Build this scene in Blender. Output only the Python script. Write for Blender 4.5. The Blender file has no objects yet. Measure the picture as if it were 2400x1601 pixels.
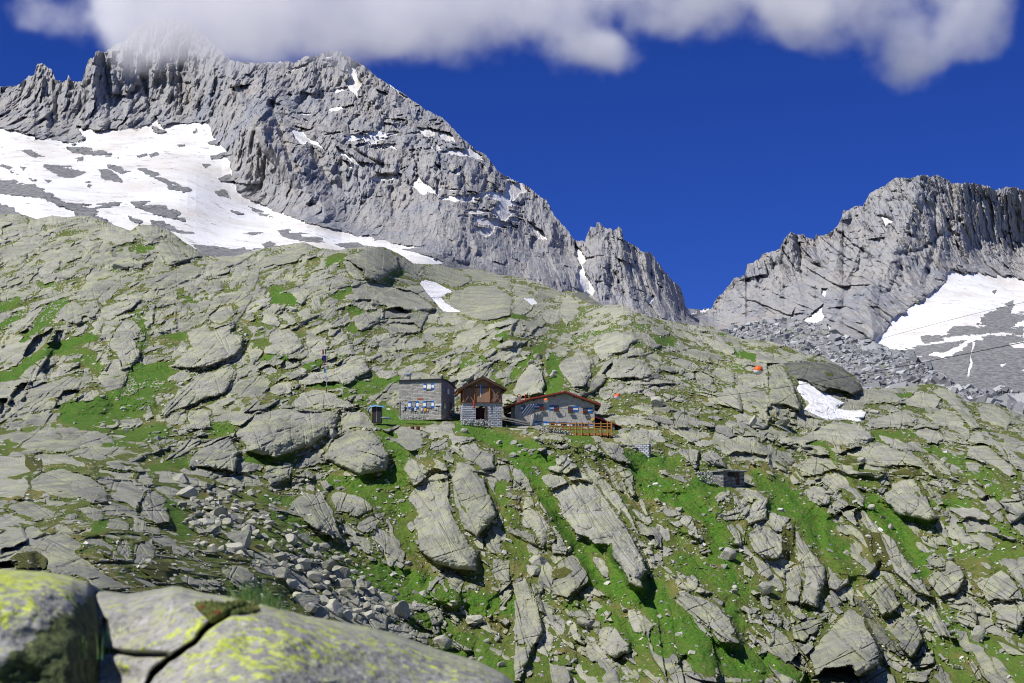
import bpy, bmesh, math, random
import numpy as np
from mathutils import Vector, Matrix, noise as mnoise
C = bpy.context.scene
COL = C.collection
rng = np.random.default_rng(7)
random.seed(7)
F32 = np.float32
# ---------------------------------------------------------------- camera and projection
FPX = 3806.0
PHI = math.atan((1300.0 - 800.5) / FPX)
CPH, SPH = math.cos(PHI), math.sin(PHI)

def dirs(u, v):
    """direction of photo pixel (u, v), scaled so its y is 1: returns (dx, dz)"""
    xc = (u - 1200.0) / FPX
    yc = -(v - 800.5) / FPX
    y = CPH - yc * SPH
    z = SPH + yc * CPH
    return xc / y, z / y

def P(u, v, r):
    dx, dz = dirs(u, v)
    return Vector((dx * r, r, dz * r))

cam_d = bpy.data.cameras.new('camera')
cam = bpy.data.objects.new('camera', cam_d)
COL.objects.link(cam)
cam.rotation_euler = (math.pi / 2 + PHI, 0, 0)
cam_d.sensor_width = 36.0
cam_d.lens = FPX / 2400.0 * 36.0
cam_d.clip_start = 0.1
cam_d.clip_end = 60000
cam_d.dof.use_dof = True
cam_d.dof.focus_distance = 250
cam_d.dof.aperture_fstop = 8.5
C.camera = cam
# ---------------------------------------------------------------- numpy noise
def _lat(seed):
    return np.random.default_rng(seed).random((256, 256)).astype(F32) * 2 - 1
_L = [_lat(s) for s in range(6)]

def vn(x, y, s=0):
    L = _L[s % 6]
    xi = np.floor(x); yi = np.floor(y)
    fx = (x - xi).astype(F32); fy = (y - yi).astype(F32)
    xi = (xi.astype(np.int32) + s * 37) & 255; yi = (yi.astype(np.int32) + s * 91) & 255
    fx = fx * fx * fx * (fx * (fx * 6 - 15) + 10); fy = fy * fy * fy * (fy * (fy * 6 - 15) + 10)
    x1 = (xi + 1) & 255; y1 = (yi + 1) & 255
    a = L[yi, xi]; b = L[yi, x1]; c = L[y1, xi]; d = L[y1, x1]
    return (a + (b - a) * fx) * (1 - fy) + (c + (d - c) * fx) * fy

def fbm(x, y, octs=4, s=0, gain=.5, ridged=False):
    o = 0; a = 1.0; t = 0
    for k in range(octs):
        ang = .6 * k + s
        cx, sx = math.cos(ang), math.sin(ang)
        q = 2.03 ** k
        n = vn((x * cx - y * sx) * q + 13.7 * k, (x * sx + y * cx) * q + 5.1 * k, s + k)
        if ridged: n = 1 - 2 * np.abs(n)
        o = o + a * n; t += a; a *= gain
    return o / t

_R = np.random.default_rng(99).random((5, 128, 128)).astype(F32)
def facet(x, y, s=0, tilt=1.0, curve=.35, hvar=.35):
    """upper envelope of tilted plates: chunky faceted rock, returns height and a cell value"""
    xi = np.floor(x).astype(np.int32); yi = np.floor(y).astype(np.int32)
    best = np.full(x.shape, -9, F32); cid = np.zeros(x.shape, F32)
    for dy in (-1, 0, 1):
        for dx in (-1, 0, 1):
            cx = xi + dx; cy = yi + dy
            a = (cx + s * 17) & 127; b = (cy + s * 29) & 127
            px = (x - cx - _R[0, b, a]).astype(F32); py = (y - cy - _R[1, b, a]).astype(F32)
            h = hvar * _R[2, b, a] + tilt * ((_R[3, b, a] - .5) * px + (_R[4, b, a] - .5) * py) - curve * (px * px + py * py)
            m = h > best
            best = np.where(m, h, best); cid = np.where(m, _R[2, b, a], cid)
    return best, cid

def tps_fit(pts, vals, reg=1e-3):
    p = np.array(pts, float) / 500.0
    n = len(p)
    d = np.linalg.norm(p[:, None] - p[None], axis=2)
    K = np.where(d > 0, d * d * np.log(d + 1e-12), 0) + reg * np.eye(n)
    A = np.zeros((n + 3, n + 3)); A[:n, :n] = K
    A[:n, n] = 1; A[:n, n + 1:] = p; A[n, :n] = 1; A[n + 1:, :n] = p.T
    w = np.linalg.solve(A, np.concatenate([np.array(vals, float), np.zeros(3)]))
    return p, w

def tps_eval(fit, u, v):
    p, w = fit
    x = u / 500.0; y = v / 500.0
    o = w[-3] + w[-2] * x + w[-1] * y
    for i in range(len(p)):
        d2 = (x - p[i, 0]) ** 2 + (y - p[i, 1]) ** 2
        o = o + w[i] * .5 * d2 * np.log(d2 + 1e-12)
    return o

def upsample(coarse, cu, cv, us, vs):
    iu = np.clip((us - cu[0]) / (cu[1] - cu[0]), 0, len(cu) - 1.001)
    iv = np.clip((vs - cv[0]) / (cv[1] - cv[0]), 0, len(cv) - 1.001)
    a = iu.astype(int); fu = (iu - a)[None, :]
    b = iv.astype(int); fv = (iv - b)[:, None]
    fu = fu; g = coarse
    top = g[b][:, a] * (1 - fu) + g[b][:, a + 1] * fu
    bot = g[b + 1][:, a] * (1 - fu) + g[b + 1][:, a + 1] * fu
    return (top * (1 - fv) + bot * fv).astype(F32)

def idw(pts, u, v, p=3):
    W = 0; S = 0
    for (a, b, val) in pts:
        w = 1 / (((u - a) ** 2 + (v - b) ** 2) ** (p / 2) + 1e3)
        W = W + w; S = S + w * val
    return S / W

def boxblur(a, r):
    r = int(r)
    for ax in (0, 1):
        pad = [(0, 0), (0, 0)]; pad[ax] = (r + 1, r)
        b = np.cumsum(np.pad(a, pad, mode='edge').astype(np.float64), axis=ax)
        n = a.shape[ax]
        if ax == 0: a = (b[2 * r + 1:2 * r + 1 + n] - b[:n]) / (2 * r + 1)
        else: a = (b[:, 2 * r + 1:2 * r + 1 + n] - b[:, :n]) / (2 * r + 1)
    return a.astype(F32)

def sstep(a, b, x):
    t = np.clip((x - a) / (b - a), 0, 1)
    return t * t * (3 - 2 * t)

def poly_sdf(poly, x, y):
    """positive inside"""
    p = np.array(poly, float); n = len(p)
    d = np.full(x.shape, 1e9, F32); inside = np.zeros(x.shape, bool)
    for i in range(n):
        ax, ay = p[i]; bx, by = p[(i + 1) % n]
        ex, ey = bx - ax, by - ay
        wx = x - ax; wy = y - ay
        t = np.clip((wx * ex + wy * ey) / (ex * ex + ey * ey + 1e-9), 0, 1)
        d = np.minimum(d, (wx - ex * t) ** 2 + (wy - ey * t) ** 2)
        c = ((ay > y) != (by > y)) & (x < ex * (y - ay) / (ey if abs(ey) > 1e-9 else 1e-9) + ax)
        inside ^= c
    d = np.sqrt(d)
    return np.where(inside, d, -d)

def line_dist(pl, x, y):
    d = np.full(x.shape, 1e9, F32)
    for i in range(len(pl) - 1):
        ax, ay = pl[i]; bx, by = pl[i + 1]
        ex, ey = bx - ax, by - ay
        wx = x - ax; wy = y - ay
        t = np.clip((wx * ex + wy * ey) / (ex * ex + ey * ey + 1e-9), 0, 1)
        d = np.minimum(d, (wx - ex * t) ** 2 + (wy - ey * t) ** 2)
    return np.sqrt(d)

def grid_mesh(name, X, Y, Z, attrs=None, smooth=True):
    h, w = X.shape
    co = np.empty((h * w, 3), F32)
    co[:, 0] = X.ravel(); co[:, 1] = Y.ravel(); co[:, 2] = Z.ravel()
    idx = np.arange(h * w, dtype=np.int32).reshape(h, w)
    # rows run downwards in the photo: counter-clockwise seen from the camera
    q = np.stack([idx[:-1, :-1], idx[1:, :-1], idx[1:, 1:], idx[:-1, 1:]], -1).reshape(-1, 4)
    me = bpy.data.meshes.new(name)
    me.vertices.add(h * w); me.vertices.foreach_set('co', co.ravel())
    n = len(q)
    me.loops.add(n * 4); me.loops.foreach_set('vertex_index', q.ravel())
    me.polygons.add(n); me.polygons.foreach_set('loop_start', np.arange(0, n * 4, 4, dtype=np.int32))
    me.update(calc_edges=True)
    me.polygons.foreach_set('use_smooth', np.full(n, smooth, bool))
    for an, arr in (attrs or {}).items():
        a = me.attributes.new(an, 'FLOAT_COLOR', 'POINT')
        a.data.foreach_set('color', arr.astype(F32).reshape(-1))
    ob = bpy.data.objects.new(name, me); COL.objects.link(ob)
    return ob

def tag(o, label=None, cat=None, group=None, kind=None):
    if label: o['label'] = label
    if cat: o['category'] = cat
    if group: o['group'] = group
    if kind: o['kind'] = kind
    return o
# ---------------------------------------------------------------- material helpers
class NT:
    def __init__(s, name):
        s.m = bpy.data.materials.new(name); s.m.use_nodes = True
        s.t = s.m.node_tree; s.t.nodes.clear()
        s.out = s.t.nodes.new('ShaderNodeOutputMaterial')
        s.b = s.t.nodes.new('ShaderNodeBsdfPrincipled')
        s.t.links.new(s.b.outputs[0], s.out.inputs[0])
        s.tc = s.t.nodes.new('ShaderNodeTexCoord')
    def n(s, typ, **kw):
        nd = s.t.nodes.new(typ)
        for k, v in kw.items():
            if k == 'inp':
                for i, val in v.items(): s.set(nd, i, val)
            else: setattr(nd, k, v)
        return nd
    def set(s, nd, i, val):
        if isinstance(val, bpy.types.NodeSocket): s.t.links.new(val, nd.inputs[i])
        else: nd.inputs[i].default_value = val
    def noise(s, scale, detail=4, rough=.55, vec=None, dist=0):
        nd = s.n('ShaderNodeTexNoise', inp={'Scale': scale, 'Detail': detail, 'Roughness': rough, 'Distortion': dist})
        s.t.links.new(vec or s.tc.outputs['Object'], nd.inputs['Vector'])
        return nd.outputs['Fac']
    def map(s, scale=(1, 1, 1), rot=(0, 0, 0), vec=None):
        nd = s.n('ShaderNodeMapping', inp={'Scale': scale, 'Rotation': rot})
        s.t.links.new(vec or s.tc.outputs['Object'], nd.inputs[0]); return nd.outputs[0]
    def ramp(s, f, a, b, lo=0., hi=1.):
        nd = s.n('ShaderNodeMapRange', inp={0: f, 1: a, 2: b, 3: lo, 4: hi}); return nd.outputs[0]
    def mix(s, f, a, b, mode='MIX'):
        nd = s.n('ShaderNodeMix', data_type='RGBA', blend_type=mode)
        s.set(nd, 0, f); s.set(nd, 6, a); s.set(nd, 7, b); return nd.outputs[2]
    def math(s, op, a, b=0., c=0.):
        nd = s.n('ShaderNodeMath', operation=op); s.set(nd, 0, a); s.set(nd, 1, b); s.set(nd, 2, c); return nd.outputs[0]
    def bump(s, h, strength=.5, dist=.1, prev=None):
        nd = s.n('ShaderNodeBump', inp={'Strength': strength, 'Distance': dist, 'Height': h})
        if prev is not None: s.t.links.new(prev, nd.inputs['Normal'])
        return nd.outputs[0]
    def fin(s, col, rough=.9, normal=None, metal=0., spec=.3):
        s.set(s.b, 'Base Color', col); s.set(s.b, 'Roughness', rough); s.set(s.b, 'Metallic', metal)
        s.set(s.b, 'Specular IOR Level', spec)
        if normal is not None: s.t.links.new(normal, s.b.inputs['Normal'])
        return s.m
    def attr(s, name):
        a = s.n('ShaderNodeAttribute', attribute_name=name)
        sp = s.n('ShaderNodeSeparateColor'); s.t.links.new(a.outputs['Color'], sp.inputs[0])
        return sp.outputs[0], sp.outputs[1], sp.outputs[2], a.outputs['Alpha']
def rgb(r, g, b): return (r, g, b, 1)
# ---------------------------------------------------------------- light
SUN_TO = Vector((-1.25, -.80, 1.9)).normalized()
sd = bpy.data.lights.new('sun', 'SUN'); sd.energy = 5.0; sd.angle = math.radians(.53); sd.color = (1, .965, .9)
so = bpy.data.objects.new('sun', sd); COL.objects.link(so)
so.rotation_euler = SUN_TO.to_track_quat('Z', 'Y').to_euler()
w = bpy.data.worlds.new('World'); C.world = w; w.use_nodes = True
wt = w.node_tree; bg = wt.nodes['Background']
sk = wt.nodes.new('ShaderNodeTexSky'); sk.sky_type = 'NISHITA'; sk.sun_disc = False
sk.sun_elevation = math.asin(SUN_TO.z); sk.sun_rotation = math.atan2(SUN_TO.x, SUN_TO.y)
sk.altitude = 2800; sk.air_density = 1.0; sk.dust_density = 0.05; sk.ozone_density = 3.5
hs = wt.nodes.new('ShaderNodeHueSaturation'); hs.inputs['Saturation'].default_value = 1.15
wt.links.new(sk.outputs[0], hs.inputs['Color']); 
tn = wt.nodes.new('ShaderNodeMix'); tn.data_type = 'RGBA'; tn.blend_type = 'MULTIPLY'; tn.inputs[0].default_value = 1

# the sky is palest towards the sun and deepest well away from it
gc = wt.nodes.new('ShaderNodeTexCoord'); dp = wt.nodes.new('ShaderNodeVectorMath'); dp.operation = 'DOT_PRODUCT'; dp.inputs[1].default_value = SUN_TO
wt.links.new(gc.outputs['Generated'], dp.inputs[0]); mr = wt.nodes.new('ShaderNodeMapRange'); wt.links.new(dp.outputs['Value'], mr.inputs[0]); mr.inputs[1].default_value = .12; mr.inputs[2].default_value = .6
tc_ = wt.nodes.new('ShaderNodeMix'); tc_.data_type = 'RGBA'; tc_.inputs[6].default_value = (.24, .375, .96, 1); tc_.inputs[7].default_value = (.95, .95, 1.1, 1)
wt.links.new(mr.outputs[0], tc_.inputs[0]); wt.links.new(tc_.outputs[2], tn.inputs[7])
wt.links.new(hs.outputs[0], tn.inputs[6]); wt.links.new(tn.outputs[2], bg.inputs[0])
bg.inputs[1].default_value = .085
C.view_settings.view_transform = 'Standard'; C.view_settings.look = 'None'
C.view_settings.exposure = .1; C.view_settings.gamma = 1
C.render.engine = 'CYCLES'
C.cycles.pixel_filter_type = 'BLACKMAN_HARRIS'; C.cycles.filter_width = 1.05
C.cycles.max_bounces = 10; C.cycles.diffuse_bounces = 2; C.cycles.volume_bounces = 1
C.cycles.transparent_max_bounces = 12
# ---------------------------------------------------------------- traced outlines (tile pixel -> photo pixel)
def tr(tile, pts):
    ox, oy, s = {'Q1': (0, 0, 1.959), 'Q2': (1200, 0, 1.959), 'Q3': (0, 800, 1.958), 'Q4': (1200, 800, 1.958),
                 'T1': (0, 480, 3.918), 'T2': (600, 560, 3.918), 'T3': (1200, 600, 3.918), 'T4': (1800, 850, 3.918),
                 'T5': (0, 860, 3.918), 'T6': (400, 1050, 3.918), 'T7': (1200, 1000, 3.918), 'T8': (0, 1201, 3.918)}[tile]
    return [(ox + x / s, oy + y / s) for x, y in pts]
def L(s):
    a = [float(t) for t in s.replace(',', ' ').split()]
    return list(zip(a[::2], a[1::2]))
# (tile, outline, height factor, edge softness 0 sharp..1 dome, lean angle, tint)
SLABS = [
 ('Q3','1090 400 1200 330 1400 300 1560 310 1540 400 1500 430 1380 500 1260 545 1150 510 1080 440',1.1,.9,20,.5),
 ('Q3','1330 290 1390 240 1520 230 1600 270 1680 320 1560 310 1400 300',.7,.8,10,.6),
 ('Q3','1470 520 1560 430 1640 390 1720 400 1790 520 1770 590 1660 620 1560 590',1.0,.8,-35,.4),
 ('Q3','1560 300 1680 320 1740 400 1650 395 1560 420',.8,.7,-30,.5),
 ('Q3','1195 620 1230 560 1350 555 1330 640 1240 660',.8,.6,10,.5),
 ('T6','1050 590 1080 480 1220 390 1420 410 1500 560 1550 720 1570 850 1480 850 1300 730 1200 640',.8,.25,-55,.6),
 ('T6','1230 310 1290 300 1330 350 1330 415 1240 400',.6,.3,-50,.6),
 ('T6','1380 310 1440 300 1490 350 1430 400 1390 390',.6,.3,-50,.6),
 ('T6','1440 470 1480 390 1700 400 1800 460 1860 540 1800 600 1700 650 1600 600 1500 560',.9,.5,-20,.6),
 ('T6','1670 700 1800 620 2000 550 1940 640 1860 770 1780 800 1710 770',.7,.2,35,.5),
 ('Q3','1840 590 1880 510 1980 500 2050 560 2060 620 1960 640 1900 665',1.1,.8,-40,.6),
 ('Q3','1850 750 1900 670 1990 600 2060 600 2060 720 2120 870 2190 980 2180 1060 2100 1050 2000 1030 1910 960 1860 860',1.5,.75,-62,.6),
 ('Q3','2090 550 2160 550 2220 640 2270 740 2270 800 2190 900 2130 860 2080 740 2070 640',1.2,.5,-60,.45),
 ('Q3','1940 1150 1960 1090 2060 1040 2130 1090 2120 1220 2070 1220 1990 1190',1.1,.25,-45,.4),
 ('Q3','2100 480 2180 465 2270 520 2270 580 2220 600 2130 530',.9,.6,-40,.5),
 ('Q3','1960 500 1980 460 2050 440 2060 480 2040 510',.7,.6,20,.6),
 ('T5','260 1050 380 950 560 915 750 960 900 1040 1010 1160 1010 1240 860 1260 700 1220 560 1220 440 1180 280 1150',1.3,.8,-20,.35),
 ('T5','280 800 400 770 560 790 760 850 830 950 720 930 560 900 350 920',.8,.6,-15,.6),
 ('T5','1220 1020 1250 970 1360 960 1430 1040 1400 1085 1260 1070',1.1,.3,-5,.5),
 ('T5','860 900 1050 930 1250 960 1230 1030 1000 1010 890 990',.6,.5,-8,.6),
 ('T5','1730 850 1800 740 1980 700 2100 640 2180 740 2190 860 2150 950 1980 960 1900 930 1740 920',1.0,.4,30,.4),
 ('T5','680 1290 800 1260 920 1300 965 1370 910 1440 780 1370',1.0,.6,-20,.5),
 ('T5','940 1440 990 1380 1120 1370 1200 1440 1180 1500 1080 1510 990 1490',1.0,.5,0,.4),
 ('T5','50 1300 120 1220 300 1230 480 1300 570 1380 400 1400 200 1380',.9,.5,-25,.3),
 ('T5','1350 1160 1420 1120 1500 1180 1570 1300 1560 1420 1430 1440 1300 1380 1260 1240',.9,.2,-55,.3),
 ('T5','1710 470 1740 400 1880 370 1940 400 1940 560 1860 580 1720 570',.7,.4,30,.6),
 ('T5','1640 200 1760 90 1900 30 2080 0 2140 40 2080 220 1900 300 1700 380 1560 430 1480 470 1460 380 1600 260',1.0,.5,38,.7),
 ('T5','640 330 700 260 840 180 940 240 900 290 770 400 690 390',.8,.3,40,.7),
 ('T5','510 310 590 220 700 210 740 250 640 330 590 350 520 350',.7,.4,30,.6),
 ('T5','1190 400 1240 330 1300 340 1400 310 1415 470 1340 500 1280 440 1200 440',.7,.4,60,.6),
 ('T5','1380 700 1500 650 1620 650 1600 700 1500 735',.5,.2,10,.5),
 ('T5','1500 860 1650 720 1760 650 1880 630 1800 740 1700 830 1560 870',.7,.3,35,.6),
 ('T5','0 290 70 290 70 360 20 430 0 430',.7,.5,40,.6),
 ('T5','100 260 160 180 250 130 230 220 180 300 120 320',.7,.4,45,.6),
 ('T1','1050 1140 1120 1050 1240 1040 1310 1130 1230 1240 1290 1330 1270 1440 1130 1490 1060 1370 1000 1320 1020 1220',.8,.3,35,.6),
 ('T1','850 1440 880 1350 990 1330 1010 1430 960 1490 880 1480',.7,.4,60,.6),
 ('T1','1690 1180 1890 1080 1920 1150 2120 1090 2120 1190 2230 1200 2220 1330 2080 1430 1900 1500 1700 1500 1560 1490 1640 1400 1740 1300',1.0,.45,38,.7),
 ('T1','1920 1010 2000 950 2130 900 2140 1000 2080 1090 1980 1110 1910 1050',.8,.4,30,.65),
 ('T1','1430 890 1520 820 1630 790 1640 870 1600 920 1500 930 1440 935',.7,.4,40,.6),
 ('T1','1400 1010 1470 980 1520 1040 1480 1100 1420 1080',.7,.4,60,.6),
 ('T1','1520 1060 1600 980 1600 1110 1540 1150 1470 1150',.6,.3,50,.7),
 ('T1','650 1200 700 1120 820 1060 810 1120 720 1220 660 1230',.7,.3,45,.6),
 ('T1','440 1330 530 1160 620 1150 620 1230 560 1290 480 1330',.7,.4,60,.6),
 ('T1','210 1400 250 1280 380 1180 520 1120 480 1210 420 1320 300 1400 260 1440',.8,.3,45,.6),
 ('T1','0 1240 60 1130 200 1030 350 900 420 950 320 1040 250 1120 160 1180 100 1160 20 1280',.9,.5,45,.7),
 ('T1','160 1190 290 1100 290 1160 240 1210',.5,.4,45,.6),
 ('T1','290 1140 340 1040 420 960 520 900 430 1010 370 1070 310 1170',.8,.6,50,.6),
 ('T1','350 920 400 850 600 790 680 800 620 860 500 890',.6,.5,20,.7),
 ('T1','530 1010 560 910 680 880 760 930 850 880 930 930 850 1040 760 1040 740 1090 640 1090 560 1070',.9,.3,25,.4),
 ('T1','1310 760 1340 700 1500 620 1700 550 1860 560 1850 610 1700 680 1560 740 1400 770',1.1,.6,22,.35),
 ('T1','1000 880 1080 810 1230 730 1300 700 1240 790 1120 850 1050 890',.6,.3,30,.4),
 ('T1','1160 980 1260 900 1400 880 1300 980 1200 1010',.5,.3,30,.3),
 ('T1','1220 220 1290 170 1420 190 1500 290 1440 320 1380 360 1290 280',.8,.5,-30,.6),
 ('T1','1410 380 1500 310 1620 370 1740 500 1650 550 1560 560 1490 470',1.0,.6,-45,.55),
 ('T1','1500 290 1560 255 1660 340 1700 360 1820 430 1870 480 1740 490 1640 390',1.0,.4,-40,.3),
 ('T1','840 270 940 200 1080 190 1230 300 1230 340 1080 370 960 320',.8,.5,-10,.7),
 ('T1','330 490 430 420 600 400 740 440 700 490 560 500 420 530',.6,.5,10,.6),
 ('T1','0 450 100 380 300 330 420 340 260 430 60 510 0 530',.6,.5,25,.6),
 ('T1','20 220 120 160 240 150 280 210 150 270 30 310',.6,.5,20,.6),
 ('T1','720 360 790 290 870 370 800 410',.5,.5,0,.7),
 ('T1','1000 540 1080 490 1190 480 1320 540 1310 600 1180 580 1080 600 1010 580',.8,.3,0,.6),
 ('T1','540 640 620 580 740 510 830 560 740 600 620 660',.6,.3,30,.6),
 ('T1','40 820 80 770 210 700 180 760 120 820',.5,.4,30,.6),
 ('T2','300 1530 400 1420 560 1390 700 1410 850 1490 960 1560 600 1567 400 1567',.8,.8,10,.65),
 ('T2','360 1290 480 1220 640 1180 720 1180 860 1060 980 1080 1040 1190 1000 1240 930 1290 880 1340 790 1340 760 1320 560 1340 400 1330',.9,.5,25,.8),
 ('T2','550 1200 620 1130 740 1080 760 1110 700 1160 600 1200',.6,.4,30,.8),
 ('T2','80 1400 200 1310 320 1290 340 1340 330 1440 220 1440 110 1410',.8,.4,35,.8),
 ('T2','20 1190 100 1160 200 1170 210 1250 100 1260 50 1240',.6,.4,0,.6),
 ('T2','220 1160 260 1110 370 1100 430 1160 340 1200 240 1210',.6,.4,0,.6),
 ('T2','60 940 150 870 200 820 300 830 400 900 450 990 340 1060 180 1075 60 1050',.9,.6,30,.7),
 ('T2','50 640 180 570 220 600 160 700 230 770 300 800 120 810 50 780',.8,.5,60,.7),
 ('T2','200 700 260 640 340 720 380 760 330 810 240 750',.8,.5,-45,.6),
 ('T2','280 480 360 440 450 440 500 500 440 580 420 600 360 590 330 510',.9,.5,-40,.6),
 ('T2','490 600 520 510 580 520 595 580 580 680 520 690',.8,.5,-70,.5),
 ('T2','370 660 430 610 500 640 520 700 450 750 380 700',.7,.5,30,.5),
 ('T2','780 180 840 150 1000 90 1120 65 1240 110 1300 170 1310 260 1200 340 1080 390 920 380 850 310 790 240',1.3,.75,-10,.25),
 ('T2','780 180 880 200 970 280 1000 380 910 370 830 290',.9,.6,-50,.6),
 ('T2','800 520 900 430 1080 400 1280 440 1420 470 1640 620 1660 660 1500 660 1400 680 1300 690 1180 600 1050 570 870 570',1.1,.5,-15,.6),
 ('T2','860 590 940 560 1060 560 1060 640 940 650',.6,.4,0,.6),
 ('T2','880 740 960 670 1060 670 1160 620 1180 720 1080 790 980 850 920 800',.9,.4,30,.5),
 ('T2','1170 650 1280 620 1400 660 1380 710 1240 720 1180 720',.8,.4,0,.3),
 ('T2','670 780 760 720 840 650 870 720 860 780 760 810',.8,.3,40,.5),
 ('T2','650 1020 700 900 780 820 860 900 850 940 760 970 700 1010',.7,.4,40,.65),
 ('T2','1140 800 1250 770 1450 770 1500 830 1480 870 1280 870 1210 860',.8,.5,0,.5),
 ('T2','1080 890 1180 850 1240 900 1140 970',.6,.4,-30,.6),
 ('T2','1260 960 1390 860 1400 900 1360 980 1300 1010',.7,.4,30,.6),
 ('T2','1370 940 1460 870 1540 930 1550 990 1450 1010 1380 1000',.7,.5,0,.5),
 ('T2','980 970 1060 910 1130 980 1060 990',.5,.3,0,.6),
 ('T2','1070 1110 1180 1060 1290 1070 1240 1120 1140 1140',.6,.4,0,.5),
 ('T2','1660 740 1730 680 1860 660 1900 820 1800 800 1760 770 1740 800 1680 790',.7,.4,-70,.6),
 ('T2','2040 1030 2060 940 2220 810 2351 770 2351 830 2200 900 2100 1010',.8,.5,38,.7),
 ('T2','2070 1080 2160 990 2351 880 2351 980 2200 1000 2090 1090',.7,.5,35,.7),
 ('T2','1600 1210 1640 1120 1760 1070 1830 1080 1760 1150 1680 1240 1610 1250',.7,.4,35,.6),
 ('T2','1800 1250 1880 1190 2040 1130 2200 1120 2040 1200 1960 1260 1880 1290',.7,.4,25,.6),
 ('T2','1560 250 1700 240 1900 290 2000 360 1900 440 1780 450 1620 370 1560 320',.9,.5,-15,.2),
 ('T2','1850 270 1960 260 2140 290 2351 350 2351 480 2140 420 2000 380',.9,.5,-15,.2),
 ('T2','1300 170 1400 190 1560 250 1500 330 1440 320 1310 260',.8,.5,-25,.2),
 ('T2','1740 600 1800 510 2000 410 2200 430 2351 520 2351 700 2200 740 2000 720 1850 640',.8,.5,-15,.35),
 ('T2','0 240 80 180 260 130 330 70 480 30 560 90 440 150 330 210 160 250 60 270',.8,.5,15,.4),
 ('T2','60 430 120 330 280 250 240 310 180 380 130 430',.7,.4,40,.6),
 ('T2','440 380 540 310 640 270 650 370 560 430 460 440',.7,.5,30,.6),
 ('T2','230 380 280 310 350 260 340 340 300 390',.6,.4,40,.6),
 ('T3','250 520 320 480 430 500 450 590 380 650 310 620 280 570',.9,.5,-30,.8),
 ('T3','440 380 540 360 620 430 620 520 560 600 500 640 450 560',.9,.5,-40,.6),
 ('T3','120 540 240 440 420 370 440 410 360 450 250 510 140 590',.8,.5,35,.7),
 ('T3','0 650 80 570 120 640 90 720 0 770',.7,.5,30,.7),
 ('T3','180 700 240 640 360 650 300 720 200 750',.6,.4,10,.6),
 ('T3','210 760 300 750 310 800 240 820',.5,.3,0,.6),
 ('T3','280 920 320 850 430 820 520 830 520 900 440 960 370 950 330 990 300 1090',.7,.5,30,.6),
 ('T3','400 1000 520 920 600 820 700 910 740 1050 740 1120 690 1180 620 1210 560 1230 500 1180 460 1080',1.1,.5,-60,.7),
 ('T3','0 1240 40 1130 140 1000 220 990 270 1060 320 1180 300 1290 180 1290 60 1300',1.1,.7,60,.8),
 ('T3','270 1000 300 990 330 1100 300 1140 280 1080',.6,.5,-70,.5),
 ('T3','180 950 230 920 280 940 270 985 200 980',1.1,.3,0,.2),
 ('T3','740 820 800 760 960 690 1100 730 1160 780 1080 850 1040 890 940 920 880 970 800 960 740 900',1.1,.7,10,.8),
 ('T3','830 1080 930 960 1100 920 1220 940 1300 1080 1240 1120 1080 1130 900 1140',1.1,.6,-10,.6),
 ('T3','700 680 800 620 900 620 910 660 840 710 760 710',.7,.5,20,.7),
 ('T3','970 590 1080 560 1110 620 1040 650 980 640',.7,.5,0,.7),
 ('T3','1110 580 1230 590 1280 620 1180 650',.6,.5,-10,.7),
 ('T3','1120 700 1240 700 1380 830 1300 870 1200 800',.8,.4,-40,.6),
 ('T3','1240 640 1380 630 1460 690 1460 740 1340 750 1280 700',.8,.4,-10,.6),
 ('T3','1340 1080 1400 1050 1560 1120 1640 1170 1660 1210 1540 1200 1420 1130',.7,.5,-25,1.2),
 ('T3','1580 870 1700 840 1800 920 1830 980 1700 960 1600 900',.8,.4,-25,.5),
 ('T3','1660 680 1720 630 1840 680 1980 820 2080 910 1960 930 1840 850 1740 780 1680 730',1.0,.6,-40,.6),
 ('T3','1960 680 2040 720 2110 830 2110 870 2040 850 1980 780',1.1,.4,-55,.25),
 ('T3','1400 960 1560 930 1700 990 1740 1060 1600 1040 1480 1000',.7,.5,-20,.6),
 ('T3','1680 1060 1760 1060 1860 1120 1900 1240 1860 1270 1780 1240 1680 1180',1.0,.4,-50,.3),
 ('T3','1800 1060 1900 1010 2040 1080 2060 1160 1960 1170 1860 1110',.8,.4,-30,.5),
 ('T3','2100 1020 2180 1000 2280 1030 2240 1080 2140 1070',.6,.5,0,.6),
 ('T3','1290 1340 1320 1320 1460 1370 1460 1430 1400 1450 1300 1420',1.2,.2,0,.15),
 ('T3','1730 700 1810 690 1850 760 1750 740',.5,.5,0,.6),
 ('T3','800 1480 1000 1440 1200 1470 1340 1530 1300 1567 1000 1567 850 1540',.6,.6,-8,.7),
 ('T3','1460 1420 1620 1440 1760 1500 1860 1567 1500 1567',.7,.5,-25,.6),
 ('T3','510 350 560 330 640 320 700 340 840 450 760 450 620 400',.9,.8,-30,.02),  # dome in cloud shade, which its low tint carries
 ('T3','220 420 260 310 380 290 500 330 500 350 400 370 300 410 230 450',.8,.6,15,.15),
 ('T4','60 750 150 700 350 650 430 580 620 530 850 540 980 680 960 720 780 760 600 760 500 730 350 750 200 770',1.1,.8,5,.85),
 ('T4','480 280 560 250 700 260 760 290 700 350 600 340',.7,.7,-5,.3),
 ('T4','700 330 860 270 950 230 1150 240 1220 310 1200 370 1060 350 900 360 850 440 640 420',.8,.5,-5,.5),
 ('T4','1220 350 1350 270 1500 280 1620 330 1560 390 1530 410 1340 400',.8,.6,-10,.6),
 ('T4','1480 270 1560 220 1680 270 1800 360 1850 430 1900 530 1960 620 1850 620 1780 500 1600 350',1.0,.5,-45,.6),
 ('T4','1900 400 2060 360 2180 430 2250 530 2200 600 2060 580 1960 520',.9,.6,-35,.55),
 ('T4','880 560 1000 480 1200 450 1340 490 1350 560 1240 600 1080 620 920 610',.8,.6,5,.6),
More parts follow.
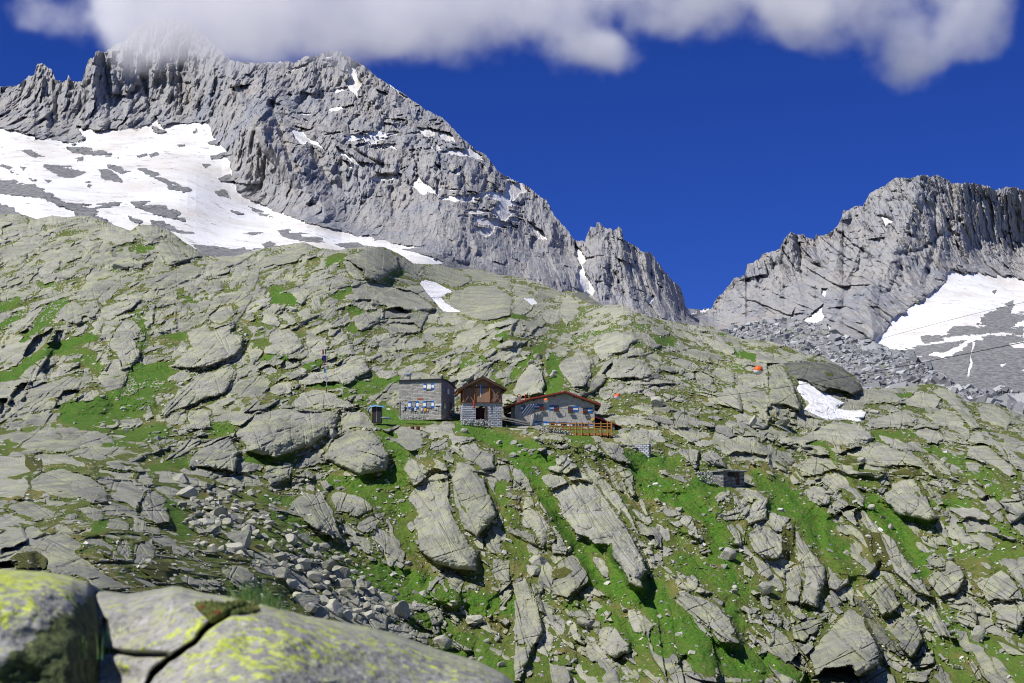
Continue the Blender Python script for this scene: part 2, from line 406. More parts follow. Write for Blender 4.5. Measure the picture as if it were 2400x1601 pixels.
 ('T4','1270 640 1400 600 1560 600 1620 700 1560 760 1470 750 1400 690',.9,.5,-20,.7),
 ('T4','1580 600 1700 640 1780 710 1640 720 1600 660',.6,.5,-30,.6),
 ('T4','640 860 780 780 1060 770 1300 800 1440 900 1580 1060 1480 1040 1340 960 1160 960 1000 1020 830 1000 820 960 900 910 820 880',.9,.5,-15,.7),
 ('T4','1240 710 1360 710 1460 790 1600 900 1660 980 1780 1100 1700 1080 1560 1020 1520 930 1420 820',.9,.4,-42,.6),
 ('T4','1650 770 1720 740 1980 740 2080 800 2200 900 2300 1000 2310 1110 2200 1080 2080 980 1950 870 1830 860 1840 780',.9,.6,-35,.65),
 ('T4','1760 920 1820 880 1940 900 2040 980 2140 1090 2160 1150 2060 1130 1960 1080 1840 1020',.9,.4,-40,.4),
 ('T4','260 960 300 880 440 840 540 850 620 900 660 980 540 1000 440 1030 320 1050 270 1000',.8,.4,-30,.5),
 ('T4','240 1160 360 1070 460 1070 560 1000 660 980 740 1060 860 1200 930 1290 1000 1400 1130 1567 1000 1567 880 1400 780 1250 640 1160 600 1200 500 1100 330 1170',.9,.3,-50,.7),
 ('T4','300 1190 400 1120 500 1120 560 1180 600 1260 560 1310 460 1320 360 1290',1.0,.5,-20,.6),
 ('T4','930 1270 1060 1210 1130 1120 1250 1060 1350 1080 1450 1200 1560 1430 1480 1450 1380 1430 1200 1400 1110 1320 1000 1290',1.1,.6,-35,.7),
 ('T4','1370 1080 1460 1080 1560 1160 1640 1300 1590 1320 1640 1400 1550 1350 1450 1200',.9,.2,-55,.2),
 ('T4','1920 1280 2000 1220 2100 1230 2180 1320 2160 1400 2200 1500 2120 1470 2000 1340',.9,.5,-40,.4),
 ('T4','1760 1460 1820 1420 2000 1440 2200 1530 2200 1567 1820 1567',.8,.4,-20,.3),
 ('T4','1690 1160 1780 1140 1930 1220 1900 1260 1780 1240',.7,.5,-25,.5),
 ('T4','0 1290 60 1300 160 1380 270 1440 200 1460 140 1567 0 1567',.9,.6,-40,.7),
 ('T4','540 1440 680 1370 720 1480 620 1490',.7,.2,20,.6),
 ('T4','670 1350 740 1310 820 1330 760 1350 700 1380',.8,.2,15,.5),
 ('T4','780 1370 840 1340 960 1567 880 1567 800 1450',.8,.2,-60,.6),
 ('T4','0 100 0 0 120 0 200 150 280 280 310 400 290 430 160 400 30 370',1.2,.3,-55,.3),
 ('T4','0 400 60 420 80 480 20 500 0 490',.8,.4,0,.3),
 ('T4','30 550 100 520 200 560 200 590 100 600',1.0,.4,0,.7),
 ('T4','150 0 640 0 760 110 840 200 870 250 780 290 740 285 560 240 480 275 420 235 340 165 250 160 180 100',1.3,.35,-30,.06),  # steep cliff in shade: the low tint darkens its rock
 ('T4','1850 330 1900 305 1940 350 1900 370',1.2,.2,0,.15),
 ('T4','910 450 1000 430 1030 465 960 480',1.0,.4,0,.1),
 ('T4','230 520 260 460 360 490 520 540 420 600 280 600',.7,.3,-35,.5),
 ('T7','240 460 370 400 500 470 530 530 440 560 330 610 290 560',.9,.3,-10,.8),
 ('T7','300 390 400 250 470 240 640 340 600 380 500 430 430 430',.9,.5,-30,.8),
 ('T7','500 470 560 380 640 370 690 440 680 500 580 520',.7,.4,-20,.7),
 ('T7','330 620 520 530 640 500 760 530 900 700 1000 840 1100 1000 1200 1200 1240 1320 1180 1400 1230 1490 1160 1490 1060 1440 1000 1300 920 1200 860 1100 760 1120 700 1040 600 1000 500 900 410 750',1.6,.5,-60,.8),
 ('T7','620 280 680 280 740 370 880 500 1000 640 1080 760 1180 980 1180 1010 1060 850 900 680 740 500 640 370',1.3,.5,-60,.7),
 ('T7','780 320 900 320 1060 370 1130 440 1140 620 1100 640 1040 500 960 440 1000 600 940 560 860 420',1.0,.4,-60,.5),
 ('T7','640 150 740 130 780 180 840 280 780 260 720 240 670 220',.9,.4,-30,.5),
 ('T7','780 140 920 130 1000 180 1070 250 1100 330 1150 400 1060 370 960 310 880 290 820 240',1.2,.5,-55,.4),
 ('T7','230 250 330 200 480 200 380 270 280 280',.6,.6,10,.6),
 ('T7','300 160 420 140 520 160 590 250 480 220 370 190',.6,.5,-30,.6),
 ('T7','180 80 300 60 470 80 500 120 380 140 200 110',.6,.5,5,.5),
 ('T7','100 70 160 30 220 50 180 100 130 100',.8,.3,0,.6),
 ('T7','0 240 60 330 200 540 330 740 420 900 520 1140 500 1180 380 1180 360 1100 390 1040 340 900 260 800 160 640 0 520',1.4,.25,-60,.6),
 ('T7','80 640 170 620 260 760 340 900 340 1030 280 1130 230 1060 200 970 100 960 60 880',1.1,.6,-60,.75),
 ('T7','0 480 60 520 100 560 20 600 0 590',.8,.4,-40,.5),
 ('T7','370 1390 420 1270 520 1190 600 1190 680 1290 740 1400 700 1440 600 1500 500 1567 350 1567',1.2,.2,-50,.25),
 ('T7','620 1500 720 1420 800 1490 940 1560 900 1567 620 1567',.9,.4,-25,.5),
 ('T7','0 1410 40 1440 110 1330 160 1380 190 1567 0 1567',1.3,.2,-80,.5),
 ('T7','1260 590 1310 555 1380 700 1370 720 1300 690',.8,.3,-65,.7),
 ('T7','1310 440 1400 450 1480 500 1590 590 1560 610 1450 540 1340 480',.8,.3,-35,.6),
 ('T7','1420 780 1560 740 1660 820 1720 960 1740 1040 1640 1040 1500 960 1430 880',.8,.4,-40,.9),
 ('T7','1700 860 1770 940 1840 1020 1770 1030 1730 970',.7,.3,-45,.7),
 ('T7','1380 740 1500 740 1580 800 1540 830 1440 860 1380 800',.7,.2,0,.4),
 ('T7','1660 1140 1840 1060 1890 1160 1860 1200 1760 1180',.8,.2,10,.3),
 ('T7','1900 1100 1960 1065 2020 1090 2060 1170 2030 1190 1920 1140',1.2,.1,-30,.6),
 ('T7','1340 1130 1400 1080 1520 1150 1460 1180 1380 1160 1240 1180 1280 1220 1380 1230 1380 1140',.6,.3,-20,.6),
 ('T7','1420 1230 1460 1170 1540 1180 1580 1270 1500 1270',.8,.2,-40,.4),
 ('T7','1490 1390 1520 1290 1640 1290 1700 1380 1720 1470 1860 1540 1780 1560 1560 1500 1490 1450',1.0,.4,-35,.6),
 ('T7','1360 1290 1400 1260 1480 1320 1470 1370',.9,.2,-40,.7),
 ('T7','1230 1010 1290 1000 1330 1090 1260 1100',.9,.2,-50,.5),
 ('T7','1700 740 1780 650 1900 580 2020 560 1960 700 1880 760 1860 700 1780 690',.8,.4,30,.6),
 ('T7','1870 800 1960 760 2080 750 2110 820 2040 870 1950 900 1880 860',.8,.3,0,.6),
 ('T7','2060 590 2240 550 2351 640 2351 860 2240 870 2180 900 2120 840 2180 760 2230 680 2140 700',1.0,.5,-50,.7),
 ('T7','2160 990 2280 960 2351 920 2351 1200 2280 1200 2240 1160',1.0,.5,-60,.7),
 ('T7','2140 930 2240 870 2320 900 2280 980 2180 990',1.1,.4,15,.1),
 ('T7','1520 220 1620 180 1720 210 1700 380 1660 380 1560 280',1.0,.2,-70,.35),
 ('T7','1760 240 1840 200 1900 240 1960 330 1980 380 1840 370 1740 320',.9,.3,-40,.5),
 ('T7','1940 280 2060 230 2351 260 2351 330 2100 330',.5,.5,0,.9),
 ('T7','1430 340 1460 320 1490 350 1440 360',.9,.3,0,.8),
 ('T7','1430 390 1500 370 1520 400 1480 420',.9,.3,0,.8),
 ('T7','1530 380 1580 380 1640 440 1690 490 1600 470',.7,.3,-40,.6),
 ('T7','1720 590 1760 550 1810 560 1810 590',1.2,.5,0,.7),
 ('Q4','0 1100 60 1070 100 1150 140 1340 110 1400 60 1500 50 1568 0 1568',1.3,.3,-80,.5),
 ('Q4','400 1330 440 1300 490 1300 550 1380 540 1430 470 1455 400 1410',1.2,.8,-30,.8),
 ('Q4','410 1240 450 1210 480 1250 540 1380 480 1310 420 1290',.9,.3,-60,.7),
 ('Q4','1290 850 1330 870 1370 960 1440 1040 1440 1120 1400 1220 1320 1200 1340 1080 1290 950',1.2,.6,-65,.6),
 ('Q4','1250 1060 1330 1010 1340 1080 1320 1200 1260 1190',1.0,.4,-70,.55),
 ('Q4','1080 890 1140 830 1250 900 1265 960 1220 1000 1130 990',1.0,.3,-60,.6),
 ('Q4','1560 770 1640 760 1760 900 1900 1140 1930 1180 1850 1150 1760 1060 1650 960 1640 880',1.1,.2,-52,.6),
 ('Q4','1880 1220 1920 1190 2040 1370 1960 1370 1900 1290',1.0,.15,-55,.6),
 ('Q4','1350 1440 1450 1330 1550 1220 1620 1250 1690 1420 1680 1480 1600 1540 1480 1568 1400 1540',1.3,.4,30,.45),
 ('Q4','1590 1120 1700 1080 1780 1200 1740 1250 1700 1260 1640 1180',1.1,.1,-55,.2),
 ('Q4','1700 1270 1840 1260 1890 1370 1830 1450 1780 1440 1700 1330',1.0,.1,-50,.15),
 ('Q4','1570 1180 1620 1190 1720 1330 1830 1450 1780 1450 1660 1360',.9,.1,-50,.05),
 ('Q4','1280 1310 1390 1260 1460 1240 1400 1330 1340 1380 1290 1370',1.0,.3,25,.15),
 ('Q4','730 1190 800 1150 920 1200 1000 1260 1050 1390 960 1390 860 1330 810 1260',1.0,.2,-40,.6),
 ('Q4','1900 1100 1950 1030 2020 1000 2080 1080 2050 1160 1960 1170',1.1,.3,-50,.5),
 ('Q4','2110 1100 2250 1040 2349 1150 2349 1200 2230 1180 2180 1190',1.0,.3,-40,.6),
 ('Q4','1870 1000 1910 985 1970 1000 1980 1040 1900 1050',1.0,.3,-10,.4),
 ('Q4','2200 1200 2310 1190 2349 1280 2320 1330 2220 1300',1.1,.6,-20,.6),
 ('Q4','2010 1240 2080 1250 2140 1290 2140 1330 2060 1320',1.0,.4,-20,.6),
 ('Q4','2100 1320 2150 1320 2178 1350 2160 1390 2110 1370',1.1,.4,0,.6),
 ('Q4','1980 1200 2060 1180 2110 1210 2110 1250 2000 1230',.9,.2,-5,.5),
 ('Q4','2090 1440 2110 1440 2180 1568 2120 1568',1.0,.2,-60,.6),
 ('Q4','1350 1568 1430 1500 1560 1490 1600 1568',.9,.3,-20,.1),
 ('Q4','1820 1500 1880 1450 1940 1400 1950 1470 1900 1500',1.0,.3,0,.5),
 ('Q4','1800 1510 1940 1500 1900 1568 1800 1568',.9,.2,-10,.5),
 ('Q4','940 1535 1110 1540 1140 1550 1140 1568 950 1568',.9,.1,0,.4),
 ('Q4','1140 1250 1200 1225 1240 1280 1230 1320 1170 1290',.9,.3,-10,.5),
 ('Q4','1120 1110 1160 1090 1185 1140 1150 1160',1.2,.1,-20,.4),
 ('Q4','1080 1160 1110 1120 1150 1160 1100 1170',1.0,.2,20,.6),
 ('Q4','1275 1470 1320 1430 1350 1470 1380 1530 1320 1500',.9,.2,-40,.5),
 ('Q4','240 1350 270 1280 290 1275 330 1400 290 1380',.9,.3,-70,.7),
 ('Q4','760 1480 800 1430 840 1480 830 1520 780 1520',1.1,.3,10,.5),
 ('Q4','310 1275 400 1280 405 1310 330 1310',1.1,.5,0,.3),
 ('Q4','180 1430 270 1430 280 1475 190 1470',1.0,.3,5,.5),
 ('Q4','1100 1480 1150 1470 1170 1510 1110 1500',.8,.2,-20,.9),
 ('Q4','1050 1360 1100 1380 1140 1410 1090 1410',.8,.2,-30,.9),
 ('Q3','2230 1280 2240 1200 2290 1150 2349 1110 2349 1180 2300 1260',.9,.3,50,.6),
 ('Q3','2250 1050 2260 990 2349 990 2349 1110 2270 1100',.9,.4,-50,.5),
 ('Q3','2130 1280 2170 1250 2200 1265 2195 1300 2150 1305',1.1,.5,0,.8),
 ('Q3','1995 1370 2030 1340 2065 1380 2060 1405 2010 1400',1.0,.4,-30,.6),
 ('Q3','2220 900 2260 860 2300 930 2320 980 2240 980',.8,.3,-60,.4),
 ('T8','0 340 130 330 260 230 480 190 700 230 760 320 700 380 900 480 1100 620 1300 700 900 700 700 600 500 560 430 520 440 430 360 350 150 370 0 400',.8,.5,-28,.4),
 ('T8','760 230 900 210 1060 290 1050 370 1070 430 940 330 800 300',.8,.6,-30,.5),
 ('T8','1060 260 1200 240 1230 400 1150 440 1060 370',.9,.3,-50,.3),
 ('T8','1220 290 1400 240 1450 330 1440 420 1360 450 1280 500 1210 480',.9,.4,-40,.35),
 ('T8','1370 220 1500 210 1600 270 1760 370 1990 500 1960 550 1850 500 1740 440 1560 400 1470 310',.9,.6,-30,.5),
 ('T8','940 440 1090 490 1060 510 960 470',1.3,.1,-20,.3),
 ('T8','1560 410 1700 430 1780 500 1740 530 1600 470',1.3,.1,-15,.7),
 ('T8','1530 560 1640 590 1650 620 1560 650 1530 600',1.2,.1,0,.7),
 ('T8','1640 580 1760 560 2000 620 2160 740 1800 740 1660 640',.7,.3,-30,.5),
 ('T8','2000 470 2200 480 2351 560 2351 700 2200 740 2100 640 2020 560',.9,.4,-40,.3),
 ('T8','0 460 110 440 170 480 130 520 0 520',.8,.5,0,.5),
 ('T8','1100 560 1200 500 1420 640 1540 680 1330 700',.6,.3,-35,.4),
]
GREEN = [ # (tile, path, half width px photo, strength)
 ('T1','120 1560 300 1420 560 1300 860 1210',10,1),('T1','0 1130 200 990',8,.7),('T1','360 1120 440 1000 560 900',14,.9),('T1','200 1260 340 1140',8,.7),
 ('T1','20 950 150 870',12,.6),('T1','1290 400 1380 390',9,.6),('T1','1240 1540 1500 1500',16,.9),('T1','560 1340 800 1400 900 1480',16,.5),('T1','1250 1000 1330 1150 1300 1290',12,.5),
 ('T1','380 740 540 760',9,.5),('T1','920 650 1060 610',8,.5),('T1','1660 830 1780 880',12,.35),('T1','1570 1220 1680 1200',8,.6),('T1','2351 1300 2200 1450',14,.4),
 ('T5','0 100 150 60 250 0',9,1),('T5','650 430 900 420 1100 300 1250 200 1420 60',26,1.1),('T5','1480 60 1300 300 1060 420 800 470',30,.6),('T5','1000 700 1400 600 1500 600',22,.5),('T5','400 590 500 560',12,.5),
 ('T5','1400 930 1700 880',16,.5),('T5','1560 1300 1700 1500',24,.6),('T5','880 1480 950 1450',12,.8),('T5','1960 580 2100 560',14,.6),('T5','300 600 200 690 20 700',20,.3),
 ('T2','200 520 340 570',18,.9),('T2','680 230 760 200',14,.6),('T2','860 640 940 680',8,.7),('T2','740 540 860 460',10,.6),('T2','820 1330 1290 1300',12,.7),('T2','820 1400 1200 1370',14,.5),
 ('T2','470 1180 600 1130',8,.8),('T2','60 1090 260 1090',8,.6),('T2','480 1350 760 1350',6,.7),('T2','1900 1150 2150 1060 2250 950',12,.5),('T2','960 1490 1000 1480',10,.5),('T2','1200 370 1330 310',14,.5),
 ('T2','0 620 60 940',14,.3),('T2','860 800 900 840',8,.5),('T2','760 1080 820 1060',8,.5),('T2','2230 850 2280 900',10,.6),('T2','2200 1260 2300 1260',10,.5),
 ('T3','370 950 400 1100 380 1220',18,.7),('T3','0 1100 140 960 300 800',10,.55),('T3','640 480 560 640 300 760',14,.3),('T3','1350 770 1470 790',12,.55),('T3','2060 890 2220 930',9,.8),('T3','1920 720 1950 740',5,.6),
 ('T3','530 810 700 720 920 670',7,.5),('T3','1140 650 1250 650',6,.6),('T3','1100 800 1180 810',7,.6),('T3','30 550 100 540',8,.6),('T3','1990 990 2100 1050',12,.4),
 ('T4','980 680 1340 670',12,.45),('T4','540 790 640 900 900 920',13,.45),('T4','1480 770 1700 880 1950 1000 2100 1200',18,.5),('T4','1210 300 1300 290',8,.6),('T4','1500 1290 1800 1300',12,.6),
 ('T4','100 1160 250 1200',9,.9),('T4','100 1290 400 1400 500 1500',30,.9),('T4','960 1310 1150 1500 1250 1560',22,.95),('T4','1120 1420 1500 1460',12,.8),('T4','350 740 530 740',5,.6),('T4','780 1080 900 1180',14,.35),
 ('T4','1700 1500 2351 1540',16,.4),('T4','2200 1200 2300 1000',10,.3),
 ('T7','0 240 120 380 260 560 380 780 500 1000 650 1180 760 1400 900 1500',13,1.0),('T7','100 260 350 330',16,.9),('T7','0 200 200 180',16,.9),('T7','560 100 700 110',14,.6),('T7','1100 270 1400 330 1500 330',16,.9),
 ('T7','1180 380 1240 520 1400 580 1600 680 1750 560 1900 540',26,.95),('T7','1600 700 1800 820 1900 1000 1880 1100',18,.9),('T7','1860 1200 2050 1210',16,1),('T7','1560 960 1560 1050',14,.4),('T7','1600 1250 1850 1380 2100 1500',30,.6),
 ('T7','1980 1300 2060 1460',14,.9),('T7','640 1100 900 1120 1000 1420',14,.8),('T7','2240 420 2351 600',14,.6),('T7','60 1100 200 1280',20,.4),('T7','300 420 230 480',5,.5),('T7','1000 1460 1200 1540',16,.8),
 ('Q4','1230 690 1350 800 1380 880 1500 960',30,.75),('Q4','1370 850 1500 1000 1560 1080',28,.35),('Q4','480 1130 650 1180 780 1300 900 1400 1100 1500',32,.85),('Q4','430 1250 560 1350 700 1400',26,.7),('Q4','850 1450 1120 1500',26,1),
 ('Q4','1650 760 1750 820 1880 1000',22,.8),('Q4','1900 960 2300 960',22,.4),('Q4','2000 1280 2080 1380 2349 1500',34,.5),('Q4','1950 1400 2100 1560',24,.4),('Q4','600 1200 700 1200',14,.6),('Q4','250 1200 400 1220',14,.4),
 ('Q4','100 1450 400 1530 700 1500',34,.35),('Q4','1180 1460 1350 1560',16,.7),('Q4','1000 1230 1060 1300',14,.7),('Q4','1850 1080 1900 1060',10,.7),('Q4','930 700 1010 1000',16,.5),('Q4','640 1380 840 1440',18,.5),
 ('Q3','1640 650 1850 630',20,.7),('Q3','1850 540 1780 440 1740 340',20,.6),('Q3','1140 530 1330 535',10,.7),('Q3','1750 320 1830 360 2000 350',16,.8),('Q3','2120 390 2349 480',16,.85),('Q3','2280 640 2349 800',20,.5),
 ('Q3','1740 1040 2000 1150',28,.8),('Q3','1780 1150 2349 1220',26,.8),('Q3','2050 1440 2349 1500',30,.6),('Q3','1200 900 1400 900 1600 1000',26,.35),('Q3','900 1180 1300 1280',20,.3),('Q3','1650 700 1850 760',26,.5),('Q3','1900 1250 2200 1400',26,.5),
 ('T6','700 100 960 130',9,.7),('T6','1100 500 860 450',12,.6),('T6','1500 300 2000 320 2100 200',14,.6),('T6','950 620 1200 720',14,.6),('T6','1700 1150 2250 1350',26,.7),('T6','2100 650 2200 900',20,.35),
]
MOSS = [ # (tile, outline): dark moss / olive turf cushions lying on the slabs
 ('T8','60 430 160 370 330 350 440 430 430 520 160 520'),('T8','1280 530 1370 440 1540 450 1620 530 1540 560 1560 670 1420 620'),('T8','880 320 1000 330 1070 420 1060 460 950 400'),
 ('T8','1480 320 1580 300 1590 390'),('T8','1780 340 2200 390 2290 440 2060 430'),('T8','780 400 930 440 910 470 820 440'),('T8','1110 540 1200 590 1390 690 1250 660'),
('T5','230 810 390 850 380 950 280 960 220 900'),('T6','220 930 640 990 700 1040 300 970'),('T4','620 890 820 880 900 920 700 930'),
 ('T4','1340 960 1440 1030 1400 1040 1000 1020'),('T4','1120 1220 1250 1185 1180 1200'),('T4','760 1050 900 1160 920 1200 800 1130'),('T4','1730 770 1840 770 1800 800'),('T4','510 80 600 90 600 130 540 130'),
 ('Q4','1240 850 1300 820 1290 960 1310 1020 1240 1000'),('Q4','1600 870 1690 880 1760 1060 1680 1050'),('T7','740 310 800 320 890 440 860 450 770 370'),('T7','360 1330 480 1280 560 1320 480 1390 380 1400'),
 ('T7','340 880 400 1020 350 1050'),
]
SNOW_HILL = [('T2','1500 400 1550 375 1650 400 1800 480 1700 540 1740 590 1880 668 1720 665 1660 600 1560 490'),('T3','105 388 190 385 232 435 180 452'),
 ('T4','270 150 345 155 430 220 620 330 710 370 650 400 640 425 740 440 850 430 895 455 880 510 840 540 700 520 620 525 540 530 440 480 330 430 380 370 300 300 265 240 285 200')]
SKY_HILL = L('-160 500 0 503 51 503 87 513 122 505 153 510 209 505 225 513 265 526 306 541 327 526 357 528 398 541 424 561 449 577 475 597 510 602 551 600 592 587 653 577 710 567 750 582 796 587 817 582 868 577 903 579 934 595 970 618 1021 620 1072 630 1123 630 1164 643 1200 648 1231 653 1277 669 1317 684 1345 682 1368 687 1404 710 1414 716 1460 715 1486 730 1527 743 1588 755 1634 763 1670 766 1700 781 1740 795 1800 800 1850 812 1890 831 1932 837 1962 854 1992 875 2013 890 2023 914 2057 908 2096 911 2123 905 2182 899 2212 905 2251 929 2266 941 2296 942 2331 947 2370 962 2400 974 2560 1000')
SKY_MOR = L('1560 790 1640 780 1690 776 1705 771 1740 764 1787 756 1828 761 1869 761 1915 776 1959 785 1998 798 2054 816 2087 825 2138 837 2176 866 2212 896 2251 914 2296 923 2349 929 2400 947 2560 980')
SKY_MTN = L('-160 225 0 204 41 199 66 179 80 172 86 151 107 151 112 160 122 163 131 190 156 191 160 178 167 189 192 189 204 148 209 135 217 138 225 117 235 120 250 120 262 113 273 100 291 97 301 84 327 62 357 45 400 38 434 50 470 78 510 110 541 142 567 144 612 147 669 143 684 147 715 134 740 128 770 120 791 118 817 133 858 158 888 184 944 219 995 255 1036 276 1062 301 1087 327 1113 352 1138 362 1169 403 1200 419 1231 434 1277 467 1297 500 1323 531 1348 564 1371 564 1376 546 1384 531 1396 533 1399 520 1412 528 1424 536 1445 541 1448 531 1458 535 1461 560 1475 568 1491 579 1506 590 1522 586 1537 607 1552 628 1578 658 1593 669 1601 694 1608 722 1624 725 1644 725 1670 720 1680 699 1700 679 1721 653 1746 646 1751 620 1777 607 1792 592 1828 582 1838 559 1853 545 1884 551 1908 561 1912 549 1940 551 1961 531 1973 510 1976 493 1988 492 2007 480 2022 485 2037 454 2068 436 2098 419 2139 416 2160 407 2180 413 2193 409 2236 431 2282 429 2333 444 2374 436 2400 444 2560 470')
HILL_R = [(-120,500,470),(0,503,450),(200,505,440),(330,526,420),(475,597,400),(710,567,420),(868,577,430),(1000,620,520),(1150,640,600),(1300,690,540),(1404,712,470),(1460,720,400),(1600,760,400),(1740,800,385),(1900,835,350),(2010,900,335),(2123,905,350),(2250,930,340),(2400,975,335),(2540,1000,335),
 (0,700,350),(300,700,340),(600,700,345),(900,700,365),(1200,740,350),(1450,760,350),(0,850,280),(300,850,285),(600,850,290),(800,850,292),(-120,850,280),
 (1000,860,296),(1200,860,296),(1400,860,298),(1000,900,280),(1300,900,280),(860,1005,243),(950,995,245),(1100,1000,244),(1250,1012,243),(1400,1022,242),(950,960,263),(1100,965,263),(1250,975,262),(1400,975,264),
 (1500,940,272),(1600,900,292),(1750,870,315),(1900,950,290),(0,1000,215),(300,1000,225),(600,950,252),(700,1000,242),(1600,1050,245),(1690,1140,227),(1710,1100,237),(1900,1000,275),(2100,1000,282),(2400,1060,262),(2200,1150,237),
 (-120,1150,145),(0,1150,150),(200,1150,150),(450,1150,185),(700,1150,215),(1000,1200,220),(1400,1200,220),(1800,1250,215),(2300,1250,215),(2540,1250,215),
 (0,1300,108),(250,1300,112),(450,1350,128),(600,1350,150),(750,1350,180),(1000,1400,196),(1400,1400,198),(1900,1450,195),(2400,1450,190),
 (0,1450,84),(400,1500,95),(700,1500,140),(1000,1600,170),(1400,1600,175),(1900,1600,175),(2400,1600,172),(-120,1700,60),(800,1700,120),(1500,1700,150),(2540,1700,145)]
ORI = [(300,800,40),(600,700,45),(900,750,35),(200,600,20),(1100,800,38),(1400,800,35),(1700,900,-30),(2100,1000,-25),(1000,1200,-65),(1400,1250,-60),(1800,1300,-58),(2100,1300,-55),(2350,1400,-50),(300,1300,-20),(100,1100,-10),(650,1000,20),(700,1300,-20),(1500,700,-15),(1300,1000,0),(50,900,40)]
# ---------------------------------------------------------------- hillside raster (photo pixels -> relief in metres)
ST = 1.4
US = np.arange(-110, 2512, ST); VS = np.arange(484, 1690, ST)
U, V = np.meshgrid(US.astype(F32), VS.astype(F32))
NW, NH = len(US), len(VS)
_cu = np.arange(-160, 2600, 20.); _cv = np.arange(440, 1740, 20.)
_CU, _CV = np.meshgrid(_cu, _cv)
fitR = tps_fit([(a, b) for a, b, c in HILL_R], [math.log(c) for a, b, c in HILL_R], 2e-3)
R0 = np.exp(upsample(tps_eval(fitR, _CU, _CV), _cu, _cv, US, VS))
th0 = upsample(idw(ORI, _CU, _CV), _cu, _cv, US, VS)
MPP = R0 / FPX
DX, DZ = dirs(U, V)
WX = DX * R0; WZ = DZ * R0 + .05 * R0
H = np.zeros_like(U) - 1.0
TINT = np.full_like(U, .5)

def win(u0, v0, u1, v1):
    i0 = max(0, int((u0 - US[0]) / ST)); i1 = min(NW, int((u1 - US[0]) / ST) + 2)
    j0 = max(0, int((v0 - VS[0]) / ST)); j1 = min(NH, int((v1 - VS[0]) / ST) + 2)
    return j0, j1, i0, i1

def joints(a, b, La, Lb, R, strength, wpx):
    """cracks and small steps along (b = const) and across (a = const) the rock"""
    h = np.zeros_like(a)
    n = R.integers(1, 4) if Lb > 14 else R.integers(0, 2)
    for _ in range(n):
        c = R.uniform(-.8, .8) * Lb; sl = R.uniform(-.18, .18)
        d = b - c - a * sl - wpx * 1.6 * vn(a / (La * .35 + 4), b * 0 + c, 3)
        h -= strength * R.uniform(.5, 1.2) * np.exp(-(d / wpx) ** 2)
        h += strength * R.uniform(-.7, .7) * np.tanh(d / wpx)
    n = R.integers(1, 4) if La > 20 else R.integers(0, 2)
    for _ in range(n):
        c = R.uniform(-.85, .85) * La; sl = R.uniform(-.5, .5)
        d = a - c - b * sl - wpx * 1.6 * vn(b / (Lb * .5 + 4), a * 0 + c, 4)
        m = (np.tanh((b * R.choice([-1, 1]) + Lb * R.uniform(-.3, 1)) / 6) * .5 + .5)
        h -= strength * R.uniform(.3, 1.1) * np.exp(-(d / wpx) ** 2) * m
        h += strength * R.uniform(-.5, .5) * np.tanh(d / wpx) * m
    return h

def rand_stamp(u0, v0, A, B, ang, hf, soft, R, tint):
    r = max(A, B) * 1.25
    j0, j1, i0, i1 = win(u0 - r, v0 - r, u0 + r, v0 + r)
    if j1 - j0 < 3 or i1 - i0 < 3: return
    x = U[j0:j1, i0:i1] - u0; y = V[j0:j1, i0:i1] - v0
    k = math.radians(ang); ca, sa = math.cos(k), -math.sin(k)
    wv = .1 * B
    nx = vn(x / (B * .5 + 3) + u0, y / (B * .5 + 3) + v0, 1) * wv
    a = x * ca + y * sa + nx; b = -x * sa + y * ca + nx * .7
    d = np.full(a.shape, 1e9, F32)
    n = R.integers(5, 9); ph = R.uniform(0, 6.28)
    for i in range(n):
        t = ph + (i + R.uniform(-.3, .3)) * 6.283 / n
        rr = R.uniform(.72, 1.05)
        d = np.minimum(d, (rr - (a / A * math.cos(t) + b / B * math.sin(t))) * B)
    dn = np.clip(d / (B * .8), 0, 1)
    mp = float(MPP[min(NH - 1, max(0, (j0 + j1) // 2)), min(NW - 1, max(0, (i0 + i1) // 2))])
    Hm = hf * B * mp
    e = 3.0
    h = Hm * ((1 - soft) * np.clip(d / e, 0, 1) * .55 + soft * np.sqrt(np.clip(1 - (1 - dn) ** 2, 0, 1)))
    if B > 7: h = h * np.clip(.62 + R.uniform(.2, .5) * x / A + R.uniform(.1, .6) * y / A, 0.02, 1.6)
    fc, _ = facet(a / (A * .5) + u0, b / (B * .6) + v0, int(u0) % 40, 1.2, .3)
    h += Hm * .35 * fc
    if B > 6: h += joints(a, b, A, B, R, min(.45, .12 * Hm + .06), 1.6)
    h = np.where(d > 0, h + .12, -5)
    T = H[j0:j1, i0:i1]
    m = h > T
    T[m] = h[m]; TINT[j0:j1, i0:i1][m] = tint
R = np.random.default_rng(5)
# how rocky a place is
dens = fbm(WX / 28, WZ / 16, 3, 2) * .5 + .5
GM = np.zeros_like(U)
wob = fbm(WX / 3.0, WZ / 2.2, 4, 1)
for (tile, s, hw, st) in GREEN:
    pl = tr(tile, L(s)); xs = [p[0] for p in pl]; ys = [p[1] for p in pl]
    j0, j1, i0, i1 = win(min(xs) - 3 * hw, min(ys) - 3 * hw, max(xs) + 3 * hw, max(ys) + 3 * hw)
    d = line_dist(pl, U[j0:j1, i0:i1], V[j0:j1, i0:i1])
    g = st * np.clip(1.5 - (d / hw) + .55 * wob[j0:j1, i0:i1], 0, 1)
    GM[j0:j1, i0:i1] = np.maximum(GM[j0:j1, i0:i1], g)
def rasterval(A, u, v):
    i = int(np.clip((u - US[0]) / ST, 0, NW - 1)); j = int(np.clip((v - VS[0]) / ST, 0, NH - 1))
    return float(A[j, i])
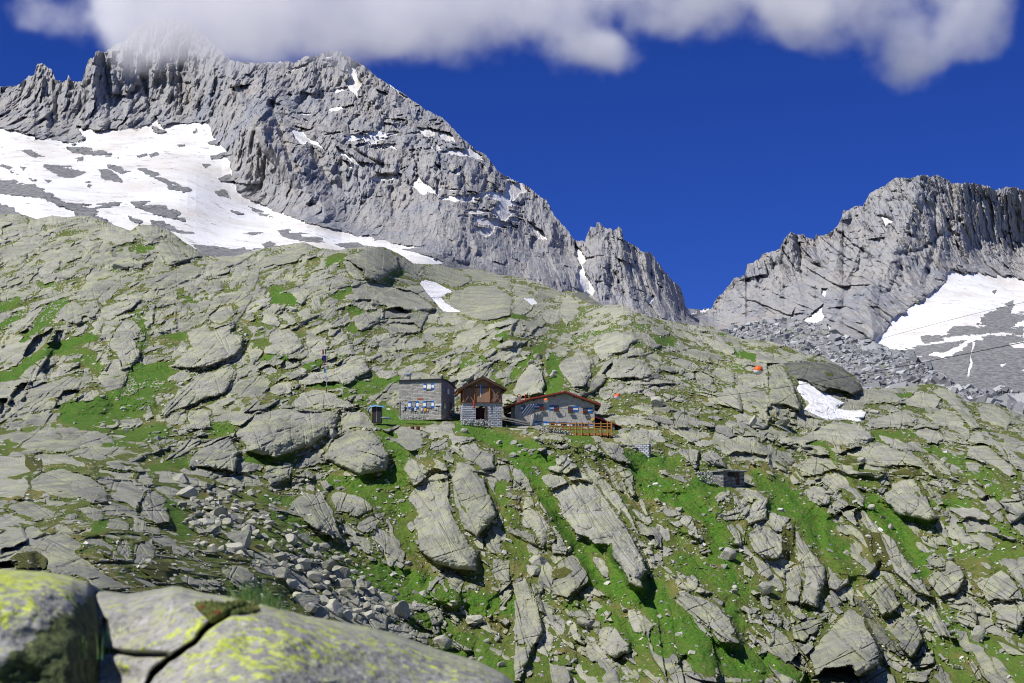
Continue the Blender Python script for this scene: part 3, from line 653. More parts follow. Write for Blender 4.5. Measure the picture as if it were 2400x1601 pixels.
for (num, s0, s1) in ((90, 4.0, 7.0), (420, 2.2, 4.2), (2600, 1.0, 2.4), (6500, .45, 1.1)):
    uu = R.uniform(-100, 2500, num); vv = R.uniform(500, 1680, num)
    for q in range(num):
        u0, v0 = uu[q], vv[q]
        r = rasterval(R0, u0, v0); g = rasterval(GM, u0, v0); dn = rasterval(dens, u0, v0)
        lowleft = (v0 > 1050 and u0 > 380 and u0 < 1000)
        if R.random() < g * (1.0 if s0 > 2 else .85): continue
        if s0 > 2 and lowleft: continue
        lowc = 1.0 if v0 < 1000 else .62
        if R.random() > lowc * (1.3 - dn): continue
        sz = R.uniform(s0, s1) * FPX / r * (.62 if r < 160 else 1)
        asp = R.uniform(1.2, 2.6)
        ang = rasterval(th0, u0, v0) + R.normal(0, 16)
        rand_stamp(u0, v0, sz * asp ** .5, sz / asp ** .5 * .8, ang, R.uniform(.5, 1.0), R.uniform(.2, .7), R, R.uniform(.3, .8))
# small stones and scree lying in the turf
ground = .35 * fbm(WX / 9, WZ / 6, 3, 3) + .10 * fbm(WX / .9, WZ / .6, 3, 4)
def cellstones(sc, prob, s):
    x = WX / sc + .3 * vn(WX / sc, WZ / sc, 2); y = WZ / (sc * .62) + .3 * vn(WX / sc, WZ / sc, 5)
    xi = np.floor(x).astype(np.int32); yi = np.floor(y).astype(np.int32)
    best = np.full(x.shape, -9, F32); cc = np.zeros(x.shape, F32)
    for dy in (-1, 0, 1):
        for dx in (-1, 0, 1):
            cx = xi + dx; cy = yi + dy; a = (cx + s * 17) & 127; b = (cy + s * 29) & 127
            px = (x - cx - .5 - .8 * (_R[0, b, a] - .5)); py = (y - cy - .5 - .8 * (_R[1, b, a] - .5))
            t = _R[2, b, a] * 3.14; ex = px * np.cos(t) + py * np.sin(t); ey = -px * np.sin(t) + py * np.cos(t)
            rr = .18 + .3 * _R[3, b, a]
            h = rr - np.maximum(np.abs(ex) * .8, np.abs(ey) * 1.3 + .3 * np.abs(ex))
            h = np.where(_R[4, b, a] < prob, h, -9)
            m = h > best; best = np.where(m, h, best); cc = np.where(m, _R[2, b, a], cc)
    return best * sc, cc
scree = sstep(.0, .35, fbm(WX / 14, WZ / 9, 4, 9)) * (V < 1050) + .25
scree = np.maximum(scree, sstep(40, 0, line_dist(tr('T6', L('150 250 500 600 700 850 1300 900 1500 1250 1900 1500')), U, V) - 25) * .9)
scree = np.maximum(scree, sstep(30, 0, line_dist(tr('T5', L('0 760 400 640 900 560 850 700 1200 820 1400 880')), U, V) - 12) * 1.2)
HS = np.zeros_like(U); TS = TINT * 0 + .5
IN = np.clip((H > .1) * 1.0, 0, 1).astype(F32); H = np.maximum(H, 0)
for sc, pr, s in ((1.25, .5, 3), (.62, .6, 8), (.36, .6, 12)):
    st, cc = cellstones(sc, pr, s)
    h = st * .8
    keep = (st > 0) & (cc < scree * 1.1 - .60 * np.minimum(GM, 1) + .17)
    HS = np.where(keep, np.maximum(HS, h), HS); TS = np.where(keep, .35 + .75 * cc, TS)
# traced slabs
for k, (tile, s, hf, soft, ang, tint) in enumerate(SLABS):
    pl = tr(tile, L(s)); xs = np.array([p[0] for p in pl]); ys = np.array([p[1] for p in pl])
    j0, j1, i0, i1 = win(xs.min() - 12, ys.min() - 12, xs.max() + 12, ys.max() + 12)
    if j1 - j0 < 3 or i1 - i0 < 3: continue
    x = U[j0:j1, i0:i1]; y = V[j0:j1, i0:i1]
    szp = min(np.ptp(xs), np.ptp(ys))
    am = min(7, .07 * szp + 1.2)
    w1 = am * fbm(x / (szp * .35 + 6), y / (szp * .35 + 6), 3, k % 5) + 1.2 * vn(x / 5, y / 5, 2); w2 = am * fbm(x / (szp * .35 + 6) + 9, y / (szp * .35 + 6), 3, k % 4)
    d = poly_sdf(pl, x + w1, y + w2)
    dm = max(3., float(d.max())); dn = np.clip(d / dm, 0, 1)
    uc, vc = xs.mean(), ys.mean(); mp = rasterval(MPP, uc, vc)
    Hm = min(hf * 1.15 * dm * mp, 5.0)
    e = 2.2 + 3 * soft
    h = Hm * ((1 - soft) * np.clip(d / e, 0, 1) * .6 + (.25 + .75 * soft) * np.sqrt(np.clip(1 - (1 - dn) ** 2, 0, 1)))
    kx = math.radians(ang); ca, sa = math.cos(kx), -math.sin(kx)
    a = (x - uc) * ca + (y - vc) * sa; b = -(x - uc) * sa + (y - vc) * ca
    pa = [(px - uc) * ca + (py - vc) * sa for px, py in pl]; pb = [-(px - uc) * sa + (py - vc) * ca for px, py in pl]
    La = (max(pa) - min(pa)) / 2; Lb = (max(pb) - min(pb)) / 2
    tl = (.45 * (x - uc) / (np.ptp(xs) / 2) + .5 * (y - vc) / (np.ptp(ys) / 2))
    h = h * np.clip(.72 + .62 * tl, .12, 1.4) + Hm * .12 * tl
    fc, _ = facet(a / (La * .55) + k, b / (Lb * .6) + k, k, 1.3, .35); h += Hm * .30 * fc * (1.15 - soft)
    fc, _ = facet(a / 19 + k, b / 11 + k, k + 5, 1.3, .3); h += .30 * fc * (1.25 - soft) * min(1, Hm)
    h += joints(a, b, La, Lb, R, .16 + .16 * (1 - soft), 1.5)
    if szp > 40: h += joints(a, b, La, Lb, R, .10 + .15 * (1 - soft), 1.3)
    T = H[j0:j1, i0:i1]
    m = d > 0
    # welded to the neighbouring rock: no drop below what lies around it
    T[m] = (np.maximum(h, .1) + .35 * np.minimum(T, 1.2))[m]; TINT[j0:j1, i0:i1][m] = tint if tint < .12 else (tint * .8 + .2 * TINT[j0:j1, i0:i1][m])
    I = IN[j0:j1, i0:i1]; I[:] = np.where(d > -2.5, np.clip(.25 + d / 5.0, 0, 2.2), I * np.clip((-d - 2.5) / 6, .15, 1))
# moss cushions, snow, building platforms
MO = np.zeros_like(U); SN = np.zeros_like(U)
for tile, s in MOSS:
    pl = tr(tile, L(s)); xs = [p[0] for p in pl]; ys = [p[1] for p in pl]
    j0, j1, i0, i1 = win(min(xs) - 6, min(ys) - 6, max(xs) + 6, max(ys) + 6)
    d = poly_sdf(pl, U[j0:j1, i0:i1] + 3 * wob[j0:j1, i0:i1], V[j0:j1, i0:i1] + 3 * wob[j0:j1, i0:i1])
    MO[j0:j1, i0:i1] = np.maximum(MO[j0:j1, i0:i1], sstep(-1, 2, d)); H[j0:j1, i0:i1] += .25 * sstep(0, 6, d)
for tile, s in SNOW_HILL:
    pl = tr(tile, L(s)); xs = [p[0] for p in pl]; ys = [p[1] for p in pl]
    j0, j1, i0, i1 = win(min(xs) - 8, min(ys) - 8, max(xs) + 8, max(ys) + 8)
    d = poly_sdf(pl, U[j0:j1, i0:i1] + 2.5 * wob[j0:j1, i0:i1], V[j0:j1, i0:i1] + 2 * wob[j0:j1, i0:i1])
    m = d > 0
    IN[j0:j1, i0:i1][m] = 0
    T = H[j0:j1, i0:i1]; T[m] = (.2 + .5 * np.sqrt(np.clip(d, 0, 8) / 8) + .1 * wob[j0:j1, i0:i1])[m]
    SN[j0:j1, i0:i1] = np.maximum(SN[j0:j1, i0:i1], m)
PLAT = [L('925 985 925 955 1065 955 1068 975 1180 985 1400 1000 1440 985 1450 1015 1420 1030 1330 1018 1270 1000 1190 1003 1080 990'),
        L('1668 1136 1668 1100 1756 1100 1756 1142'), L('862 985 862 950 910 950 910 985')]
# oriented plates and cracks of the bedrock
PLT = np.zeros_like(U); CRK = np.zeros_like(U)
cls = (38., -18., -60.)
thn = th0 + 9 * fbm(WX / 12, WZ / 9, 2, 17)
pick = np.argmin(np.stack([np.abs(thn - c) for c in cls]), 0)
for q, c in enumerate(cls):
    k = math.radians(c); ca, sa = math.cos(k), math.sin(k)
    m = pick == q
    x = WX[m]; z = WZ[m]
    a = x * ca + z * sa; b = -x * sa + z * ca
    w1 = .5 * vn(a / 3, b / 2, 4)
    p2, _ = facet(a / 2.2, b / 1.0 + w1, 61 + q, 1.5, .35, .6); p3, _ = facet(a / .95 + w1, b / .5, 71 + q, 1.4, .3, .6)
    PLT[m] = .42 * p2 + .17 * p3
    n1 = vn(a / 11, b / 1.4, 1) + .22 * vn(a / 2.2, b / .8, 2); n2 = vn(a / 1.5, b / 7.5, 3) + .22 * vn(a / .8, b / 2.2, 4)
    pr = vn(a / 5, b / 5, 5)
    CRK[m] = np.maximum(np.exp(-(n1 / .045) ** 2) * sstep(-.35, .1, pr), .8 * np.exp(-(n2 / .04) ** 2) * sstep(-.1, .25, -pr))
P1 = np.zeros_like(U); ws_ = 0
for q, c in enumerate(cls):
    k = math.radians(c); ca, sa = math.cos(k), math.sin(k); wq = np.exp(-((th0 - c) / 14) ** 2) + 1e-5; ws_ = ws_ + wq
    a = WX * ca + WZ * sa; b = -WX * sa + WZ * ca
    P1 += wq * facet(a / 6.0, b / 2.6 + .5 * vn(a / 3, b / 2, 4), 51 + q, 1.5, .35, .5)[0]
PLT += .75 * P1 / ws_; del P1, a, b
PLT -= .25
# where turf holds: traced runnels, hollows, threads along the joints, never the middle of a slab
big = fbm(WX / 15, WZ / 10, 3, 21)
rib = np.zeros_like(U); wsum = 0
for q, c in enumerate(cls):
    k = math.radians(c); ca, sa = math.cos(k), math.sin(k); wq = np.exp(-((th0 - c) / 16) ** 2) + 1e-4; wsum = wsum + wq
    rib += wq * fbm((WX * ca + WZ * sa) / 26, (-WX * sa + WZ * ca) / 6.5, 4, 25 + q, .5, True)
rib /= wsum
INc = np.clip(IN, 0, 1)
CRK = CRK * (1 - .55 * INc)
RK = H * 1.4 + PLT * (1.35 - .75 * INc) - .38 * CRK + (1.9 * big + (2.2 - 1.3 * INc) * rib) * sstep(1500, 1150, V)
hol = boxblur(RK, 6) - RK
gn = fbm(WX / 1.5, WZ / 1.0, 4, 7)
g2 = fbm(WX / 7, WZ / 4.5, 4, 19)
base_t = np.interp(VS, [480, 620, 760, 900, 1000, 1150, 1700], [.42, .50, .66, .74, .82, .90, .84]).astype(F32)[:, None]
base_t = base_t - .10 * sstep(1350, 1900, U) * (V < 1080) - .12 * sstep(500, 200, U) * (V > 1020) * (V < 1500)
thr_ = np.zeros_like(U)
for q, c in enumerate(cls):
    k = math.radians(c); ca, sa = math.cos(k), math.sin(k); m = pick == q; x = WX[m]; z = WZ[m]
    a = x * ca + z * sa; b = -x * sa + z * ca
    thr_[m] = 1 - 2.6 * np.abs(vn(a / 8, b / 2.6, 5) + .45 * vn(a / 2.4, b / 1.1, 1) + .2 * vn(a / .8, b / .5, 2))
TP = base_t + 1.25 * GM + .42 * np.clip(thr_, -.6, 1) + .42 * g2 - .30 * rib + .55 * np.clip(hol, -.8, 1.2) + .22 * gn - .62 * np.clip(IN, 0, 1.6) * np.where(GM > .3, 1.15, 1)
turf = sstep(.34, .50, TP) * (SN < .5)
turf = np.maximum(turf, MO)
for pl in PLAT:
    d = poly_sdf(pl, U, V); turf = np.maximum(turf, sstep(-4, 2, d) * (gn > -.15) * .95)
soft_ = boxblur(boxblur(RK, 5), 5)
TH = soft_ * .85 + (RK + .34 * CRK) * .15 - .15 * (1 - MO) + .15 * MO + .26 * gn + .3 * fbm(WX / 3.2, WZ / 2.2, 3, 23)
for pl in PLAT:
    k = sstep(-26, 2, poly_sdf(pl, U, V)); RK = RK * (1 - k); TH = TH * (1 - k); HS = HS * (1 - k)
rock = 1 - turf
stone = (HS > .02) & ((turf > .35) | (scree > .8)) & (IN < .6) & (SN < .5)
rock = np.where(stone, 1, rock); TINT = np.where(stone, TS, TINT)
fine = .16 * fbm(WX / 1.1, WZ / .9, 4, 11, .55) + .06 * fbm(WX / .4, WZ / .3, 2, 12)
fine2, cid = facet(WX / 1.3 + .3 * gn, WZ / .9, 77, 1.3, .3); fine3, _ = facet(WX / .5 + .4 * gn, WZ / .38, 41, 1.3, .3)
RK = RK * (1 - .3 * sstep(500, 250, U) * sstep(1020, 1100, V))
REL = RK * (1 - turf) + TH * turf + HS * stone + rock * (.22 * fine2 + .16 * fine3 + fine * 1.1) + (1 - rock) * (1 - SN) * (.16 * fbm(WX / .4, WZ / .3, 2, 13) + .2 * fbm(WX / 1.6, WZ / 1., 3, 15))
# crest of the slope rolls away to the back
sk = np.interp(US, *zip(*SKY_HILL)).astype(F32)
sk = sk + 1.8 * fbm(US / 26.0, US * 0, 4, 3) + .8 * vn(US / 3.1, US * 0, 2) 
_z0 = (DZ * R0).astype(F32)
_sl = np.abs(np.gradient(_z0, axis=0)) / (np.abs(np.gradient(R0, axis=0)) + 1e-3)
FAC = boxblur(np.clip(.62 / (boxblur(_sl, 12) + .02), .85, 2.1), 25)
YD = R0 - REL * FAC
roll = (V - sk[None, :]) / 9.0
YD = YD + (R0 / 300) * 7 * np.exp(-np.clip(roll, 0, 20)) ** 1.2
# column-normalised rows
NR = 800
tt = np.linspace(0, 1, NR) ** 1.0
VV = sk[None, :] + (VS[-1] - 2 - sk[None, :]) * tt[:, None]
jf = (VV - VS[0]) / ST; jb = np.clip(jf.astype(int), 0, NH - 2); fr = (jf - jb).astype(F32)
cols = np.arange(NW)[None, :].repeat(NR, 0)
def rs(A): return A[jb, cols] * (1 - fr) + A[jb + 1, cols] * fr
Yg = rs(YD); dx, dz = dirs(US[None, :].repeat(NR, 0), VV)
Xg = dx * Yg; Zg = dz * Yg
att = np.stack([rs(rock), rs(np.clip(GM, 0, 1.2)) / 1.2, rs(TINT), rs(SN)], -1)
att2 = np.stack([rs(MO), rs(CRK), rs(cid), rs(scree)], -1)
# back of the ridge and the valley floor in front
bk = 6
Xb = np.stack([Xg[0] * (1 + .02 * k * k) for k in range(bk, 0, -1)]); Yb = np.stack([Yg[0] + 4 * k * k for k in range(bk, 0, -1)]); Zb = np.stack([Zg[0] - 2.2 * k * k for k in range(bk, 0, -1)])
ex = 4
Xe = np.stack([Xg[-1] * (1 - .1 * k) for k in range(1, ex)]); Ye = np.stack([Yg[-1] * (1 - .12 * k) for k in range(1, ex)]); Ze = np.stack([Zg[-1] - 1.2 * k for k in range(1, ex)])
Xa = np.vstack([Xb, Xg, Xe]); Ya = np.vstack([Yb, Yg, Ye]); Za = np.vstack([Zb, Zg, Ze])
pad = lambda A: np.concatenate([np.repeat(A[:1], bk, 0), A, np.repeat(A[-1:], ex - 1, 0)], 0)
hill = grid_mesh('hillside', Xa, Ya, Za, {'ma': pad(att), 'mb': pad(att2)}, smooth=False)
tag(hill, 'granite slabs and green turf of the slope around the mountain huts', 'hillside', kind='structure')

def ground_pt(u, v, up=0.):
    """point of the finished slope seen at photo pixel (u, v)"""
    i = int(np.clip((u - US[0]) / ST, 0, NW - 1)); j = int(np.clip((v - VS[0]) / ST, 0, NH - 1))
    y = float(YD[j, i]); a, b = dirs(u, v)
    return Vector((a * y, y, b * y + up))

# materials of the slope
def hill_mat():
    s = NT('granite and turf')
    rk, gr, ti, sn = s.attr('ma'); mo, ho, ci, sc = s.attr('mb')
    big_ = s.noise(.11, 4, .6); mid = s.noise(.55, 5, .6); fin_ = s.noise(3.2, 5, .7); gra = s.noise(9, 3, .7)
    # granite: grey, with pale yellow-green map lichen, pinkish fresh faces, dark water stains
    c = s.mix(s.ramp(ti, .05, .75), rgb(.11, .115, .105), rgb(.43, .42, .36))
    c = s.mix(s.math('MULTIPLY', s.ramp(mid, .45, .62), .75), c, s.mix(.85, c, rgb(.43, .445, .225)))
    c = s.mix(s.math('MULTIPLY', s.ramp(big_, .5, .62), .55), c, rgb(.42, .43, .26))
    c = s.mix(s.math('MULTIPLY', s.ramp(big_, .45, .34), .5), c, rgb(.38, .355, .325))
    c = s.mix(s.math('MULTIPLY', s.ramp(fin_, .52, .7), .35), c, rgb(.56, .55, .51))
    c = s.mix(s.math('MULTIPLY', s.ramp(s.noise(.28, 5, .7), .52, .66), .6), c, rgb(.16, .17, .155))
    c = s.mix(s.math('MULTIPLY', s.ramp(s.noise(.09, 6, .65), .50, .60), .55), c, s.mix(.55, c, rgb(.10, .105, .09)))
    c = s.mix(s.math('MULTIPLY', s.ramp(ci, .55, 1.0), .35), c, rgb(.24, .235, .22))
    st = s.noise(1.0, 5, .7, s.map((.9, .9, .28)))
    c = s.mix(s.math('MULTIPLY', s.ramp(st, .55, .72), .55), c, rgb(.12, .125, .115))
    c = s.mix(s.math('MULTIPLY', s.ramp(gra, .58, .75), .45), c, rgb(.10, .105, .09))
    crk = ho
    c = s.mix(s.math('MULTIPLY', s.ramp(crk, .3, .9), .7), c, rgb(.07, .08, .04))
    c = s.mix(s.math('MULTIPLY', s.ramp(ti, .12, .06), s.ramp(fin_, .35, .6, .1, .62)), c, rgb(.045, .05, .052))  # shade on the steep cliff and the dome, put into the rock colour
    # turf: vivid in the runnels, olive and straw elsewhere
    g1 = s.mix(s.ramp(fin_, .35, .65), rgb(.032, .100, .006), rgb(.110, .255, .014))
    g1 = s.mix(s.ramp(s.noise(1.3, 5, .7), .5, .7, 0, .8), g1, rgb(.03, .07, .008))
    g1 = s.mix(s.ramp(mid, .45, .62, 0, .6), g1, rgb(.13, .17, .025))
    ol = s.mix(s.ramp(mid, .35, .62), rgb(.068, .105, .012), rgb(.175, .19, .035))
    ol = s.mix(s.ramp(fin_, .5, .7), ol, s.mix(.5, ol, rgb(.24, .205, .10)))
    ol = s.mix(s.math('MULTIPLY', s.ramp(big_, .5, .6), .5), ol, rgb(.26, .20, .075))
    ol = s.mix(s.ramp(s.math('ADD', mid, s.math('MULTIPLY', fin_, .3)), .62, .78), ol, rgb(.06, .105, .016))
    g = s.mix(s.ramp(s.math('ADD', gr, s.math('ADD', s.math('MULTIPLY', s.math('SUBTRACT', fin_, .5), 1.3), s.math('MULTIPLY', s.math('SUBTRACT', mid, .5), 1.2))), .16, .46), ol, g1)
    g = s.mix(s.math('MULTIPLY', s.ramp(gra, .5, .72), .5), g, rgb(.03, .05, .008))
    g = s.mix(s.math('MULTIPLY', mo, .85), g, s.mix(s.ramp(fin_, .4, .62), rgb(.045, .055, .008), rgb(.11, .10, .02)))
    f = s.ramp(s.math('ADD', rk, s.math('MULTIPLY', s.math('SUBTRACT', fin_, .5), .9)), .42, .56)
    col = s.mix(f, g, c)
    snc = s.mix(s.ramp(mid, .4, .7), rgb(.80, .81, .84), rgb(.62, .59, .57))
    snc = s.mix(s.ramp(fin_, .64, .72), snc, rgb(.30, .28, .26))
    col = s.mix(s.ramp(sn, .45, .55), col, snc)
    h = s.math('ADD', s.math('MULTIPLY', fin_, .5), s.math('MULTIPLY', gra, .4))
    h = s.math('SUBTRACT', h, s.math('MULTIPLY', crk, .5))
    h = s.math('MULTIPLY', h, s.ramp(sn, .4, .6, 1, .15))
    return s.fin(col, .92, s.bump(h, 1.0, .35))
hill.data.materials.append(hill_mat())
# ---------------------------------------------------------------- the mountain chain and its snowfields
MR = [(-120,305,1750),(0,305,1750),(150,330,1720),(350,285,1850),(490,285,1840),(540,400,1640),(620,490,1500),(800,545,1380),(950,575,1330),
 (-120,560,1000),(0,560,980),(200,560,980),(500,610,1000),(750,600,1040),(950,620,1080),(1150,660,1250),(100,440,1250),(300,420,1400),(450,460,1330),(600,540,1250),
 (-120,220,1930),(40,205,1930),(100,150,1950),(160,190,1900),(270,110,1960),(430,50,2010),(560,150,1960),(545,200,1880),(600,300,1640),(680,400,1545),(760,510,1420),
 (791,115,2010),(700,140,2000),(720,250,1850),(850,300,1780),(950,220,2030),(1000,400,1680),(1000,545,1400),(1194,421,1900),(1150,500,1650),(1200,630,1450),(1100,620,1350),(1300,660,1480),(1330,560,1830),
 (1345,590,1830),(1370,680,1620),(1400,520,1860),(1400,620,1680),(1500,590,1880),(1500,720,1620),(1450,730,1560),(1600,690,2000),(1590,760,1700),(1640,725,2200),(1650,780,1850),
 (1740,650,2160),(1750,770,1850),(1853,545,2180),(1850,720,1930),(1940,550,2200),(1980,500,2220),(1960,790,1560),(2040,760,1680),(2160,407,2240),(2100,600,2030),(2250,625,2120),(2400,440,2420),(2400,640,2240),(2230,520,2200),
 (2150,720,1820),(2060,790,1620),(2400,800,1480),(2200,870,1300),(2400,950,1120),(2000,850,1350),(2250,760,1640),(2540,450,2500),(2540,800,1480),(2540,980,1100),(1700,850,1500),(1300,800,1250),(600,700,820),(0,680,800)]
# (outline, is snow) in order; later ones win
MSNOW = [
 ('Q1','-200 560 0 590 60 600 200 640 330 660 395 640 340 578 450 600 560 598 680 575 710 532 740 582 800 558 870 570 960 560 970 610 1000 650 1040 700 1060 770 1080 840 1120 900 1240 960 1400 1020 1560 1060 1700 1090 1830 1120 1940 1130 1850 1150 1950 1170 2040 1200 2000 1215 1900 1260 1500 1320 -200 1320',1),
 ('Q1','-200 780 0 830 100 835 190 860 300 930 420 940 560 930 540 950 440 960 520 1020 500 1060 380 1030 340 975 180 910 0 890 -200 860',0),
 ('Q1','-200 930 0 930 70 960 120 1010 -200 1010',0),
 ('Q1','190 745 280 750 390 790 330 820 270 810 200 770',0),('Q1','100 690 150 690 210 720 150 722',0),('Q1','300 680 400 675 500 700 540 725 430 715 330 705',0),
 ('Q1','340 728 380 722 380 740 350 742',0),('Q1','620 768 700 790 800 840 880 870 860 885 770 870 740 835 660 800',0),('Q1','450 780 490 775 540 800 560 840 480 830 460 800',0),
 ('Q1','385 840 410 832 435 850 410 860',0),('Q1','490 755 560 765 610 790 560 800 500 775',0),('Q1','590 920 700 930 800 960 850 990 860 1020 780 1000 700 980 620 950',0),
 ('Q1','590 990 640 1000 660 1020 640 1032 600 1012',0),('Q1','690 1008 740 1005 800 1030 860 1050 900 1075 800 1068 740 1052 700 1030',0),
 ('Q1','690 580 740 590 770 610 730 615 700 605',0),('Q1','810 660 850 655 850 670 820 675',0),('Q1','870 595 905 590 900 610 880 612',0),('Q1','680 710 720 698 730 712 695 725',0),
 ('Q1','625 715 670 705 680 715 640 725',0),('Q1','925 755 955 745 970 760 940 770',0),('Q1','950 650 1010 640 1000 665 960 665',0),('Q1','960 720 1030 700 1050 710 1010 730 970 735',0),('Q1','1000 820 1060 800 1080 830 1010 840',0),
 ('Q1','980 880 1050 865 1060 910 1000 900',0),('Q1','1040 950 1120 980 1120 990 1060 975',0),('Q1','1130 945 1230 980 1260 1000 1200 990',0),('Q1','1270 1060 1310 1050 1400 1070 1480 1100 1500 1115 1380 1108 1300 1090',0),
 ('Q1','1090 1070 1220 1065 1160 1080',0),('Q1','880 1122 1000 1130 1200 1140 1150 1150 1140 1200 900 1200 900 1140',0),('Q1','1200 1120 1240 1110 1280 1130 1260 1160 1210 1140',0),('Q1','1500 1110 1640 1120 1700 1140 1830 1180 1800 1200 1600 1150',0),
 ('Q1','0 750 60 770 40 780 0 765',0),('Q1','90 765 120 768 110 785',0),('Q1','45 785 100 800 60 805',0),('Q1','125 812 180 830 150 835',0),('Q1','190 815 240 830 220 842',0),
 ('Q1','420 600 420 600',0),
 ('Q1','0 403 70 395 20 410 30 430 10 430',1),('Q1','1485 245 1560 236 1520 262 1505 270',1),('Q1','1100 282 1150 290 1140 296',1),('Q1','1210 286 1310 278 1310 284 1210 290',1),
 ('Q1','1578 252 1620 280 1665 295 1645 320 1640 345 1672 378 1650 400 1635 450 1610 420 1572 370 1610 350 1600 310 1600 285',1),
 ('Q1','1725 408 1780 430 1770 440 1740 430',1),('Q1','1760 380 1900 460 1860 450 1780 400',1),('Q1','1335 585 1390 600 1420 635 1450 650 1505 700 1460 680 1410 650 1390 665 1350 625',1),
 ('Q1','1390 542 1418 560 1400 560',1),('Q1','1535 672 1620 710 1675 768 1630 755 1560 705',1),('Q1','1575 738 1600 745 1625 775 1600 768',1),('Q1','1705 815 1730 795 1815 800 1830 815 1780 830 1705 840',1),
 ('Q1','1825 790 1848 800 1840 860 1820 855 1835 830',1),('Q1','1780 655 1830 690 1790 680',1),('Q1','1910 585 1980 590 2000 620 1960 630 1930 610',1),('Q1','2010 600 2070 610 2095 655 2040 650 2015 635',1),('Q1','1940 620 1990 680 1960 650',1),('Q1','2000 650 2025 690 1995 695',1),
 ('Q1','2120 690 2160 670 2200 700 2230 735 2190 730 2130 715',1),('Q1','1875 850 1920 805 1950 840 1990 860 2000 895 1960 880 1945 895 1910 875',1),('Q1','2120 760 2110 805 2070 795',1),('Q1','1990 740 2030 765 2020 775',1),('Q1','2005 880 2020 900 2008 900',1),
 ('Q1','2325 840 2345 825 2420 870 2351 920 2330 940 2345 980 2320 1018 2280 990 2245 970 2290 940 2290 920 2225 895 2310 890',1),('Q1','2270 1005 2270 1050 2230 1098 2180 1060 2180 1035 2235 1055',1),
 ('Q2','0 840 30 835 100 880 60 870 30 900 0 930',1),('Q2','65 1000 100 1040 140 1060 160 1100 130 1100 105 1090 90 1050',1),('Q2','290 1120 340 1190 320 1220 380 1330 370 1358 320 1330 300 1260 310 1220 278 1170',1),
 ('Q2','535 1188 570 1200 565 1212',1),('Q2','620 1385 648 1348 650 1380 630 1396',1),('Q2','660 1300 692 1322 680 1320',1),('Q2','800 1415 870 1420 925 1408 880 1435 850 1432 815 1448',1),
 ('Q2','1675 985 1745 1000 1755 1020 1710 1042 1700 1010',1),('Q2','1990 1040 2058 1075 2055 1083 1990 1085',1),('Q2','2225 900 2245 885 2240 905',1),('Q2','2260 1060 2300 1075 2270 1075',1),('Q2','1345 1470 1400 1430 1430 1400 1430 1465 1380 1490 1350 1500',1),
 ('Q2','1420 1325 1450 1322 1435 1365 1420 1355',1),('Q2','1270 1480 1300 1410 1290 1470 1275 1485',1),('Q2','1445 1490 1465 1500 1455 1515',1),('Q2','1450 1075 1475 1065 1465 1098',1),('Q2','1575 1250 1598 1180 1590 1240',1),
 ('Q2','1600 1620 1660 1568 1720 1500 1760 1455 1810 1430 1850 1390 1880 1385 1950 1330 1990 1300 2000 1250 2040 1235 2060 1255 2140 1250 2210 1270 2300 1260 2351 1290 2560 1330 2560 1560 2351 1568 2200 1640 2100 1650 1900 1640 1750 1640',1),
 ('Q2','2180 1440 2250 1400 2300 1380 2310 1400 2280 1440 2351 1430 2560 1420 2560 1480 2351 1470 2300 1500 2351 1510 2351 1540 2250 1530 2180 1500 2130 1490',0),
 ('Q2','2030 1500 2351 1500 2351 1520 2100 1540 1960 1550',0),('Q2','1870 1568 1880 1545 1960 1540 2000 1560 1900 1580',0),('Q2','2190 1340 2230 1330 2215 1350',0),
 ('Q4','1800 30 1900 20 2100 -10 2050 60 1930 50 1900 75 1800 60',0),('Q4','2010 60 2110 -20 2351 -30 2351 400 2000 300 1900 130 2000 60',0),
 ('Q4','2110 0 2125 0 2105 60 2115 110 2095 160 2085 165 2100 100',1),('Q4','2235 108 2270 98 2250 122',1),('Q4','1960 55 2060 10 2100 -20 2140 -20 2020 60 1970 75',1),('Q4','2280 10 2351 0 2351 30 2300 30',1),('Q4','2330 130 2351 125 2351 140',1),
]
SM = 1.5
UM = np.arange(-110, 2512, SM); VM = np.arange(20, 1030, SM)
um, vm = np.meshgrid(UM.astype(F32), VM.astype(F32))
_cu2 = np.arange(-160, 2600, 20.); _cv2 = np.arange(0, 1080, 20.); _A, _B = np.meshgrid(_cu2, _cv2)
RM = np.exp(upsample(tps_eval(tps_fit([(a, b) for a, b, c in MR], [math.log(c) for a, b, c in MR], 1e-3), _A, _B), _cu2, _cv2, UM, VM))
dxm, dzm = dirs(um, vm)
mx = dxm * RM; mz = dzm * RM
sno = np.zeros_like(um)
wb = fbm(mx / 26, mz / 20, 5, 5, .6); wb2 = fbm(mx / 9, mz / 9, 4, 8)
for tile, s, val in MSNOW:
    pl = tr(tile, L(s)); xs = [p[0] for p in pl]; ys = [p[1] for p in pl]
    i0 = max(0, int((min(xs) - 14 - UM[0]) / SM)); i1 = min(len(UM), int((max(xs) + 14 - UM[0]) / SM) + 1)
    j0 = max(0, int((min(ys) - 14 - VM[0]) / SM)); j1 = min(len(VM), int((max(ys) + 14 - VM[0]) / SM) + 1)
    if i1 - i0 < 3 or j1 - j0 < 3: continue
    szp = min(np.ptp(xs), np.ptp(ys)); am = min(7., 1.5 + szp * .12)
    d = poly_sdf(pl, um[j0:j1, i0:i1] + am * wb[j0:j1, i0:i1] * 1.3, vm[j0:j1, i0:i1] + am * wb2[j0:j1, i0:i1])
    S = sno[j0:j1, i0:i1]
    if val: S[d > 0] = 1
    else:
        m = (d > 0) & ((wb2[j0:j1, i0:i1] * 1.2 + d * .10) > -.1); S[m] = 0
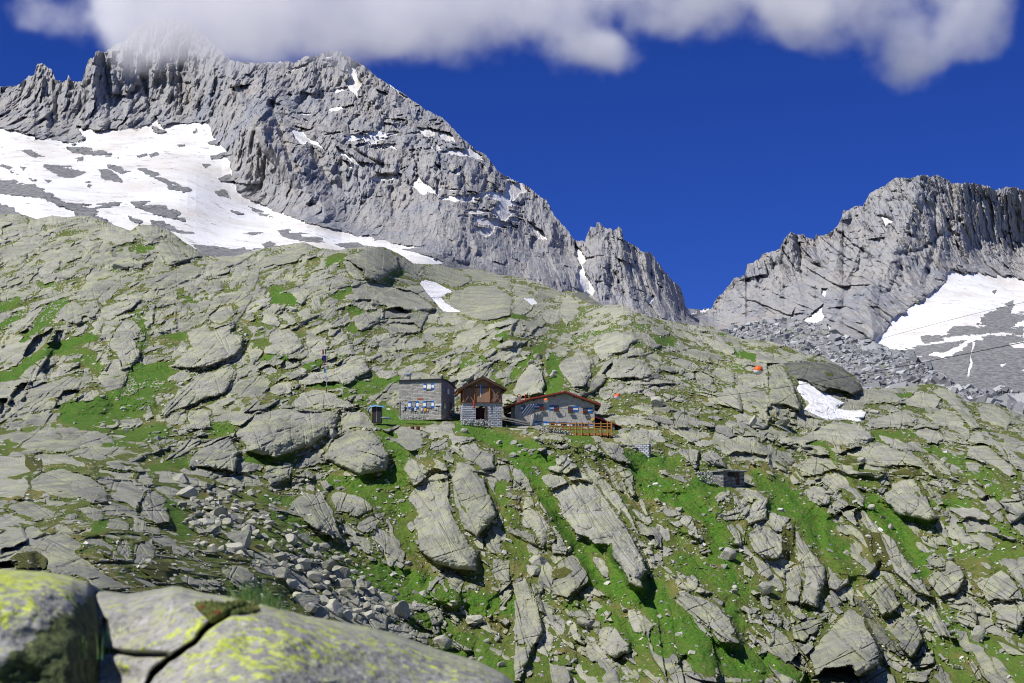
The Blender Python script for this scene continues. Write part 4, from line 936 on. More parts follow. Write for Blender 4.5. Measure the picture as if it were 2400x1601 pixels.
# thin snow lying on the ledges of the right flank
lg = fbm((mx * .8 + mz * .6) / 46, (mz * .8 - mx * .6) / 13, 5, 12, .6)
flank = sstep(60, 0, line_dist(tr('Q1', L('1450 420 1800 560 2050 720 2250 900')), um, vm) - 55) + .5 * sstep(60, 0, line_dist(tr('Q2', L('40 950 200 1150')), um, vm) - 30)
sno = np.maximum(sno, (lg * flank > .27).astype(F32))
scz = sstep(30, -20, poly_sdf(tr('Q1', L('-200 560 0 590 60 600 200 640 330 660 395 640 340 578 450 600 560 598 680 575 710 532 740 582 800 558 870 570 960 560 970 610 1000 650 1040 700 1060 770 1080 840 1120 900 1240 960 1400 1020 1560 1060 1700 1090 1830 1120 2351 1260 2700 1420 2700 1800 -200 1700')), um, vm)) 
scz2 = sstep(20, -10, poly_sdf(tr('Q2', L('1560 1640 1720 1500 1850 1390 1950 1330 2000 1240 2351 1290 2600 1300 2600 2100 1400 2100 1450 1640')), um, vm))
wall = np.minimum(scz, scz2)          # 1 on the rock walls, 0 on snowfields and scree below them
# fluted, faceted granite
ax = mx + .25 * mz
f1, c1 = facet(ax / 95, mz / 190, 1, 1.5, .5); f2, c2 = facet(ax / 38, mz / 85 + .2 * wb, 2, 1.5, .4)
f3, c3 = facet(ax / 13 + .4 * wb, mz / 46, 3, 1.7, .35); f4, c4 = facet(mx / 6.5 + .4 * wb2, mz / 20, 4, 1.7, .3); f5, c5 = facet(mx / 3.0, mz / 7 + wb2, 6, 1.7, .3)
rel = boxblur(62 * f1 + 26 * f2, 2) + 16 * fbm(ax / 60, mz / 190, 4, 3, .55, True)
sml = 26 * f3 + 15 * f4 + 7 * f5 + 10 * fbm(mx / 11, mz / 44, 4, 5, .6, True)
sml = sml - 6
low = 7 * fbm(mx / 120, mz / 50, 3, 6) + (1 - sno) * (5 * fbm(mx / 16, mz / 10, 5, 7, .6) + 4.5 * f4 + 4 * f5) + sno * 1.2 * fbm(mx / 22, mz / 14, 4, 7, .55)
rel = rel + sml * (1 - .8 * sno)
RELM = (rel - 30) * wall + low * (1 - wall) + sno * .5
# traced buttresses and gullies: (path, width px, metres towards the camera)
for s, wd, am in (('Q1 1060 330 1090 440 1180 560 1230 680', 14, 30), ('Q1 1200 520 1220 640 1330 780 1420 900', 22, 34), ('Q1 1360 700 1420 820 1500 980', 22, 26), ('Q1 1400 330 1450 500 1560 640 1650 800 1700 950', 26, 16),
                  ('Q1 1240 470 1300 620 1340 780', 9, -26), ('Q1 1250 480 1420 640 1520 860', 14, -22), ('Q1 1070 400 1100 480', 7, -22), ('Q1 1480 560 1640 700 1760 760', 8, -9), ('Q1 1530 640 1680 720 1800 780', 5, -8),
                  ('Q1 175 300 200 460 215 600', 12, 20), ('Q1 250 380 265 560', 8, -14), ('Q1 440 250 420 420 470 560', 16, 16), ('Q1 560 220 570 380 600 560', 14, 14), ('Q1 500 300 505 560', 7, -12), ('Q1 660 350 690 520', 8, -14), ('Q1 780 300 760 520', 9, 12), ('Q1 880 260 900 540', 10, 12),('Q1 830 260 835 520',6,-10),
                  ('Q1 1850 650 1800 800 1850 1000', 16, 14), ('Q1 2100 760 2100 950 2200 1150', 18, 18), ('Q1 2000 640 2080 800', 10, -10), ('Q2 200 1000 160 1150 230 1280', 14, 12),
                  ('Q2 385 1020 400 1150 430 1350', 16, 18), ('Q2 495 1050 500 1150 560 1400', 14, 14), ('Q2 600 1160 640 1300 700 1440', 14, 14), ('Q2 450 1080 470 1300', 8, -12), ('Q2 560 1150 600 1300', 7, -10),
                  ('Q2 1270 1080 1290 1240 1330 1400', 16, 22), ('Q2 1320 1120 1330 1250', 6, -14), ('Q2 1110 1220 1120 1380', 12, 12), ('Q2 1180 1180 1200 1400', 8, 10), ('Q2 1530 980 1500 1150 1470 1300', 16, 18), ('Q2 1620 1150 1560 1300 1480 1480', 12, -18),
                  ('Q2 1660 1250 1640 1400 1660 1560', 22, 26), ('Q2 1880 810 1830 1000 1760 1150 1700 1300', 24, 22), ('Q2 1940 900 1950 1100 1900 1300', 12, -14), ('Q2 2060 860 2060 1050 2060 1220', 18, 14), ('Q2 2140 900 2180 1100', 10, -12), ('Q2 2250 900 2260 1200', 20, 14), ('Q2 2060 1010 1880 1150 1700 1180', 8, -10)):
    t, pl = s[:2], L(s[3:]); pl = tr(t, pl)
    xs = [p[0] for p in pl]; ys = [p[1] for p in pl]; e = wd * 2.5
    i0 = max(0, int((min(xs) - e - UM[0]) / SM)); i1 = min(len(UM), int((max(xs) + e - UM[0]) / SM) + 1)
    j0 = max(0, int((min(ys) - e - VM[0]) / SM)); j1 = min(len(VM), int((max(ys) + e - VM[0]) / SM) + 1)
    d = line_dist(pl, um[j0:j1, i0:i1] + 4 * wb[j0:j1, i0:i1], vm[j0:j1, i0:i1])
    RELM[j0:j1, i0:i1] += am * np.clip(1 - d / wd, 0, 1) ** .8 * wall[j0:j1, i0:i1]
YM = RM - RELM
skm = np.interp(UM, *zip(*SKY_MTN)).astype(F32)
notsnow = 1.0
skm = skm + (5.5 - 3 * np.exp(-((UM - 1000) / 180.) ** 2)) * fbm(UM / 15.0, UM * 0, 4, 4, .6, True) + 1.0 * vn(UM / 2.6, UM * 0, 1) - 1
NRM = 610
VVm = skm[None, :] + (VM[-1] - 2 - skm[None, :]) * np.linspace(0, 1, NRM)[:, None]
jf = (VVm - VM[0]) / SM; jb = np.clip(jf.astype(int), 0, len(VM) - 2); fr = np.clip(jf - jb, 0, 1).astype(F32)
cols = np.arange(len(UM))[None, :].repeat(NRM, 0)
YMg = rs(YM); dx, dz = dirs(UM[None, :].repeat(NRM, 0), VVm)
XMg = dx * YMg; ZMg = dz * YMg
tone = fbm(mx / 110, mz / 90, 4, 14) * .5 + .5
right = sstep(1500, 1700, um)
attm = np.stack([rs(sno), rs(wall), rs(np.clip(.35 * c2 + .3 * c3 + .35 * c4, 0, 1)), rs(tone)], -1)
bk = 5
Xb = np.stack([XMg[0] * (1 + .01 * k * k) for k in range(bk, 0, -1)]); Yb = np.stack([YMg[0] + 22 * k * k for k in range(bk, 0, -1)]); Zb = np.stack([ZMg[0] - 20 * k * k for k in range(bk, 0, -1)])
pad = lambda A: np.concatenate([np.repeat(A[:1], bk, 0), A], 0)
mount = grid_mesh('mountain', np.vstack([Xb, XMg]), np.vstack([Yb, YMg]), np.vstack([Zb, ZMg]), {'ma': pad(attm)}, smooth=False)
tag(mount, 'jagged grey granite peaks with snowfields at the foot of their walls', 'mountain', kind='structure')
def mt_mat():
    s = NT('mountain granite and snow')
    sn, wl, ci, to = s.attr('ma')
    n1 = s.noise(.010, 5, .6); n2 = s.noise(.05, 6, .65); n3 = s.noise(.22, 5, .7)
    stre = s.noise(.045, 5, .7, s.map((1, 1, .16)))
    c = s.mix(s.ramp(n1, .38, .62), rgb(.30, .315, .365), rgb(.40, .38, .37))
    c = s.mix(s.math('MULTIPLY', s.ramp(n2, .5, .68), .6), c, rgb(.42, .36, .29))
    c = s.mix(s.math('MULTIPLY', s.ramp(stre, .52, .68), .6), c, rgb(.15, .155, .175))
    fs = s.noise(.16, 6, .75, s.map((1, 1, .22)))
    c = s.mix(s.math('MULTIPLY', s.ramp(fs, .50, .62), .5), c, rgb(.13, .135, .155))
    c = s.mix(s.math('MULTIPLY', s.ramp(fs, .48, .38), .4), c, rgb(.52, .50, .48))
    c = s.mix(s.math('MULTIPLY', s.ramp(ci, .45, .8), .45), c, rgb(.44, .43, .42))
    c = s.mix(s.math('MULTIPLY', s.ramp(n3, .55, .7), .45), c, rgb(.13, .13, .145))
    scr = s.mix(s.ramp(n3, .38, .6), rgb(.14, .145, .16), rgb(.33, .325, .32))
    c = s.mix(s.ramp(wl, .3, .7), scr, c)
    snc = s.mix(s.ramp(s.noise(.02, 5, .6, s.map((1, .3, 1))), .42, .66), rgb(.78, .78, .80), rgb(.68, .64, .60))
    f = s.ramp(s.math('ADD', sn, s.math('MULTIPLY', s.math('SUBTRACT', s.noise(.12, 6, .75), .5), .8)), .44, .54)
    snc = s.mix(s.math('MULTIPLY', s.ramp(s.noise(.035, 6, .7, s.map((1, .5, 2))), .50, .66), .5), snc, rgb(.50, .475, .45))
    # dirt specks and small stones on the snow
    sp = s.ramp(s.math('ADD', s.math('MULTIPLY', n3, .5), s.math('MULTIPLY', n2, .6)), .63, .68)
    f = s.math('MULTIPLY', f, s.math('SUBTRACT', 1, sp))
    col = s.mix(f, c, snc)
    h = s.math('MULTIPLY', s.math('ADD', s.math('ADD', n3, fs), s.math('MULTIPLY', n2, .8)), s.ramp(sn, .4, .6, 1, .25))
    return s.fin(col, .9, s.bump(h, .9, 3.0))
mount.data.materials.append(mt_mat())
# ---------------------------------------------------------------- moraine between the slope and the right-hand peak
UO = np.arange(1520, 2530, 1.5); NO = 230
so_ = np.interp(UO, *zip(*SKY_MOR)).astype(F32) + 1.5 * fbm(UO / 9, UO * 0, 3, 2)
VO = so_[None, :] + (1010 - so_[None, :]) * np.linspace(0, 1, NO)[:, None]
UUo = UO[None, :].repeat(NO, 0)
RO = 900 - 330 * np.clip((VO - 760) / 230, 0, 1) - (UUo - 1700) * .22 + 40 * np.exp(-np.clip((VO - so_) / 5, 0, 9))
dxo, dzo = dirs(UUo, VO); ox, oz = dxo * RO, dzo * RO
g1_, q1 = facet(ox / 7, RO / 8, 9, 1.6, .3); g2_, q2 = facet(ox / 3.2, RO / 4, 10, 1.6, .3, .6); g3_, q3 = facet(ox / 1.6, RO / 2.4, 11, 1.6, .3, .6)
hz = 3 * fbm(ox / 40, RO / 50, 3, 3) + 1.5 * g1_ + 1.2 * g2_ + .7 * g3_
hz = hz * sstep(0, 10, VO - so_)
YO = RO - .5 * hz
mturf = sstep(.1, .4, fbm(ox / 25, oz / 9, 4, 6)) * sstep(1980, 2060, UUo) * sstep(840, 880, VO)
amo = np.stack([q2, mturf, q3, q1], -1)
XOg, ZOg = dxo * YO, dzo * YO + hz
Xb = np.stack([XOg[0] for k in range(4, 0, -1)]); Yb = np.stack([YO[0] + 12 * k * k for k in range(4, 0, -1)]); Zb = np.stack([ZOg[0] - 6 * k * k for k in range(4, 0, -1)])
mor = grid_mesh('moraine', np.vstack([Xb, XOg]), np.vstack([Yb, YO]), np.vstack([Zb, ZOg]), {'ma': np.concatenate([np.repeat(amo[:1], 4, 0), amo], 0)}, smooth=False)
tag(mor, 'grey boulder moraine between the green slope and the right-hand peak', 'moraine', kind='structure')
def mor_mat():
    s = NT('moraine blocks'); a, b, c_, d_ = s.attr('ma')
    n = s.noise(.8, 5, .7)
    c = s.mix(s.math('ADD', s.math('MULTIPLY', a, .5), s.math('MULTIPLY', c_, .5)), rgb(.06, .065, .07), rgb(.30, .305, .31))
    c = s.mix(s.math('MULTIPLY', s.ramp(n, .5, .65), .5), c, rgb(.12, .12, .125))
    c = s.mix(s.math('MULTIPLY', s.ramp(s.noise(.03, 3), .5, .6), .5), c, rgb(.30, .31, .22))
    c = s.mix(s.math('MULTIPLY', b, s.ramp(n, .4, .55)), c, rgb(.08, .11, .03))
    return s.fin(c, .9, s.bump(n, .8, .6))
mor.data.materials.append(mor_mat())
# wide ground sheet below everything, out to the horizon
def plane_ground():
    n = 60; xs = np.sign(np.linspace(-1, 1, n)) * np.abs(np.linspace(-1, 1, n)) ** 2.5 * 30000
    X, Y = np.meshgrid(xs, xs[::-1] + 0); Z = -28 - 6 * np.clip(np.abs(X) / 3000, 0, 6) + 0 * Y
    Z = Z + 24.0 * np.exp(-((Y - 10) ** 2 + X ** 2) / 60 ** 2)
    o = grid_mesh('ground', X.astype(F32), Y.astype(F32), Z.astype(F32)); tag(o, 'valley floor below the slope', 'ground', kind='structure')
    s = NT('valley turf'); c = s.mix(s.ramp(s.noise(.05, 6), .4, .6), rgb(.07, .11, .02), rgb(.30, .30, .25)); o.data.materials.append(s.fin(c, .95))
plane_ground()

# loose blocks of the moraine, far too many to count
def loose(name, n, fn, mat, label, seed):
    R_ = np.random.default_rng(seed)
    cb = np.array([(-1,-1,-1),(1,-1,-1),(1,1,-1),(-1,1,-1),(-1,-1,1),(1,-1,1),(1,1,1),(-1,1,1)], float); fc = np.array([(0,3,2,1),(4,5,6,7),(0,1,5,4),(1,2,6,5),(2,3,7,6),(3,0,4,7)])
    V_ = []; F_ = []; k = 0
    for i in range(n):
        r = fn(R_)
        if r is None: continue
        c, s_ = r
        m = Matrix.Rotation(R_.uniform(0, 6.28), 3, 'Z') @ Matrix.Rotation(R_.normal(0, .45), 3, 'X') @ Matrix.Rotation(R_.normal(0, .45), 3, 'Y')
        d = np.array([R_.uniform(.7, 1.4), R_.uniform(.6, 1.1), R_.uniform(.3, .7)]) * s_ * .5
        v = (cb * d + R_.normal(0, .13, (8, 3)) * s_ * .5) * np.where(cb[:, 2:3] > 0, R_.uniform(.6, 1), 1)
        V_.append(v @ np.array(m).T + np.array(c)); F_.append(fc + k); k += 8
    V_ = np.concatenate(V_).astype(F32); F_ = np.concatenate(F_).astype(np.int32)
    me = bpy.data.meshes.new(name); me.vertices.add(len(V_)); me.vertices.foreach_set('co', V_.ravel()); me.loops.add(F_.size); me.loops.foreach_set('vertex_index', F_.ravel())
    me.polygons.add(len(F_)); me.polygons.foreach_set('loop_start', np.arange(0, F_.size, 4, dtype=np.int32)); me.update(calc_edges=True); me.polygons.foreach_set('use_smooth', np.zeros(len(F_), bool))
    a = me.attributes.new('ma', 'FLOAT_COLOR', 'POINT'); t = np.repeat(R_.random(len(V_) // 8), 8); a.data.foreach_set('color', np.stack([t, t, t, t], -1).astype(F32).ravel())
    me.materials.append(mat); o = bpy.data.objects.new(name, me); COL.objects.link(o); tag(o, label, 'stones', None, 'stuff'); return o
def stone_mat(name, lo, hi):
    s = NT(name); a, b, c_, d_ = s.attr('ma'); n = s.noise(1.5, 4, .7); c = s.mix(a, rgb(*lo), rgb(*hi)); c = s.mix(s.math('MULTIPLY', s.ramp(n, .45, .65), .5), c, rgb(*[x * .4 for x in hi])); return s.fin(c, .9, s.bump(n, .6, .1))
def mor_pt(R_):
    u = R_.uniform(1600, 2500); j = int(np.clip((u - UO[0]) / 1.5, 0, len(UO) - 1)); i = int(R_.random() ** 1.15 * (NO - 1))
    if VO[i, j] > 990: return None
    return (XOg[i, j], YO[i, j], ZOg[i, j]), min(6, .8 + R_.exponential(.9))
loose('loose_blocks', 15000, mor_pt, stone_mat('moraine stone', (.10, .105, .11), (.46, .465, .48)), 'countless grey blocks covering the moraine', 3)
def hill_pt(R_):
    u = R_.uniform(0, 2400); v = R_.uniform(620, 1590); t = rasterval(turf, u, v)
    if v < np.interp(u, US, sk) + 5: return None
    fld = 400 < u < 1000 and 1080 < v < 1450 and abs(v - (1070 + (u - 430) * .72)) < 75
    if t < .4 and not fld: return None
    g = ground_pt(u, v); gm = rasterval(GM, u, v)
    if gm > .5 and R_.random() < .6 and not fld: return None
    s_ = (.20 + R_.exponential(.15)) * (1.0 if not fld else 1.15)
    s_ *= min(1, g.y / 210)
    return (g.x, g.y, g.z), min(s_, 1.1)
loose('loose_stones', 10000, hill_pt, stone_mat('slope stone', (.20, .195, .17), (.58, .56, .50)), 'countless small pale stones lying in the turf of the slope', 5)
# ---------------------------------------------------------------- lichen-covered boulders right in front of the camera
def fore_mat():
    s = NT('lichen boulder'); a, b, c_, d_ = s.attr('ma')
    n1 = s.noise(2.2, 5, .6); n2 = s.noise(9, 5, .65); n3 = s.noise(34, 4, .7)
    c = s.mix(s.ramp(n1, .35, .65), rgb(.17, .175, .165), rgb(.36, .345, .325))
    c = s.mix(s.math('MULTIPLY', s.ramp(n3, .5, .7), .5), c, rgb(.45, .43, .42))
    c = s.mix(s.math('MULTIPLY', s.ramp(n2, .55, .68), .5), c, rgb(.13, .13, .13))
    li = s.ramp(s.math('ADD', s.noise(27, 6, .65), s.math('ADD', s.math('MULTIPLY', s.math('SUBTRACT', n3, .5), .35), s.math('MULTIPLY', a, .16))), .60, .645)
    c = s.mix(s.math('MULTIPLY', li, .92), c, s.mix(s.ramp(n3, .4, .6), rgb(.36, .44, .02), rgb(.52, .58, .08)))
    n4 = s.noise(60, 4, .7); c = s.mix(s.math('MULTIPLY', s.ramp(n4, .5, .6), .55), c, rgb(.09, .095, .085)); c = s.mix(s.math('MULTIPLY', s.ramp(s.noise(28, 4, .7), .56, .64), .6), c, rgb(.50, .48, .46))
    li2 = s.ramp(s.noise(24, 4, .65), .52, .60); c = s.mix(s.math('MULTIPLY', li2, .6), c, rgb(.38, .40, .20))
    mo = s.ramp(s.math('ADD', s.math('MULTIPLY', b, .55), s.noise(20, 4, .7)), .76, .84)
    c = s.mix(mo, c, s.mix(s.ramp(n3, .4, .6), rgb(.02, .03, .012), rgb(.09, .11, .04)))
    c = s.mix(s.ramp(c_, .3, .8), c, rgb(.03, .03, .025))
    return s.fin(c, .9, s.bump(s.math('ADD', n2, s.math('MULTIPLY', n3, .6)), .8, .02))
FM = fore_mat()
def fore_rock(name, crest, u0, u1, rfun, grooves, cols_, label):
    us = np.arange(u0, u1, 3.0); n = 190
    cr = np.interp(us, *zip(*crest)).astype(F32) + 1.5 * fbm(us / 60, us * 0, 3, 2)
    vv = cr[None, :] + (1790 - cr[None, :]) * (np.linspace(0, 1, n)[:, None] ** 1.3)
    uu = us[None, :].repeat(n, 0)
    r = rfun(uu, vv, cr[None, :].repeat(n, 0))
    dx, dz = dirs(uu, vv); wx, wz = dx * 3.4, dz * 3.4
    rel = .10 * fbm(wx / .30, wz / .14, 3, 3) + .04 * fbm(wx / .10, wz / .07, 4, 6) + .012 * facet(wx / .09, wz / .05, 5)[0]
    gr = np.zeros_like(r)
    for pl, wd, dep in grooves:
        d = line_dist(pl, uu + 6 * vn(vv / 30, uu / 30, 2), vv); g = np.exp(-(d / wd) ** 2); gr = np.maximum(gr, g * min(1, dep * 5)); rel -= dep * g
    roll = .5 * np.exp(-np.clip((vv - cr[None, :]) / 9, 0, 20)) + .25 * np.exp(-np.clip((vv - cr[None, :]) / 45, 0, 20))
    y = r - rel + roll
    X, Z = dx * y, dz * y; yy = y.copy()
    a = sstep(.0, .5, fbm(wx / .5, wz / .3, 2, 9) + .25); b = cols_(uu, vv)
    att = np.stack([a, b, gr, gr * 0 + 1], -1)
    bX = np.stack([X[0]] * 6); bY = np.stack([y[0] + .12 * k + .1 * k * k for k in range(6, 0, -1)]); bZ = np.stack([Z[0] - .03 * k ** 2.6 for k in range(6, 0, -1)])
    fX = np.stack([X[-1]] * 4); fY = np.stack([y[-1] - .08 * k for k in range(1, 5)]); fZ = np.stack([Z[-1] - .9 * k for k in range(1, 5)])
    X = np.vstack([bX, X, fX]); Y = np.vstack([bY, y, fY]); Z = np.vstack([bZ, Z, fZ])
    att = np.concatenate([np.repeat(att[:1], 6, 0), att, np.repeat(att[-1:], 4, 0)])
    # close the sides
    def side(A, k, dlt): return np.concatenate([(A[:, :1] + dlt[0]), A, (A[:, -1:] + dlt[1])], 1)
    X = side(X, 0, (-.05, .05)); Y = side(Y, 0, (.6, .6)); Z = side(Z, 0, (-1.2, -1.2))
    att = np.concatenate([att[:, :1], att, att[:, -1:]], 1)
    o = grid_mesh(name, X, Y, Z, {'ma': att}); o.data.materials.append(FM)
    tag(o, label, 'boulder', 'lichen-covered boulders in the foreground')
    def at(u, v):
        i = int(np.clip((u - us[0]) / 3, 0, len(us) - 1)); j = int(np.argmin(np.abs(vv[:, i] - v))); return float(yy[j, i])
    return at
crL = L('-160 1330 0 1334 100 1340 170 1352 205 1366 222 1392 232 1420 236 1450 250 1600')
crM = L('60 1600 120 1500 160 1440 215 1400 232 1384 300 1392 360 1384 405 1374 425 1376 480 1390 540 1398 613 1413 715 1443 868 1469 945 1492 1021 1520 1123 1551 1180 1580 1250 1640')
def rL(u, v, c): return 3.50 - .22 * (v - c) / 250 + .16 * sstep(150, 250, u) + .06 * sstep(30, 160, v - c + .5 * (u - 80))
def rM(u, v, c): return 3.72 - .26 * (v - c) / 200 + .12 * np.sin(u / 130.)
atM = fore_rock('lichen_boulder', crM, 66, 1240, rM, [(tr('Q3', L('1180 1205 1080 1235 980 1290 900 1370 840 1420 760 1470 700 1530 640 1640')), 4.8, .18), (tr('Q3', L('480 1290 430 1380 260 1470')), 9, .06), (tr('Q3', L('760 1440 620 1440 470 1420')), 6, .07), (tr('Q3', L('1700 1330 1900 1390 2150 1480')), 6, .05)],
          lambda u, v: .25 * sstep(60, 0, line_dist(tr('Q3', L('240 1300 420 1340 480 1390')), u, v)) + .0 * u, 'pale grey boulder with bright yellow-green lichen and a deep dark crack, blurred in the foreground')
atL = fore_rock('lichen_boulder', crL, -150, 256, rL, [],
          lambda u, v: sstep(-40, 60, (v - 1395) + .75 * (u - 190)) * sstep(1350, 1372, v), 'rounded grey boulder with yellow lichen and a dark mossy flank in the bottom left corner')
def tuft(u, v, r, n, h, spread, label, seed, lean=0., dry=.2):
    R_ = random.Random(seed); bm = bmesh.new(); base = P(u, v, r)
    for i in range(n):
        x = R_.gauss(0, spread); y = R_.gauss(0, spread * .6); hh = h * R_.uniform(.45, 1.1); w = .0016
        bx, by = R_.gauss(lean, .35) * hh, R_.gauss(0, .3) * hh
        prev = None
        for k in range(5):
            t = k / 4
            c = Vector((x + bx * t * t, y + by * t * t, -.03 + (hh + .03) * t * (1 - .25 * t * abs(bx) / hh)))
            ww = w * (1 - t * .85)
            a = bm.verts.new(c + Vector((-ww, 0, 0))); b = bm.verts.new(c + Vector((ww, ww * .5, 0)))
            if prev: bm.faces.new((prev[0], prev[1], b, a))
            prev = (a, b)
    me = bpy.data.meshes.new('grass_tuft'); bm.to_mesh(me); bm.free()
    o = bpy.data.objects.new('grass_tuft', me); COL.objects.link(o); o.location = base
    s = NT('grass blades'); c = s.mix(s.ramp(s.noise(60, 2), .4, .6), rgb(.10, .22, .05), rgb(.22, .30, .10)); me.materials.append(s.fin(c, .7))
    tag(o, label, 'grass tuft', 'grass tufts on the foreground boulders'); return o
tuft(585, 1412, atM(585, 1412) + .12, 150, .055, .028, 'green grass tuft rising behind the crest of the lichen boulder', 1, -.2)
tuft(636, 1425, atM(636, 1425) + .1, 60, .045, .015, 'small green grass tuft right of the larger one behind the boulder crest', 2, .1)
tuft(262, 1500, atM(262, 1500), 14, .045, .02, 'thin grass tuft growing on the face of the lichen boulder', 3, .1)
tuft(188, 1512, atL(188, 1512), 16, .035, .03, 'low grass tuft at the left part of the lichen boulder', 4, .0)
def moss_pad():
    bm = bmesh.new(); R_ = random.Random(9)
    pts = tr('Q3', L('900 1215 960 1205 1040 1210 1100 1200 1170 1215 1190 1240 1120 1250 1060 1262 1010 1280 965 1275 930 1245'))
    for i in range(2600):
        u = R_.uniform(455, 612); v = R_.uniform(1412, 1455)
        if poly_sdf(pts, np.array([u]), np.array([v]))[0] < 0: continue
        c = P(u, v, atM(u, v) - .004); k = R_.uniform(.003, .007)
        m = bmesh.ops.create_icosphere(bm, subdivisions=1, radius=k, matrix=Matrix.Translation(c) @ Matrix.Diagonal((1, 1, R_.uniform(.8, 2.0), 1)))
    me = bpy.data.meshes.new('moss_cushion'); bm.to_mesh(me); bm.free()
    o = bpy.data.objects.new('moss_cushion', me); COL.objects.link(o)
    s = NT('moss'); n = s.noise(25, 3); c = s.mix(s.ramp(n, .4, .6), rgb(.04, .06, .012), rgb(.12, .13, .03)); c = s.mix(s.ramp(s.noise(30, 2, .5, s.map((1, 1, 1), (1, 0, 0))), .62, .68), c, rgb(.20, .04, .02)); me.materials.append(s.fin(c, .9))
    tag(o, 'dark green and reddish moss cushion in the crack of the lichen boulder', 'moss')
moss_pad()
# ---------------------------------------------------------------- clouds: real volumes in front of the summits
def cloud(name, label, blobs, box, vox, dens, seed):
    (x0, x1), (y0, y1), (z0, z1) = box
    me = bpy.data.meshes.new(name)
    o = bpy.data.objects.new(name, me); COL.objects.link(o)
    g = bpy.data.node_groups.new(name, 'GeometryNodeTree')
    g.interface.new_socket('Geometry', in_out='OUTPUT', socket_type='NodeSocketGeometry')
    N = g.nodes; K = g.links
    out = N.new('NodeGroupOutput'); vc = N.new('GeometryNodeVolumeCube'); sm = N.new('GeometryNodeSetMaterial')
    vc.inputs['Min'].default_value = (x0, y0, z0); vc.inputs['Max'].default_value = (x1, y1, z1)
    for i, a, b in (('Resolution X', x0, x1), ('Resolution Y', y0, y1), ('Resolution Z', z0, z1)): vc.inputs[i].default_value = max(8, int((b - a) / vox))
    pos = N.new('GeometryNodeInputPosition')
    def M(op, a, b=None, c=None):
        n = N.new('ShaderNodeMath'); n.operation = op
        for i, v in enumerate((a, b, c)):
            if v is None: continue
            if isinstance(v, bpy.types.NodeSocket): K.new(v, n.inputs[i])
            else: n.inputs[i].default_value = v
        return n.outputs[0]
    def noise(scale, det, rough, vec, off):
        n = N.new('ShaderNodeTexNoise'); n.noise_dimensions = '4D'; n.inputs['W'].default_value = off
        n.inputs['Scale'].default_value = scale; n.inputs['Detail'].default_value = det; n.inputs['Roughness'].default_value = rough
        K.new(vec, n.inputs['Vector']); return n
    wn = noise(1 / 66, 3, .6, pos.outputs[0], seed + 5)
    sub = N.new('ShaderNodeVectorMath'); sub.operation = 'SUBTRACT'; K.new(wn.outputs['Color'], sub.inputs[0]); sub.inputs[1].default_value = (.5, .5, .5)
    mul = N.new('ShaderNodeVectorMath'); mul.operation = 'MULTIPLY_ADD'; K.new(sub.outputs[0], mul.inputs[0]); mul.inputs[1].default_value = (66, 30, 55); K.new(pos.outputs[0], mul.inputs[2])
    sp = N.new('ShaderNodeSeparateXYZ'); K.new(mul.outputs[0], sp.inputs[0])
    tot = None
    for (u, v, y, ru, rv, ry, amp) in blobs:
        c = P(u, v, y); k = y / FPX
        q = M('POWER', M('MULTIPLY', M('SUBTRACT', sp.outputs[0], c.x), 1 / (ru * k)), 2.0)
        q2 = M('POWER', M('MULTIPLY', M('SUBTRACT', sp.outputs[2], c.z), 1 / (rv * k)), 2.0)
        q3 = M('POWER', M('MULTIPLY', M('SUBTRACT', sp.outputs[1], c.y), 1 / ry), 2.0)
        e = M('MULTIPLY', M('EXPONENT', M('MULTIPLY', M('ADD', M('ADD', q, q2), q3), -1.0)), amp)
        tot = e if tot is None else M('ADD', tot, e)
    n1 = noise(1 / 58, 9, .66, pos.outputs[0], seed)
    v = M('ADD', tot, M('MULTIPLY', M('MULTIPLY', M('SUBTRACT', n1.outputs[0], .5), 6.0), M('MINIMUM', M('MULTIPLY', tot, 2.2), 1.0)))
    d = N.new('ShaderNodeMapRange'); d.interpolation_type = 'SMOOTHSTEP'
    K.new(v, d.inputs[0]); d.inputs[1].default_value = .38; d.inputs[2].default_value = 1.35; d.inputs[3].default_value = 0; d.inputs[4].default_value = 1
    # fade to nothing at the sides of the box
    K.new(d.outputs[0], vc.inputs['Density'])
    K.new(vc.outputs[0], sm.inputs[0]); K.new(sm.outputs[0], out.inputs[0])
    m = bpy.data.materials.new('cloud vapour'); m.use_nodes = True; t = m.node_tree; t.nodes.clear()
    mo = t.nodes.new('ShaderNodeOutputMaterial'); pv = t.nodes.new('ShaderNodeVolumePrincipled')
    pv.inputs['Color'].default_value = (.985, .975, .995, 1); pv.inputs['Density'].default_value = dens; pv.inputs['Anisotropy'].default_value = .0
    t.links.new(pv.outputs[0], mo.inputs['Volume'])
    sm.inputs['Material'].default_value = m
    me.materials.append(m)
    md = o.modifiers.new('vapour', 'NODES'); md.node_group = g
    tag(o, label, 'cloud', 'clouds over the summits', 'stuff'); return o
CY = 900
